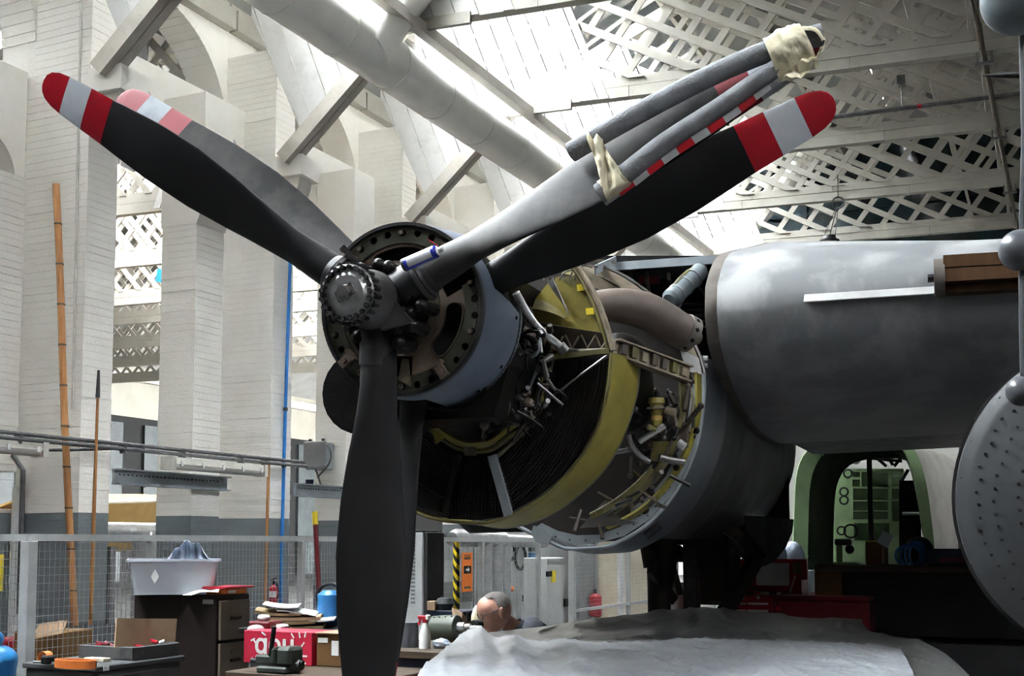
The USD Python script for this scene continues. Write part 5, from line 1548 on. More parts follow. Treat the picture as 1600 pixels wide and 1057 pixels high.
part(t, 'diamond_label', turn(extrude(Polygon([(0, -.05), (.028, 0), (0, .05), (-.028, 0)]), V(W0 + .14, yA - .032, ZF + .13), V(1, 0, 0), ZV, .003), TA, tc_), 'paper', smooth=False)
for i, (a, m_) in enumerate(((.2, 'paper_grey'), (.42, 'red_paint'), (.6, 'paper'), (.8, 'cardboard'))):
    x = W0 + (W1 - W0) * a
    single('packet', ['grey packet in the plastic tub', 'red packet in the plastic tub', 'white packet in the plastic tub', 'brown packet in the plastic tub'][i], 'packet', turn(rbox(x - .06, x + .06, yA + .06, yB - .06, ZF + .014, ZF + .12 + .02 * i, .02), TA, tc_), m_, smooth=False)
g = []
for i in range(18):
    a = i / 17
    px = 256 + 80 * a
    top = 876 - 30 * math.sin(a * math.pi) ** .6 - 3 * math.sin(a * 19)
    g.append([at(px + (295 - px) * .25 * w, 878 + (top - 878) * w, 8.42 + .1 * math.sin(w * 3.1) + .04 * math.sin(i * 1.9)) for w in np.linspace(-.25, 1, 8)])
single('plastic_bag', 'clear crumpled plastic bag rising out of the tub', 'bag', shell(np.array(g), .004), 'clear_bag', smooth=50)
fo = thing('folder', 'red folder and orange box on the corner of the filing cabinet', 'folder', c1)
bx(fo, 'orange_box', 'orange_strap', c1[0] - .16, c1[0] + .0, c1[1] + .06, yr - .03, ZF + .002, ZF + .04)
part(fo, 'red_cover', turn(rbox(c1[0] - .20, c1[0] + .04, c1[1] + .05, yr + .03, ZF + .042, ZF + .058, .004), 4, c1), 'red_paint', smooth=False)
part(fo, 'white_tag', box(c1[0] + .0, c1[0] + .003, c1[1] + .12, c1[1] + .2, ZF + .01, ZF + .03), 'paper', smooth=False)
pp_ = thing('loose_paper', 'crumpled papers under the tub on the filing cabinet', 'paper', c1)
part(pp_, 'sheet', shell(np.array([[at(285 + 14 * i, 931 - i * 1.6 + 2 * math.sin(i * 2), 8.17), at(288 + 14 * i, 927 - i * 2 + 2 * math.cos(i * 2), 8.3)] for i in range(5)]), .002), 'paper', smooth=40)

# ------------------------------------------------------------------ bench with the red carton and vice
b0 = at(388, 1043, 7.3)
ZB = b0[2]
t = thing('workbench', 'dark wooden workbench carrying the red carton and the vice', 'workbench', (b0[0] + .3, b0[1], 0))
bx(t, 'top', 'bench_wood', b0[0] + .02, b0[0] + 1.1, b0[1] - .25, b0[1] + .5, ZB - .05, ZB)
for x in (b0[0] + .05, b0[0] + 1.0):
    for y in (b0[1] - .2, b0[1] + .42):
        bx(t, 'leg', 'dark_grey', x, x + .07, y, y + .07, 0, ZB - .05)
bx(t, 'drawer', 'dark_grey', b0[0] + .0, b0[0] + .6, b0[1] - .22, b0[1] + .5, ZB - .25, ZB - .06)
r0, r1 = at(384, 1040, 7.45), at(487, 1040, 7.45)
yq = (r0[1] + r1[1]) / 2
x0_, x1_ = atY(380, 1040, yq)[0], atY(487, 1040, yq)[0]
hR = atY(430, 987, yq)[2]
t = thing('carton', 'bright red carton with large white lettering on the workbench', 'box', ((x0_ + x1_) / 2, yq, ZB))
bx(t, 'carton_body', 'red_card', x0_, x1_, yq, yq + .25, ZB + .001, hR, .004)
tm = meshkit.text_mesh('gou', .125, .002, True)
T = np.eye(4); T[:3, 0], T[:3, 1], T[:3, 2] = (1, 0, 0), ZV, (0, -1, 0)
T[:3, 3] = atY(397, 1021, yq) - V(0, .001, 0)
tm.apply_transform(T)
tm.apply_scale(1)
part(t, 'lettering', tm, 'paper', smooth=False)
for i, (x, y) in enumerate(((412, 991), (457, 994), (468, 993), (477, 992), (473, 1008), (395, 1000), (476, 1026), (474, 1036), (398, 1003), (394, 1032))):
    p = atY(x, y, yq - .002)
    part(t, 'confetti_print', turn(box(p[0] - .018, p[0] + .018, yq - .003, yq - .001, p[2] - .005, p[2] + .005), 30 + 25 * i, p, (0, 1, 0)), 'paper', smooth=False)
x2_ = atY(522, 1040, yq)[0]
t = thing('carton', 'brown cardboard carton right of the red one, against the vertical blade', 'box', (x2_, yq, ZB))
bx(t, 'carton_body', 'cardboard_dark', x1_ + .02, x2_ + .15, yq + .02, yq + .3, ZB + .001, hR - .005, .004)
part(t, 'white_label', box(x2_ - .03, x2_ + .02, yq + .014, yq + .02, ZB + .07, ZB + .16), 'paper', smooth=False)
part(t, 'white_label', box(x2_ - .13, x2_ - .06, yq + .014, yq + .02, hR - .06, hR - .03), 'paper', smooth=False)
part(t, 'lid_flap', rbox(x1_ + .02, x2_ + .15, yq + .0, yq + .3, hR - .005, hR + .003, .002), 'cardboard', smooth=False)
# vice
vv = at(436, 1046, 7.0); vv[2] = ZB
t = thing('bench_vice', 'grey-green engineer\'s bench vice in front of the red carton', 'vice', vv)
bx(t, 'base', 'vise_green', vv[0] - .11, vv[0] + .11, vv[1] - .08, vv[1] + .08, ZB, ZB + .04, .01)
bx(t, 'fixed_jaw', 'vise_green', vv[0] + .02, vv[0] + .13, vv[1] - .07, vv[1] + .07, ZB + .04, ZB + .155, .02)
bx(t, 'moving_jaw', 'vise_green', vv[0] - .03, vv[0] + .02, vv[1] - .07, vv[1] + .07, ZB + .05, ZB + .15, .012)
bx(t, 'slide', 'vise_green', vv[0] - .15, vv[0] + .05, vv[1] - .035, vv[1] + .035, ZB + .045, ZB + .10, .01)
part(t, 'screw', rod((vv[0] - .2, vv[1], ZB + .06), (vv[0] + .17, vv[1], ZB + .06), .016, 12), 'steel_dark')
part(t, 'anvil', tube([(vv[0] + .10, vv[1], ZB + .04), (vv[0] + .16, vv[1], ZB + .05)], [.05, .03], 12), 'vise_green')
part(t, 'tommy_bar', rod((vv[0] - .02, vv[1] - .06, ZB + .10), (vv[0] + .005, vv[1] - .06, ZB + .27), .014, 8), 'black')
# papers and folders piled behind
t0_ = at(455, 982, 8.0)
sb = thing('side_table', 'dark table behind the red carton carrying the pile of papers', 'table', (t0_[0], t0_[1], 0))
bx(sb, 'top', 'black', t0_[0] - .35, t0_[0] + .45, t0_[1] - .12, t0_[1] + .4, t0_[2] - .04, t0_[2])
bx(sb, 'body', 'dark_grey', t0_[0] - .3, t0_[0] + .4, t0_[1] - .05, t0_[1] + .35, 0, t0_[2] - .04)
for i, (x0p, x1p, yp, m_, dz, lab) in enumerate([(418, 505, 978, 'paper_brown', .03, 'brown folder at the bottom of the paper pile'), (412, 492, 970, 'paper_brown', .02, 'brown envelope low in the paper pile'), (405, 500, 964, 'cardboard', .02, 'tan card folder in the middle of the paper pile'),
                                     (398, 470, 958, 'paper_brown', .018, 'brown folder sliding left off the paper pile'), (432, 478, 954, 'paper_grey', .008, 'grey sheets curling near the top of the paper pile'), (452, 493, 957, 'paper', .006, 'white sheets drooping off the right of the paper pile'),
                                     (410, 466, 949, 'paper_grey', .006, 'pale blue sheet on top of the paper pile'), (480, 522, 968, 'paper', .01, 'white magazine right of the paper pile by the blade')]):
    g = []
    for j in range(7):
        a = j / 6
        px = x0p + (x1p - x0p) * a
        sag = (6 * a ** 2 if i in (4, 5) else 2 * math.sin(a * 3)) - (4 * (1 - a) ** 2 if i in (3, 6) else 0)
        g.append([at(px, yp + sag, 7.95), at(px + 3, yp - 4 + sag, 8.15), at(px + 6, yp - 6 + sag * .8, 8.3)])
    single('folder', lab, 'paper', shell(np.array(g), -dz), m_, smooth=40, group='pile of papers behind the red carton')
rt = at(412, 982, 7.75)
t = thing('red_tray', 'small dark red tray of oddments left of the paper pile', 'tray', rt)
bx(t, 'tray', 'red_dark', rt[0] - .09, rt[0] + .08, rt[1] - .05, rt[1] + .1, rt[2] - .02, rt[2] + .045, .01)
part(t, 'white_oddment', rbox(rt[0] - .05, rt[0] + .02, rt[1] - .02, rt[1] + .06, rt[2] + .045, rt[2] + .085, .015), 'paper', smooth=False)
q = at(440, 981, 7.75)
single('tissue_pack', 'small lilac tissue pack beside the red tray', 'packet', rbox(q[0] - .045, q[0] + .03, q[1] - .03, q[1] + .05, q[2] - .03, q[2] + .02, .012), 'paper', smooth=False)
q = at(400, 984, 7.7)
single('crumpled_cloth', 'grey-green crumpled cloth left of the red tray', 'cloth', trimesh.PointCloud(V(*[[q[0], q[1], q[2]]]) + trimesh.creation.icosphere(2, .05).vertices * [1.2, 1, .6]).convex_hull, 'paper_grey')
q = at(515, 950, 8.3)
t = thing('blue_drum', 'blue round plastic drum partly hidden by the vertical blade', 'drum', q)
part(t, 'drum', tube([q - ZV * .14, q - ZV * .1, q + ZV * .09, q + ZV * .12], [.07, .085, .085, .05], 20), 'plastic_blue')
part(t, 'handle', tube([q + V(-.09, 0, .03), q + V(-.09, 0, .12), q + V(-.03, 0, .16), q + V(.06, 0, .15)], .012, 8, smoothpath=14), 'black')
# fire extinguisher, hung canes etc. by the piers
q = atX(427, 930, XW + .053)
t = thing('fire_extinguisher', 'small red fire extinguisher on the third brick pier behind the fence', 'fire extinguisher', q)
part(t, 'cylinder', tube([q - ZV * .1, q - ZV * .085, q + ZV * .07, q + ZV * .1, q + ZV * .12], [.04, .052, .052, .035, .015], 18), 'red_paint')
part(t, 'label', lathe([(-.03, .0525), (.045, .0525)], q, ZV, V(0, -1, 0), V(1, 0, 0), 12, -.6, 1.4), 'paper')
part(t, 'valve', [tube([q + ZV * .12, q + ZV * .17], .014, 8), rod(q + V(0, -.05, .17), q + V(0, .06, .20), .008, 6)], 'black')
part(t, 'hose', tube([q + V(.02, 0, .15), q + V(.07, 0, .08), q + V(.06, 0, -.05)], .010, 6, smoothpath=10), 'black')
a, b = at(492, 800, 12.2), at(507, 1075, 12.0); b[2] = .01
t = thing('tool_pole', 'dark red pole with a yellow grip leaning behind the fence by the blade', 'pole', b)
part(t, 'shaft', rod(b, a, .026, 10), 'red_dark')
part(t, 'grip', rod(lerp(b, a, .93), a, .031, 10), 'yellow')
# plant beyond the left arcade: lagged silver pipes and a tan boat-shaped cover
q = atX(205, 832, -11.0)
t = thing('pipework', 'silver foil lagged pipes seen between the first two brick piers', 'pipe', (q[0], q[1], 0))
part(t, 'pipe', tube([q + V(-.3, -1.6, 0), q + V(0, 2.4, 0)], .13, 16), 'foil')
part(t, 'pipe', tube([q + V(0, .2, 0), q + V(0, .2, -q[2] + .05)], .12, 16), 'foil')
part(t, 'pipe', tube([q + V(-.1, -.7, 0), q + V(-.1, -.7, -q[2] + .05)], .10, 16), 'foil')
part(t, 'valve_box', rbox(q[0] + .08, q[0] + .3, q[1] + .3, q[1] + .55, q[2] - .55, q[2] - .3, .01), 'plastic_blue', smooth=False)
part(t, 'red_valve', rbox(q[0] + .1, q[0] + .25, q[1] + .75, q[1] + .9, q[2] - .7, q[2] - .35, .01), 'red_paint', smooth=False)
q = atX(225, 812, -14.0)
t = thing('boat', 'tan boat-like hull with a cream edge behind the first gap in the arcade', 'boat', (q[0], q[1], 0))
hull = []
for i, w in enumerate(np.linspace(0, 1, 14)):
    y = q[1] - 2.6 + 6.0 * w
    wd = .9 * math.sin(math.pi * min(.95, .12 + w)) ** .5
    hull.append([(q[0] + wd * c, y, q[2] + .28 * math.sin(math.pi * (.15 + .7 * w)) - .75 * (1 - abs(c) ** 3)) for c in np.linspace(-1, 1, 11)])
part(t, 'hull', shell(np.array(hull), .04), 'tan_boat', smooth=50)
part(t, 'deck', shell(np.array([[h[0], lerp(h[0], h[-1], .5) + ZV * .14, h[-1]] for h in np.array(hull)]), .03), 'tan_boat', smooth=50)
part(t, 'rim', tube([h[-1] for h in hull], .035, 8), 'cream')
part(t, 'cradle', [box(q[0] - .5, q[0] + .5, q[1] + s - .06, q[1] + s + .06, 0, q[2] - .45) for s in (-1.2, 1.6)], 'dark_grey')
# ------------------------------------------------------------------ right of the vertical blade
q = at(650, 905, 10.2)
t = thing('equipment_rack', 'tall white equipment rack with a grille edge right of the vertical blade', 'rack', (q[0], q[1], 0))
xa, xb_ = atY(640, 900, q[1])[0], atY(661, 900, q[1])[0]
bx(t, 'panel', 'light_grey', xa - .05, xb_, q[1], q[1] + .3, 0, q[2] + .40, .01)
bx(t, 'cap', 'black', xa - .05, xb_ + .005, q[1], q[1] + .3, q[2] + .40, q[2] + .415, .004)
bx(t, 'side', 'dark_grey', xb_, xb_ + .03, q[1] + .02, q[1] + .32, 0, q[2] + .40, .006)
for k in range(16):
    z = q[2] + .3 - k * .034
    part(t, 'vent_slot', box(xa + .015, xa + .055, q[1] - .004, q[1] + .002, z, z + .016), 'mid_grey', smooth=False)
q = at(640, 1014, 7.4)
ZD = q[2]
t = thing('workbench', 'long wooden workbench right of the vertical blade carrying the motor', 'workbench', (q[0] + .5, q[1], 0))
bx(t, 'top', 'bench_wood', q[0] - .35, q[0] + .95, q[1] - .12, q[1] + .6, ZD - .05, ZD)
bx(t, 'apron', 'plastic_navy', q[0] - .3, q[0] + .9, q[1] - .08, q[1] - .05, ZD - .19, ZD - .05)
for x in (q[0] - .3, q[0] + .8):
    for y in (q[1] - .05, q[1] + .5):
        bx(t, 'leg', 'dark_grey', x, x + .08, y, y + .08, 0, ZD - .05)
bx(t, 'lower_shelf', 'mid_grey', q[0] - .3, q[0] + .9, q[1] - .2, q[1] + .5, ZD - .36, ZD - .33)
w = at(640, 1010, 7.5); w[2] = ZD
single('grey_tub', 'blue-grey open plastic cylinder on the bench next to the vertical blade', 'container', tube([w, w + ZV * .155], .055, 24), 'grey_knob')
w = at(664, 1013, 7.4); w[2] = ZD
t = thing('spray_bottle', 'white spray bottle with a red trigger on the bench', 'bottle', w)
part(t, 'bottle', lathe([(0, 0), (0, .036), (.09, .036), (.13, .024), (.16, .013), (.165, .013)], w, ZV, V(1, 0, 0), V(0, 1, 0), 20), 'paper')
part(t, 'collar', tube([w + ZV * .16, w + ZV * .18], .016, 12), 'red_paint')
part(t, 'trigger', [rbox(w[0] - .05, w[0] + .012, w[1] - .01, w[1] + .01, w[2] + .18, w[2] + .205, .005), beam(w + V(-.03, 0, .19), w + V(-.045, 0, .145), .012, .012)], 'red_paint')
part(t, 'nozzle_head', rbox(w[0] + .005, w[0] + .035, w[1] - .012, w[1] + .012, w[2] + .175, w[2] + .21, .006), 'paper', smooth=False)
m0, m1 = at(678, 983, 7.7), at(716, 981, 7.62)
t = thing('electric_motor', 'olive grey cylindrical motor lying on the bench in front of the man', 'motor', V(m0[0], m0[1], ZD))
rM = .082
part(t, 'casing', tube([m0, m0 + (m1 - m0) * .02, m0 + (m1 - m0) * .96, m1], [rM * .94, rM, rM, rM * .93], 32), 'olive_paint', smooth=40)
md = nrm(m1 - m0)
part(t, 'spindle', [tube([m1, m1 + md * .05], [.035, .03], 16), tube([m1 + md * .05, m1 + md * .09], .02, 12)], 'alu', smooth=40)
part(t, 'cradle', rbox(m0[0] + .02, m1[0] - .02, m0[1] - .06, m0[1] + .06, ZD, m0[2] - rM + .015, .006), 'bench_wood', smooth=False)
part(t, 'screws', bolts([m0 + (m1 - m0) * q_ + (ZV * math.cos(.5) - nrm(np.cross(md, ZV)) * -math.sin(.5)) * rM for q_ in (.12, .35, .6, .85)], ZV, .006, .006), 'steel_dark')
single('shaft_block', 'white block at the end of the motor spindle', 'block', rbox(*sum(([a - b_, a + b_] for a, b_ in zip(m1 + md * .13 - ZV * .02, (.035, .025, .025))), []), .006), 'paper', smooth=False)
w = at(690, 1003, 7.42)
single('blue_rag', 'crumpled blue rag on the bench below the motor', 'rag', trimesh.Trimesh(*[(lambda s: (s.vertices * (1 + .5 * (meshkit.fbm(s.vertices * 2.3, 3, 4)[:, None] - .5)) * [.062, .045, .032] + V(w[0], w[1], ZD + .028), s.faces))(trimesh.creation.icosphere(3, 1.0))][0]), 'clear_bag', smooth=60)
w = at(700, 955, 9.0)
t = thing('storage_tray', 'dark storage tray behind the motor', 'tray', V(w[0], w[1], 0))
bx(t, 'tray', 'plastic_navy', w[0] - .15, w[0] + .14, w[1], w[1] + .3, w[2] - .06, w[2] - .0)
bx(t, 'stand', 'dark_grey', w[0] - .13, w[0] + .12, w[1] + .02, w[1] + .28, 0, w[2] - .06)
w2 = at(674, 948, 9.05)
single('small_carton', 'small tan carton on the dark tray behind the motor', 'box', rbox(w2[0] - .04, w2[0] + .03, w2[1], w2[1] + .08, w[2] - .0, w[2] + .07, .004), 'cardboard', smooth=False)
w3 = at(695, 943, 9.1)
single('desk_lamp_head', 'dark rounded lamp head with a red mark on the tray behind the motor', 'lamp', cat([tube([V(w3[0], w3[1], w[2] + .002), V(w3[0], w3[1], w[2] + .05), V(w3[0], w3[1], w[2] + .09)], [.05, .075, .055], 18), rod(V(w3[0] - .12, w3[1], w[2] + .03), V(w3[0] - .02, w3[1], w[2] + .1), .008, 6)]), 'dark_grey')
w4 = at(720, 962, 8.5)
single('carton_flap', 'open yellowish carton flap behind the motor', 'box', shell(np.array([[at(706, 950, 8.5), at(708, 975, 8.45)], [at(722, 958, 8.4), at(722, 980, 8.4)], [at(735, 970, 8.5), at(733, 986, 8.45)]]), .01), 'cardboard', smooth=False)
w = at(746, 966, 8.6)
single('cream_sack', 'cream rounded sack behind the man\'s face', 'sack', trimesh.Trimesh(*[(lambda s: (s.vertices * (1 + .25 * (meshkit.fbm(s.vertices * 2, 3, 9)[:, None] - .5)) * [.045, .05, .09] + w, s.faces))(trimesh.creation.icosphere(3, 1.0))][0]), 'cream', smooth=60)
w = at(744, 980, 7.7)
single('bench_tool', 'black knobbly tool held on the bench in front of the man', 'tool', cat([rbox(w[0] - .04, w[0] + .035, w[1] - .02, w[1] + .03, ZD, w[2] + .03, .012), tube([w + V(.0, -.03, .01), w + V(.0, .04, .01)], .035, 14), rod(w + V(-.06, 0, .03), w + V(-.06, 0, .09), .01, 6)]), 'black')
w = at(714, 955, 9.2)
t = thing('hazard_pole', 'yellow and black striped pole left of the orange sign', 'pole', V(w[0], w[1], 0))
ph_ = at(713, 848, 9.2)
part(t, 'pole', tube([V(w[0], w[1], .0), ph_], .026, 12), 'hazard_stripe')
w = atX(730, 894, FX + .04)
t = thing('orange_sign', 'tall orange notice on the mesh gate above the seated man', 'sign', w)
wy0, wy1, wz0, wz1 = atX(722, 894, FX + .04)[1], atX(738, 894, FX + .04)[1], atX(730, 925, FX + .04)[2], atX(730, 864, FX + .04)[2]
part(t, 'board', box(FX + .035, FX + .042, wy0, wy1, wz0, wz1), 'orange_sign', smooth=False)
ym_, zm_ = (wy0 + wy1) / 2, lerp(wz0, wz1, .56)
part(t, 'black_panel', box(FX + .042, FX + .045, ym_ - .1, ym_ + .1, zm_ - .05, zm_ + .05), 'black', smooth=False)
ar = Polygon([(-.05, -.012), (.01, -.012), (.01, -.035), (.055, 0), (.01, .035), (.01, .012), (-.05, .012)])
part(t, 'white_arrow', extrude(ar, V(FX + .045, ym_, zm_), V(0, 1, 0), ZV, .003), 'paper', smooth=False)
for z, h in ((.93, .012), (.88, .018), (.84, .018), (.12, .014), (.09, .014)):
    part(t, 'text_line', box(FX + .042, FX + .044, ym_ - .09, ym_ + .09, lerp(wz0, wz1, z) - h / 2, lerp(wz0, wz1, z) + h / 2), 'rust', smooth=False)
# foil lagged ducts behind the gate
q = atX(706, 843, -8.0)
t = thing('pipework', 'silver foil lagged ducts behind the gate right of the orange sign', 'duct', (q[0], q[1], 0))
qe = atX(783, 843, -8.0)
part(t, 'duct', tube([q, q + V(0, .15, .02), qe - V(0, .1, 0), qe], [.10, .13, .13, .13], 18), 'foil')
qv = atX(773, 860, -8.0)
for dy, r in ((-.35, .12), (.0, .13), (.32, .11)):
    part(t, 'riser', tube([qv + V(0, dy, .1), V(qv[0], qv[1] + dy, 0.0)], r, 18), 'foil')
part(t, 'duct', tube([qe + V(0, .05, -.02), atX(850, 847, -8.0)], .10, 16), 'foil')
for x, y in ((735, 834), (720, 836), (748, 834)):
    part(t, 'fitting', ball(atX(x, y, -8.0), .07, 2), 'foil')
q = atX(725, 900, -8.6)
t = thing('stacked_crates', 'stack of pale grey crates behind the gate', 'crate', (q[0], q[1], 0))
for k in range(5):
    bx(t, 'crate', ['wire_grey', 'light_grey', 'mid_grey', 'light_grey', 'wire_grey'][k], q[0] - .55, q[0] - .1, q[1] - 1.3, q[1] + .5, .0 + k * .33, .35 + k * .33)
q = atX(840, 900, -8.5)
t = thing('control_panel', 'grey control gear with black cables and orange knobs behind the gate', 'control panel', (q[0], q[1], 0))
bx(t, 'backboard', 'light_grey', -8.6, -8.5, q[1] - 2.2, q[1] + 1.6, 0, 2.1)
for y_, z_, r in ((800, 1.45, .14), (815, 1.35, .2)):
    p = atX(y_, 900, -8.45)
    part(t, 'cable_coil', tube([V(-8.47, p[1] + r * math.cos(a), z_ + r * math.sin(a)) for a in np.linspace(0, 5.5, 20)], .025, 8), 'black')
for x, y in ((833, 905), (799, 921), (760, 922)):
    p = atX(x, y, -8.47)
    part(t, 'orange_knob', ball(p, .05, 2), 'orange_strap')
for x, y, m_ in ((832, 869, 'plastic_blue'), (832, 858, 'olive_paint'), (822, 935, 'black')):
    p = atX(x, y, -8.47)
    part(t, 'label_plate', box(-8.5, -8.45, p[1] - .1, p[1] + .1, p[2] - .05, p[2] + .05), m_, smooth=False)
for k in range(3):
    p = atX(822 + 3 * k, 945, -8.47)
    part(t, 'yellow_lever', beam(p, p + V(0, .1, -.16), .03, .03), 'yellow', smooth=False)
q = atX(867, 930, -6.4)
t = thing('electrical_cabinet', 'pale tall electrical cabinet with a yellow label behind the mesh fence', 'cabinet', (q[0], q[1], 0))
cy0, cy1 = atX(855, 930, -7.3)[1], atX(881, 930, -7.3)[1]
bx(t, 'case', 'light_grey', -7.7, -7.3, cy0, cy1, 0, atX(867, 872, -7.3)[2], .01)
p = atX(865, 898, -7.28)
part(t, 'yellow_label', box(-7.3, -7.285, p[1] - .05, p[1] + .1, p[2] - .12, p[2] + .06), 'yellow', smooth=False)
part(t, 'black_switch', box(-7.3, -7.26, p[1] - .25, p[1] - .1, p[2] - .03, p[2] + .05), 'black', smooth=False)
for z in (.6, 1.5):
    part(t, 'hinge', box(-7.3, -7.26, cy1 - .02, cy1 + .12, z, z + .12), 'black', smooth=False)
q = atX(945, 915, -7.9)
t = thing('partition', 'grey panelled partition far behind the fence left of the undercarriage', 'partition', (q[0], q[1], 0))
ys_ = [float(atX(x, 915, -7.9)[1]) for x in (905, 932, 955, 982)]
for a, b in zip(ys_[:-1], ys_[1:]):
    bx(t, 'panel', 'steel_grey', -8.0, -7.9, a + .02, b - .02, 0, 2.3)
    bx(t, 'stile', 'light_grey', -7.9, -7.86, b - .06, b, 0, 2.3)
q = atX(930, 945, -7.8)
t = thing('fire_extinguisher', 'red fire extinguisher in the distance beside the grey partition', 'fire extinguisher', q)
part(t, 'cylinder', tube([q - ZV * .22, q - ZV * .19, q + ZV * .14, q + ZV * .19], [.10, .12, .12, .05], 16), 'red_paint')
part(t, 'valve', tube([q + ZV * .19, q + ZV * .26], .03, 8), 'black')
q = atX(1000, 915, -7.4)
t = thing('door_panel', 'pale beige door panel far behind the undercarriage leg', 'door', (q[0], q[1], 0))
bx(t, 'leaf', 'cream', -8.0, -7.5, q[1] - .9, q[1] + 2.5, 0, 2.4)
bx(t, 'frame', 'white_paint', -7.5, -7.44, q[1] - .95, q[1] - .7, 0, 2.4)
# jack stand behind the undercarriage
q = at(1058, 920, 9.9)
t = thing('jack', 'white aircraft jack glimpsed behind the undercarriage leg', 'jack', V(q[0], q[1], 0))
part(t, 'column', tube([V(q[0], q[1], 0), V(q[0], q[1], q[2] + .05)], [.07, .05], 14), 'jack_white')
part(t, 'leg', [beam(V(q[0], q[1], .7), V(q[0] + dx, q[1] + dy, .02), .04, .04) for dx, dy in ((.4, 0), (-.3, .3), (-.3, -.3))], 'jack_white')

# ------------------------------------------------------------------ the seated man
hp = at(772, 960, 8.25)


def R3(v, m=None):
    return V(*v)


from manifold3d import Manifold, Mesh as MMesh


def hull2(a, ra, b, rb):
    s1 = trimesh.creation.icosphere(2, ra).vertices + a
    s2 = trimesh.creation.icosphere(2, rb).vertices + b
    return Manifold.hull_points(np.vstack([s1, s2]).astype(np.float32))


def hullm(pts):
    v = np.vstack([trimesh.creation.icosphere(2, r).vertices * V(*sc) + c for c, r, sc in pts])
    return Manifold.hull_points(v.astype(np.float32))


def tri(m, edge=.02, it=10):
    m = m.refine_to_length(edge)
    me = m.to_mesh()
    t = trimesh.Trimesh(me.vert_properties[:, :3], me.tri_verts, process=True)
    trimesh.smoothing.filter_taubin(t, iterations=it)
    return t


# local axes: the man looks along fx (to the left of the picture, slightly towards us and down)
fx = nrm(-RGT * .93 - FWD * .32 + ZV * -.0)
fx[2] = 0; fx = nrm(fx)
lx = np.cross(ZV, fx)                                   # his left, towards the camera? (right-handed)
tilt = nrm(fx * .93 - ZV * .36)                         # face direction, bent down over the bench
upd = nrm(ZV - tilt * (ZV @ tilt))
hc = hp


def HL(f, s, u):                                        # head-local: forward, side, up
    return hc + tilt * f + lx * s + upd * u


man = thing('person', 'grey-haired person in glasses and dark shirt bent over the bench, seen side-on', 'person', V(hp[0], hp[1], 0))
chest = hc - ZV * .21 - fx * .25
hips = V(chest[0], chest[1], .50) - fx * .06
neck = hc - upd * .10 - tilt * .07
sh = [chest + lx * .19 * s + ZV * .08 for s in (-1, 1)]
parts_ = [hull2(HL(-.02, 0, .03), .098, HL(-.035, 0, .02), .100), hullm([(HL(.02, 0, .05), .088, (1, 1, 1)), (HL(-.05, 0, .03), .085, (1, 1, 1)), (HL(.055, 0, -.05), .052, (1, 1, 1)), (HL(.05, 0, -.09), .036, (1, 1, 1)), (HL(-.04, 0, -.06), .055, (1, 1, 1))]),
          hull2(neck, .058, chest + ZV * .09 + fx * .08, .066)]
head_m = parts_[0]
for p in parts_[1:]:
    head_m = head_m + p
nose = Manifold.hull_points(np.array([HL(.098, 0, .025), HL(.135, 0, -.022), HL(.10, .020, -.028), HL(.10, -.020, -.028), HL(.08, .012, .03), HL(.08, -.012, .03)], np.float32))
head_m = head_m + nose
for s in (-1, 1):
    head_m = head_m + hullm([(HL(-.022, s * .097, .005), .014, (1, 1, 1)), (HL(-.030, s * .100, .03), .016, (1, 1, 1)), (HL(-.018, s * .097, -.025), .010, (1, 1, 1))])
head_m = head_m + hull2(HL(.094, -.018, -.060), .011, HL(.094, .018, -.060), .011)
head_m = head_m + hull2(chest + ZV * .09 + fx * .08, .066, chest - ZV * .08, .11)
elb = [chest + lx * .26 * s + fx * .10 - ZV * .24 for s in (-1, 1)]
wr = [chest + lx * .10 * s + fx * .38 - ZV * .26 for s in (-1, 1)]
hand_m = None
for s, w_ in zip((-1, 1), wr):
    pd = nrm(fx * .95 - lx * s * .25 - ZV * .1)
    pside = nrm(np.cross(ZV, pd))
    pl = w_ + pd * .05
    hm = hullm([(w_, .026, (1, 1, 1)), (pl + pside * .03, .016, (1, 1, 1)), (pl - pside * .03, .016, (1, 1, 1))])
    for k_, (o, L1) in enumerate(((.032, .068), (.011, .078), (-.011, .074), (-.031, .058))):
        a0 = pl + pside * o
        a1 = a0 + pd * L1 * .5 - ZV * .006
        a2 = a1 + pd * L1 * .35 - ZV * .025
        hm = hm + hull2(a0, .0095, a1, .009) + hull2(a1, .009, a2, .008)
    th0 = w_ + pd * .02 + pside * .03 * -s
    hm = hm + hull2(th0, .012, th0 + pd * .045 - pside * s * .02 - ZV * .01, .010)
    e_ = elb[0 if s < 0 else 1]
    head_m = head_m + hull2(w_ - pd * .08, .028, w_, .025) + hm + hull2(e_, .036, w_ - pd * .06, .028) + hull2(sh[0 if s < 0 else 1], .045, e_, .036) + hull2(chest - ZV * .02, .06, sh[0 if s < 0 else 1], .045)
body = tri(head_m, .009, 6)
bd = part(man, 'body', body, 'skin_face', smooth=60)
shirt = hullm([(sh[0], .085, (1, 1, 1)), (sh[1], .085, (1, 1, 1)), (chest - ZV * .1, .15, (1, 1, 1)), (chest + ZV * .10 - fx * .03, .08, (1, 1, 1))]) + hullm([(chest - ZV * .1, .16, (1, 1, 1)), (hips + lx * .1, .13, (1, 1, 1)), (hips - lx * .1, .13, (1, 1, 1))])
for s, e_, w_, h_ in zip((-1, 1), elb, wr, sh):
    shirt = shirt + hull2(h_, .078, e_, .058) + hull2(e_, .058, lerp(e_, w_, .7), .042)
shm = tri(shirt, .022, 8)
shm.vertices += (meshkit.fbm(shm.vertices * 9, 3, 3)[:, None] - .5) * .025 * shm.vertex_normals
part(man, 'shirt', shm, 'shirt', smooth=60)
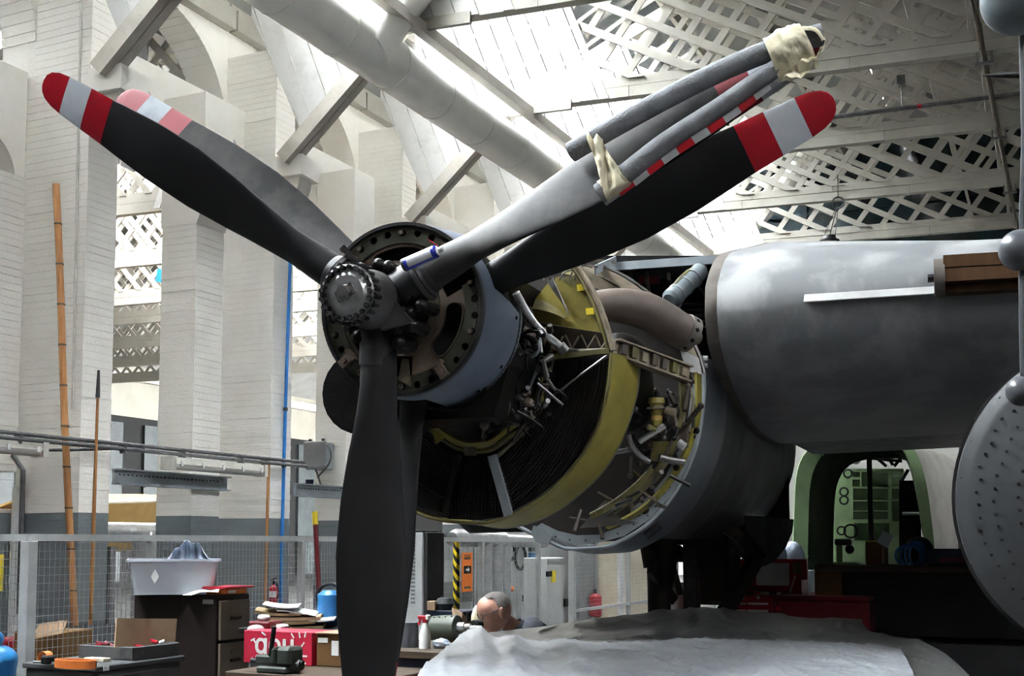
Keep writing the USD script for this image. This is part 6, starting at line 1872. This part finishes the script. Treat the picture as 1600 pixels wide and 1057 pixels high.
col = lathe([(-.02, .085), (.03, .072), (.035, .078), (-.02, .095)], chest + ZV * .10 + fx * .09, nrm(ZV + fx * .9), nrm(fx - ZV * .9), lx, 28)
part(man, 'collar', col, 'shirt', smooth=40)
tr_ = hull2(hips - lx * .1, .12, hips - lx * .14 + fx * .42, .085) + hull2(hips + lx * .1, .12, hips + lx * .14 + fx * .42, .085)
for s in (-1, 1):
    kn = hips + lx * .14 * s + fx * .42
    tr_ = tr_ + hull2(kn, .082, V(kn[0], kn[1], .09), .055)
part(man, 'trousers', tri(tr_, .03, 6), 'trousers', smooth=60)
for s in (-1, 1):
    kn = hips + lx * .14 * s + fx * .42
    part(man, 'shoe', tri(hull2(V(kn[0], kn[1], .05), .048, V(kn[0], kn[1], .035) + fx * .17, .034), .02, 4), 'black', smooth=60)
hv = trimesh.creation.icosphere(4, 1.0).vertices
hs = trimesh.creation.icosphere(4, 1.0)
loc_ = hs.vertices * V(.118, .108, .112)
keepv = (loc_[:, 2] > -.02 - .25 * loc_[:, 0]) & (loc_[:, 0] < .075 - 0 * loc_[:, 2]) & ~((loc_[:, 0] > .015) & (loc_[:, 2] < .085))
hm_ = trimesh.Trimesh(np.array([HL(a - .025, b, c + .035) for a, b, c in loc_]), hs.faces[keepv[hs.faces].all(1)], process=False)
hm_.remove_unreferenced_vertices()
hm_.vertices += (meshkit.fbm(hm_.vertices * 60, 2, 6)[:, None] - .5) * .006
part(man, 'hair', hm_, 'hair_grey', smooth=60)
gl = part(man, 'glasses', [tube([HL(.100, s * .034 + .022 * math.cos(a), .022 + .018 * math.sin(a)) for a in np.linspace(0, 2 * math.pi, 16)], .003, 6) for s in (-1, 1)] + [rod(HL(.10, s * .055, .026), HL(-.02, s * .104, .034), .003, 6) for s in (-1, 1)] + [rod(HL(.104, -.012, .025), HL(.104, .012, .025), .003, 6)], 'black', smooth=40)
for s in (-1, 1):
    part(man, 'eye', ball(HL(.088, s * .032, .022), .012, 2), 'paper', smooth=60)
    part(man, 'eyebrow', tube([HL(.096, s * .016, .045), HL(.096, s * .034, .050), HL(.085, s * .05, .044)], .0045, 6), 'hair_grey')
st = thing('stool', 'round workshop stool under the seated person', 'stool', V(hips[0], hips[1], 0))
part(st, 'seat', tube([V(hips[0], hips[1], .33), V(hips[0], hips[1], .368)], .17, 24), 'black')
for a in (0.4, 2.0, 3.6, 5.1):
    part(st, 'leg', rod(V(hips[0] + .1 * math.cos(a), hips[1] + .1 * math.sin(a), .33), V(hips[0] + .2 * math.cos(a), hips[1] + .2 * math.sin(a), 0.0), .014, 8), 'steel_dark')

# ------------------------------------------------------------------ sheeted bench under the engine
rowsT = [([(742, 1080), (820, 1075), (920, 1065), (1010, 1055), (1100, 1050), (1180, 1050), (1260, 1060), (1345, 1070)], 8.15),
         ([(735, 992), (820, 983), (920, 966), (1010, 957), (1100, 950), (1180, 957), (1260, 966), (1345, 969)], 7.95),
         ([(724, 1000), (800, 998), (910, 989), (1030, 978), (1140, 974), (1240, 978), (1310, 985), (1362, 988)], 7.4),
         ([(712, 1008), (800, 1010), (910, 1006), (1050, 1000), (1190, 1002), (1290, 1008), (1370, 1010), (1440, 1006)], 6.7),
         ([(690, 1035), (800, 1035), (950, 1036), (1100, 1036), (1250, 1040), (1370, 1044), (1470, 1038), (1505, 1045)], 6.0),
         ([(650, 1085), (780, 1080), (950, 1080), (1100, 1082), (1250, 1085), (1400, 1085), (1500, 1085), (1530, 1095)], 5.4),
         ([(640, 1210), (780, 1200), (950, 1200), (1100, 1200), (1250, 1200), (1400, 1200), (1500, 1200), (1540, 1210)], 5.3)]
def rowpts(rows, n=150):
    G = np.array([resample([at(x, y, d) for x, y in r], n) for r, d in rows])
    k = len(rows)
    G = np.array([resample(G[:, j], 80) for j in range(n)]).transpose(1, 0, 2)
    return G


G = rowpts(rowsT)
nn = meshkit.fbm(G * V(2.2, 1.1, 2.2), 4, 12) - .5
rg = np.abs(meshkit.noise(G * V(3.0, 1.2, 1.0) + 7, 5) - .5)
rg2 = 1 - 2 * np.abs(meshkit.noise(G * V(7.0, 1.6, 1.0) + G[..., 1:2] * V(3.5, 0, 0) + 2, 15) - .5)
G[..., 2] += nn * .05 - rg * .018 + .016 * rg2 ** 10
G[..., 0] += (meshkit.fbm(G * 2.5, 3, 31) - .5) * .04
tp_ = thing('dust_sheet', 'grey polythene dust sheet over the bench beneath the engine', 'dust sheet', G[60, 70] * V(1, 1, 0))
part(tp_, 'sheet', shell(G, .002), 'tarp', smooth=60)
bnc = thing('sheeted_bench', 'bench hidden under the grey dust sheet', 'bench', V(-1.9, 6.4, 0))
zt_ = float(G[16:46, 34:116, 2].min()) - .12
cA, cB = at(800, 1010, 7.9), at(1280, 1010, 6.6)
part(bnc, 'top', trimesh.PointCloud(np.array([V(*at(x, y, d)[:2], z) for x, y, d in ((830, 1000, 7.6), (1290, 1000, 7.6), (1400, 1040, 6.0), (790, 1040, 6.0)) for z in (zt_ - .05, zt_)])).convex_hull, 'bench_wood', smooth=False)
for x, y, d in ((850, 1000, 7.45), (1270, 1000, 7.45), (1380, 1040, 6.1), (810, 1040, 6.1)):
    q = at(x, y, d)
    part(bnc, 'leg', box(q[0] - .04, q[0] + .04, q[1] - .04, q[1] + .04, 0, zt_ - .05), 'dark_grey')
rowsW = [([(733, 994), (790, 1010), (900, 1012), (1000, 1012), (1120, 1008), (1230, 1010), (1330, 1014), (1406, 1020)], 6.65),
         ([(715, 1006), (790, 1020), (900, 1022), (1000, 1020), (1120, 1018), (1230, 1020), (1330, 1025), (1412, 1032)], 6.2),
         ([(690, 1030), (780, 1036), (900, 1040), (1000, 1038), (1120, 1038), (1230, 1040), (1330, 1042), (1420, 1048)], 5.6),
         ([(655, 1065), (770, 1064), (900, 1066), (1000, 1066), (1120, 1066), (1230, 1068), (1330, 1068), (1432, 1072)], 5.1),
         ([(640, 1120), (770, 1120), (900, 1120), (1000, 1120), (1120, 1120), (1230, 1120), (1330, 1120), (1445, 1125)], 4.9)]
G2 = rowpts(rowsW)
n2 = meshkit.fbm(G2 * V(3.0, 1.6, 2.2), 4, 44) - .5
r2 = 1 - 2 * np.abs(meshkit.noise(G2 * V(9.0, 2.4, 1.0) + G2[..., 1:2] * V(5.0, 0, 0) + 9, 25) - .5)
r3 = 1 - 2 * np.abs(meshkit.noise(G2 * V(6.0, 14.0, 1.0) + G2[..., 0:1] * V(0, 6.0, 0), 35) - .5)
G2[..., 2] += .013 * r2 ** 12 + .008 * r3 ** 14
G2[..., 2] += n2 * .03 - np.abs(meshkit.noise(G2 * V(4.5, 1.6, 1) + 3, 8) - .5) * .012 + .03
for (cx_, cy_, am, wd) in ((0.10, .35, .05, .03), (.22, .5, .03, .02), (.03, .3, .05, .02)):
    uu = np.linspace(0, 1, 150)[None, :]
    vv_ = np.linspace(0, 1, 80)[:, None]
    G2[..., 2] += am * np.exp(-((uu - cx_ - .10 * vv_) / wd) ** 2) * np.exp(-((vv_ - cy_) / .5) ** 2)
tp2 = thing('dust_sheet', 'pale translucent polythene sheet laid over the grey one at the bottom', 'dust sheet', G2[40, 70] * V(1, 1, 0))
part(tp2, 'sheet', shell(G2, .002), 'tarp_light', smooth=60)

# ------------------------------------------------------------------ red tool chest
q = at(1205, 960, 9.3)
t = thing('tool_chest', 'bright red tool chest with its lid open behind the undercarriage', 'tool chest', V(q[0], q[1], 0))
xa, xb_ = atY(1143, 930, q[1])[0], atY(1262, 930, q[1])[0]
zb_, zt2 = 0.55, atY(1200, 932, q[1])[2]
bx(t, 'body', 'red_paint', xa, xb_, q[1], q[1] + .42, zb_, zt2)
for k_, (ya_, yb_) in enumerate(((942, 946), (953, 958), (966, 972))):
    for xs, xe in ((1148, 1166), (1168, 1200)):
        a_, b_ = atY(xs, ya_, q[1] - .01), atY(xe, yb_, q[1] - .01)
        part(t, 'drawer_label', box(a_[0], b_[0], q[1] - .012, q[1] - .002, b_[2], a_[2]), 'paper', smooth=False)
for z in (zt2 - .13, zt2 - .2, zt2 - .27):
    part(t, 'drawer_line', box(xa + .02, xb_ - .02, q[1] - .006, q[1] + .004, z, z + .008), 'red_dark', smooth=False)
a_ = atY(1185, 934, q[1])
part(t, 'lock', tube([V(a_[0], q[1] - .015, a_[2]), V(a_[0], q[1], a_[2])], .015, 10), 'alu')
part(t, 'card', box(a_[0] - .17, a_[0] - .11, q[1] - .008, q[1] - .003, a_[2] - .02, a_[2] + .015), 'cream', smooth=False)
lz0, lz1 = zt2, atY(1200, 874, q[1] + .42)[2]
x2a, x2b = atY(1150, 900, q[1] + .42)[0], atY(1261, 900, q[1] + .42)[0]
ld_ = bx(t, 'lid', 'red_paint', x2a, x2b, q[1] + .42, q[1] + .46, lz0, lz1)
a_, b_ = atY(1181, 880, q[1] + .41), atY(1233, 916, q[1] + .41)
part(ld_, 'paper_chart', box(a_[0], b_[0], q[1] + .413, q[1] + .42, b_[2], a_[2]), 'paper', smooth=False)
a_, b_ = atY(1238, 880, q[1] + .41), atY(1251, 897, q[1] + .41)
part(ld_, 'pink_card', box(a_[0], b_[0], q[1] + .413, q[1] + .42, b_[2], a_[2]), 'cardboard', smooth=False)
a_, b_ = atY(1168, 894, q[1] + .41), atY(1177, 910, q[1] + .41)
part(ld_, 'paper_chart', box(a_[0], b_[0], q[1] + .413, q[1] + .42, b_[2], a_[2]), 'paper_grey', smooth=False)
part(ld_, 'side_wing', [box(x2b - .02, x2b, q[1] + .2, q[1] + .42, lz0, lz0 + .12)], 'red_paint', smooth=False)
part(t, 'lid_stay', rod(V(x2b - .08, q[1] + .35, lz0 + .15), V(x2b - .1, q[1] + .2, lz0), .008, 6), 'alu')
hm0, hm1 = atY(1160, 914, q[1] + .2), atY(1210, 931, q[1] + .2)
t2 = thing('hammer', 'wooden-handled hammer lying in the open red tool chest', 'hammer', hm1)
part(t2, 'handle', rod(hm0, hm1, .014, 8), 'bench_wood')
part(t2, 'head', [rbox(*sum(([a - .03, a + .03] for a in hm1 - ZV * .005), []), .01)], 'steel_dark', smooth=False)
for i, (x, m_) in enumerate(((1150, 'plastic_blue'), (1163, 'paper'), (1172, 'dark_grey'), (1196, 'cream'), (1228, 'bench_wood'), (1222, 'paper'))):
    p = atY(x, 930, q[1] + .12)
    single('tool', ['blue-handled', 'white', 'dark', 'cream', 'wooden', 'pale'][i] + ' small tool showing above the rim of the red tool chest', 'tool', rbox(p[0] - .035, p[0] + .03, q[1] + .08, q[1] + .14, zt2 + .001, zt2 + .028, .008), m_, smooth=False)
cab = bx(t, 'roller_cabinet', 'red_dark', xa - .02, xb_ + .02, q[1] - .03, q[1] + .45, .06, zb_ - .005)
q = at(1285, 960, 8.6)
t = thing('tool_chest', 'dark red tool chest right of the open one', 'tool chest', V(q[0], q[1], 0))
x0q, x1q = atY(1204, 950, q[1])[0], atY(1358, 950, q[1])[0]
bx(t, 'body', 'red_dark', x0q, x1q, q[1], q[1] + .3, .0, q[2] + .10, .015)
bx(t, 'lid', 'red_dark', x0q - .005, x1q + .005, q[1] - .005, q[1] + .305, q[2] + .10, q[2] + .125, .01)
part(t, 'latch', tube([V(x0q + .06, q[1] - .012, q[2] + .03), V(x0q + .06, q[1], q[2] + .03)], .018, 10), 'red_paint')
single('paint_tin_stack', 'white ribbed stack of lids left of the green fuselage', 'tin', cat([tube([V(*at(1271, 936, 9.9)[:2], z), V(*at(1271, 936, 9.9)[:2], z + .022)], .07, 18) for z in np.arange(at(1271, 938, 9.9)[2] - .02, at(1271, 938, 9.9)[2] + .06, .03)] + [tube([V(*at(1271, 936, 9.9)[:2], 0), V(*at(1271, 936, 9.9)[:2], at(1271, 938, 9.9)[2] - .02)], .05, 12)]), 'paper')

# ------------------------------------------------------------------ dark bench under the fuselage section
q = at(1310, 884, 9.0)
t = thing('workbench', 'black cluttered workbench in front of the green fuselage section', 'workbench', V(q[0] + .5, q[1], 0))
x0q, x1q = atY(1272, 890, q[1])[0], atY(1640, 890, q[1])[0]
bx(t, 'top', 'bench_wood', x0q, x1q, q[1], q[1] + .8, q[2] - .05, q[2])
bx(t, 'front_panel', 'black', atY(1318, 920, q[1])[0], x1q, q[1] + .02, q[1] + .06, q[2] - .52, q[2] - .05)
bx(t, 'end_panel', 'cardboard_dark', x0q, atY(1316, 920, q[1])[0], q[1] + .01, q[1] + .7, .1, q[2] - .05)
for x in (x0q + .05, x1q - .2):
    for y in (q[1] + .08, q[1] + .7):
        bx(t, 'leg', 'black', x, x + .07, y, y + .07, 0, q[2] - .05)
bx(t, 'back_panel', 'black', x0q, x1q, q[1] + .74, q[1] + .78, .05, q[2] - .06)
bx(t, 'base_unit', 'dark_grey', atY(1370, 1000, q[1])[0], x1q, q[1] - .1, q[1] + .5, 0, q[2] - .55)
zq = q[2]
for i, (xs, xe, yt, m_, lab, nm, ct) in enumerate([(1352, 1380, 848, 'cardboard_dark', 'dark brown cardboard box on the black bench', 'carton', 'box'), (1492, 1545, 832, 'cardboard', 'tan cardboard box on the black bench by the riveted disc', 'carton', 'box'), (1448, 1540, 858, 'plastic_navy', 'long dark blue tray on the black bench', 'parts_tray', 'tray')]):
    a_, b_ = atY(xs, yt, q[1] + .12 + .1 * (i == 1)), atY(xe, 886, q[1] + .12 + .1 * (i == 1))
    tt = thing(nm, lab, ct, V((a_[0] + b_[0]) / 2, a_[1], zq))
    yy0 = q[1] + (.12 if i != 1 else .45)
    zz0 = zq + .002 if i != 1 else zq + .002
    bx(tt, 'body', m_, a_[0], b_[0], yy0, yy0 + .28, zz0, a_[2], .006)
    if i == 0:
        bx(tt, 'yellow_edge', 'yellow', a_[0] + .0, b_[0] - .03, yy0 + .02, yy0 + .26, a_[2], a_[2] + .012)
        part(tt, 'white_paper', turn(box(b_[0] - .04, b_[0] + .05, yy0 - .01, yy0, a_[2] - .02, a_[2] + .08), 30, V(b_[0], yy0, a_[2]), (0, 1, 0)), 'paper_grey', smooth=False)
    if i == 2:
        part(tt, 'red_label', box(a_[0] + .08, a_[0] + .28, yy0 - .004, yy0, zz0 + .02, zz0 + .06), 'red_dark', smooth=False)
        bx(tt, 'pale_lid', 'paper', a_[0] + .25, b_[0], yy0 + .0, yy0 + .28, a_[2] + .0, a_[2] + .012)
bl_ = atY(1430, 884, q[1] + .2)
t = thing('blue_hose', 'coil of bright blue hose on the black bench under the green frame', 'hose', V(bl_[0], bl_[1], zq))
for k in range(4):
    part(t, 'loop', tube([V(bl_[0] - .05 + .02 * k + (.09 - .01 * k) * math.cos(a), bl_[1] + .03 * k, zq + .075 + (.075 + .01 * k) * math.sin(a)) for a in np.linspace(-1.2, 4.2, 24)], .010, 8), 'plastic_blue')
wsk = atY(1436, 856, q[1] + .5)
single('grey_cloth', 'dark grey rag heap behind the blue hose', 'cloth', trimesh.PointCloud(trimesh.creation.icosphere(2, 1).vertices * [.11, .08, .11] + V(wsk[0], wsk[1], zq + .11)).convex_hull, 'dark_grey')
vb = atY(1318, 884, q[1] + .2)
t = thing('bench_press', 'small pale green bench press at the left end of the black bench', 'tool', V(vb[0], vb[1], zq))
bx(t, 'base', 'green_fuselage', vb[0] - .08, vb[0] + .1, vb[1], vb[1] + .12, zq, zq + .02)
bx(t, 'column', 'green_fuselage', vb[0] - .06, vb[0] - .02, vb[1] + .03, vb[1] + .08, zq + .02, zq + .18)
part(t, 'head', [rbox(vb[0] - .07, vb[0] + .06, vb[1] + .02, vb[1] + .09, zq + .15, zq + .2, .01), ball(V(vb[0] + .04, vb[1] + .05, zq + .12), .035, 2)], 'steel_dark')
part(t, 'hand_wheel', tube([V(vb[0] + .06 + .05 * math.cos(a), vb[1], zq + .26 + .05 * math.sin(a)) for a in np.linspace(0, 6.28, 22)], .008, 6), 'black')

# ------------------------------------------------------------------ green fuselage section standing beyond the wing
D0 = 12.5
fu = thing('fuselage_section', 'open-ended fuselage section, green inside, standing beyond the wing', 'fuselage section', V(*at(1370, 900, D0 + 1)[:2], 0))
OUT = [(1236, 960), (1240, 800), (1243, 745), (1254, 712), (1275, 694), (1305, 687), (1350, 685), (1395, 686), (1415, 692), (1432, 712), (1444, 750), (1452, 800), (1458, 860), (1462, 960)]
INN = [(1262, 960), (1262, 800), (1266, 750), (1280, 716), (1305, 698), (1345, 692), (1385, 692), (1405, 700), (1418, 720), (1428, 756), (1436, 800), (1444, 860), (1450, 960)]
FD = nrm(V(-.07, 1, 0))
FD2 = V(.26, 1, 0)
fo_ = resample([at(x, y, D0) for x, y in OUT], 60)
fi_ = resample([at(x, y, D0) for x, y in INN], 60)
fo_[:, 2] = np.maximum(fo_[:, 2], .35); fi_[:, 2] = np.maximum(fi_[:, 2], .35)
LD = 2.6
part(fu, 'outer_skin', shell(np.array([fo_ + (FD + np.clip((np.arange(60) - 24) / 20, 0, 1)[:, None] * (FD2 - FD)) * s for s in np.linspace(.02, LD, 6)]), .01), 'fuselage_skin', smooth=50, label='weathered pale outer skin')
part(fu, 'inner_skin', shell(np.array([lerp(fi_, fo_, .55) + FD * s for s in np.linspace(.02, LD, 6)]), .006), 'green_dark', smooth=50)
part(fu, 'front_frame', shell(np.stack([fo_, fi_]), .04), 'green_fuselage', smooth=40, label='pale green edge frame')
for k in range(1, 6):
    s = k * LD / 6
    part(fu, 'hoop_frame', shell(np.stack([lerp(fi_, fo_, .5) + FD * s, lerp(fi_, fi_.mean(0), .035) + FD * s]), .03), 'green_dark', smooth=40)
for k in range(3, 57, 5):
    part(fu, 'stringer', beam(lerp(fi_, fo_, .35)[k] + FD * .05, lerp(fi_, fo_, .35)[k] + FD * LD, .03, .03), 'green_fuselage', smooth=False)
# bulkhead with lightening cells at the back
bo = at(1375, 800, D0) + FD * LD
bw = lambda x, y: onplane(x, y, bo, FD)
cut = [sbox(*q_) for q_ in ((1332, 738, 1344, 746), (1332, 750, 1344, 761), (1346, 738, 1360, 761), (1362, 740, 1388, 762), (1333, 764, 1388, 782), (1333, 784, 1388, 798), (1333, 800, 1388, 812), (1394, 738, 1408, 745), (1394, 747, 1408, 760), (1394, 764, 1408, 781), (1394, 784, 1408, 815), (1335, 818, 1390, 845))]
wall = sbox(1300, 733, 1412, 900).difference(unary_union(cut).buffer(-.6).buffer(.6))


def pxpoly(poly, o, d, m, th, par, name):
    ex = nrm(np.cross(d, ZV)); ey = np.cross(ex, d)
    tf = lambda r: [((bw(x, y) - o) @ ex, (bw(x, y) - o) @ ey) for x, y in r.coords]
    for g in getattr(poly, 'geoms', [poly]):
        part(par, name, extrude(Polygon(tf(g.exterior), [tf(h) for h in g.interiors]), o, ex, ey, th), m, smooth=False)


pxpoly(wall, bo, FD, 'green_fuselage', .04, fu, 'bulkhead')
pxpoly(sbox(1300, 735, 1412, 900), bo + FD * .12, FD, 'green_dark', .02, fu, 'bulkhead_web')
part(fu, 'dark_doorway', shell(np.array([[bw(1406, y) - FD * .1, bw(1440, y) - FD * .1] for y in (752, 800, 880)]), .02), 'black_void', smooth=False)
part(fu, 'shelf', shell(np.array([[bw(1412, 806) - FD * .3, bw(1412, 804)], [bw(1446, 806) - FD * .3, bw(1446, 804)]]), .03), 'light_grey', smooth=False)
part(fu, 'centre_post', rod(bw(1370, 695) - FD * 1.2, bw(1374, 850) - FD * 1.2, .03, 8), 'dark_grey')
for a_, b_ in (((1318, 722), (1345, 702)), ((1345, 702), (1412, 712)), ((1356, 704), (1386, 730)), ((1384, 708), (1396, 728)), ((1410, 715), (1398, 730)), ((1350, 716), (1410, 722)), ((1420, 735), (1405, 760))):
    part(fu, 'canopy_bar', rod(bw(*a_) - FD * .1, bw(*b_) - FD * .1, .022, 6), 'black')
part(fu, 'canopy_hump', tube([bw(1312, 728), bw(1335, 708), bw(1350, 706)], [.05, .10, .06], 10), 'black')
hp_ = bw(1341, 716) - FD * .3
hl_ = thing('safety_helmet', 'blue and white patterned helmet inside the green fuselage', 'helmet', hp_)
part(hl_, 'shell', trimesh.Trimesh(trimesh.creation.icosphere(3, 1).vertices * [.075, .075, .10] + hp_, trimesh.creation.icosphere(3, 1).faces), 'clear_bag', smooth=60)
part(hl_, 'yellow_patch', rbox(*sum(([a - .025, a + .025] for a in hp_ + V(.02, -.07, -.06)), []), .006), 'yellow', smooth=False)
for k, (x, y) in enumerate(((1322, 770), (1322, 783), (1318, 830), (1328, 742))):
    p = bw(x, y) - FD * .25
    part(fu, 'grommet', tube([p + .05 * V(math.cos(a), 0, math.sin(a)) for a in np.linspace(0, 6.28, 16)], .012, 6), 'black')
part(fu, 'cradle', [box(*sum(([a - w_, a + w_] for a, w_ in zip(V(*(fo_[0] + FD * s)[:2], .18), (.1, .1, .175))), [])) for s in (.3, 2.0)] + [box(*sum(([a - w_, a + w_] for a, w_ in zip(V(*(fo_[-1] + FD * s)[:2], .18), (.1, .1, .175))), [])) for s in (.3, 2.0)], 'dark_grey')
bt = at(1212, 872, 11.5)
single('blue_bags', 'pale blue bags behind the red tool chest lid', 'bag', cat([trimesh.PointCloud(trimesh.creation.icosphere(2, 1).vertices * [.12, .1, .16] + bt + RGT * k * .16).convex_hull for k in (0, 1)] + [box(bt[0] - .2, bt[0] + .35, bt[1] - .1, bt[1] + .25, 0, bt[2] - .12)]), 'clear_bag')
# pale posts and a black gadget against the far wall
for i, x in enumerate((1503, 1512, 1523)):
    p = at(x, 740, 17.0)
    single('stand_pipe', ['left', 'middle', 'right'][i] + ' one of three thin grey posts beyond the fuselage section', 'post', tube([V(p[0], p[1], 0), V(p[0], p[1], 3.6)], .035, 10), 'conduit')
p = at(1500, 776, 16.9)
t = thing('gadget_box', 'small black box fixed on the thin posts beyond the fuselage', 'box', p)
bx(t, 'box', 'black', p[0] - .09, p[0] + .08, p[1] - .1, p[1] + .0, p[2] - .12, p[2] + .12)
bx(t, 'arm', 'dark_grey', p[0] + .0, p[0] + .18, p[1] - .05, p[1] - .02, p[2] + .0, p[2] + .03)
p = at(1512, 835, 10.5)
single('white_post', 'white post standing behind the tan box by the riveted disc', 'post', tube([V(p[0], p[1], 0), V(p[0], p[1], p[2] + .25)], .025, 10), 'white_paint')

# ------------------------------------------------------------------ foreground right: riveted drum, knobs and blade tips of the next engine
dc = at(1772, 782, 3.75)
dn = nrm(-FWD - RGT * .50 + ZV * .02)
du = nrm(np.cross(dn, ZV)); dv = np.cross(du, dn)
dr_ = thing('riveted_dome', 'grey riveted metal dome cut off by the right edge of the picture', 'dome', dc)
RD = .535
part(dr_, 'dome_skin', lathe([(.0, RD), (.03, RD - .01), (.05, RD - .045), (.055, RD - .06), (.09, RD * .65), (.12, RD * .3), (.13, .0)], dc, dn, du, dv, 96), 'grey_drum', smooth=40)
part(dr_, 'drum_back', lathe([(-.14, RD - .03), (-.5, RD - .12), (-.55, .15), (-.55, 0)], dc, dn, du, dv, 64), 'grey_drum', smooth=40)
sd_ = dc - dn * .3
part(dr_, 'stand_column', tube([V(sd_[0], sd_[1], .02), V(sd_[0], sd_[1], sd_[2] - .3)], .06, 14), 'steel_dark')
part(dr_, 'stand_foot', tube([V(sd_[0], sd_[1], 0), V(sd_[0], sd_[1], .03)], .3, 24), 'steel_dark')
part(dr_, 'rim', lathe([(-.14, RD - .02), (.0, RD + .004), (.014, RD + .006), (.014, RD - .02)], dc, dn, du, dv, 96), 'steel_dark', smooth=40)
rv = []
for k, r in enumerate((.515, .455, .40, .33)):
    n = int(r * 150)
    for i in range(n):
        a = i * 2 * math.pi / n + k
        rr_ = r + RNG.normal(0, .004)
        h = np.interp(rr_, [0, RD * .3, RD * .65, RD - .06, RD - .045, RD], [.13, .12, .09, .055, .05, .01])
        rv.append(dc + dn * h + rr_ * (math.cos(a) * du + math.sin(a) * dv))
part(dr_, 'rivets', bolts(rv, dn, .0055, .006), 'steel_dark', kind='stuff')
hh = dc + dn * .07 + .41 * (math.cos(3.62) * du + math.sin(3.62) * dv)
part(dr_, 'dimple', ball(hh, .018, 2, (1, 1, 1)), 'grey_knob', smooth=50)
for i, (x, y, r, lab) in enumerate(((1596, 612, .042, 'small grey ball on the riveted dome'), (1594, 391, .058, 'grey ball end in front of the timber block'), (1590, -2, .10, 'dark grey rounded end hanging in the upper right corner'))):
    q = at(x, y, 3.35)
    sp = thing('ball_end', lab, 'ball', q)
    part(sp, 'ball', ball(q, r, 4), 'grey_knob' if i < 2 else 'actuator', smooth=60)
    part(sp, 'stem', tube([q, q + RGT * .12 + ZV * .02], [r * .5, r * .42], 14), 'grey_knob' if i < 2 else 'actuator')
rp1, rp2 = at(1597, 391, 3.36), at(1600, 612, 3.36)
t = thing('lashing_rope', 'pale grey rope hanging at the right edge past the ball ends', 'rope', rp2)
part(t, 'rope', tube(resample([V(rp1[0] + .03, rp1[1] + .05, 8.9), at(1601, 180, 3.37), at(1597, 391, 3.36), at(1600, 612, 3.36)], 40), .010, 8), 'grey_knob')
q0, q1 = at(1536, 118, 3.9), at(2050, 110, 3.3)
t = thing('propeller', 'dark pointed blade tip seen edge-on at the upper right edge', 'propeller', q1)
part(t, 'blade', tube([q0, lerp(q0, q1, .05), lerp(q0, q1, .12), lerp(q0, q1, .5), q1], [.002, .008, .011, .03, .06], 12), 'blade_grey')
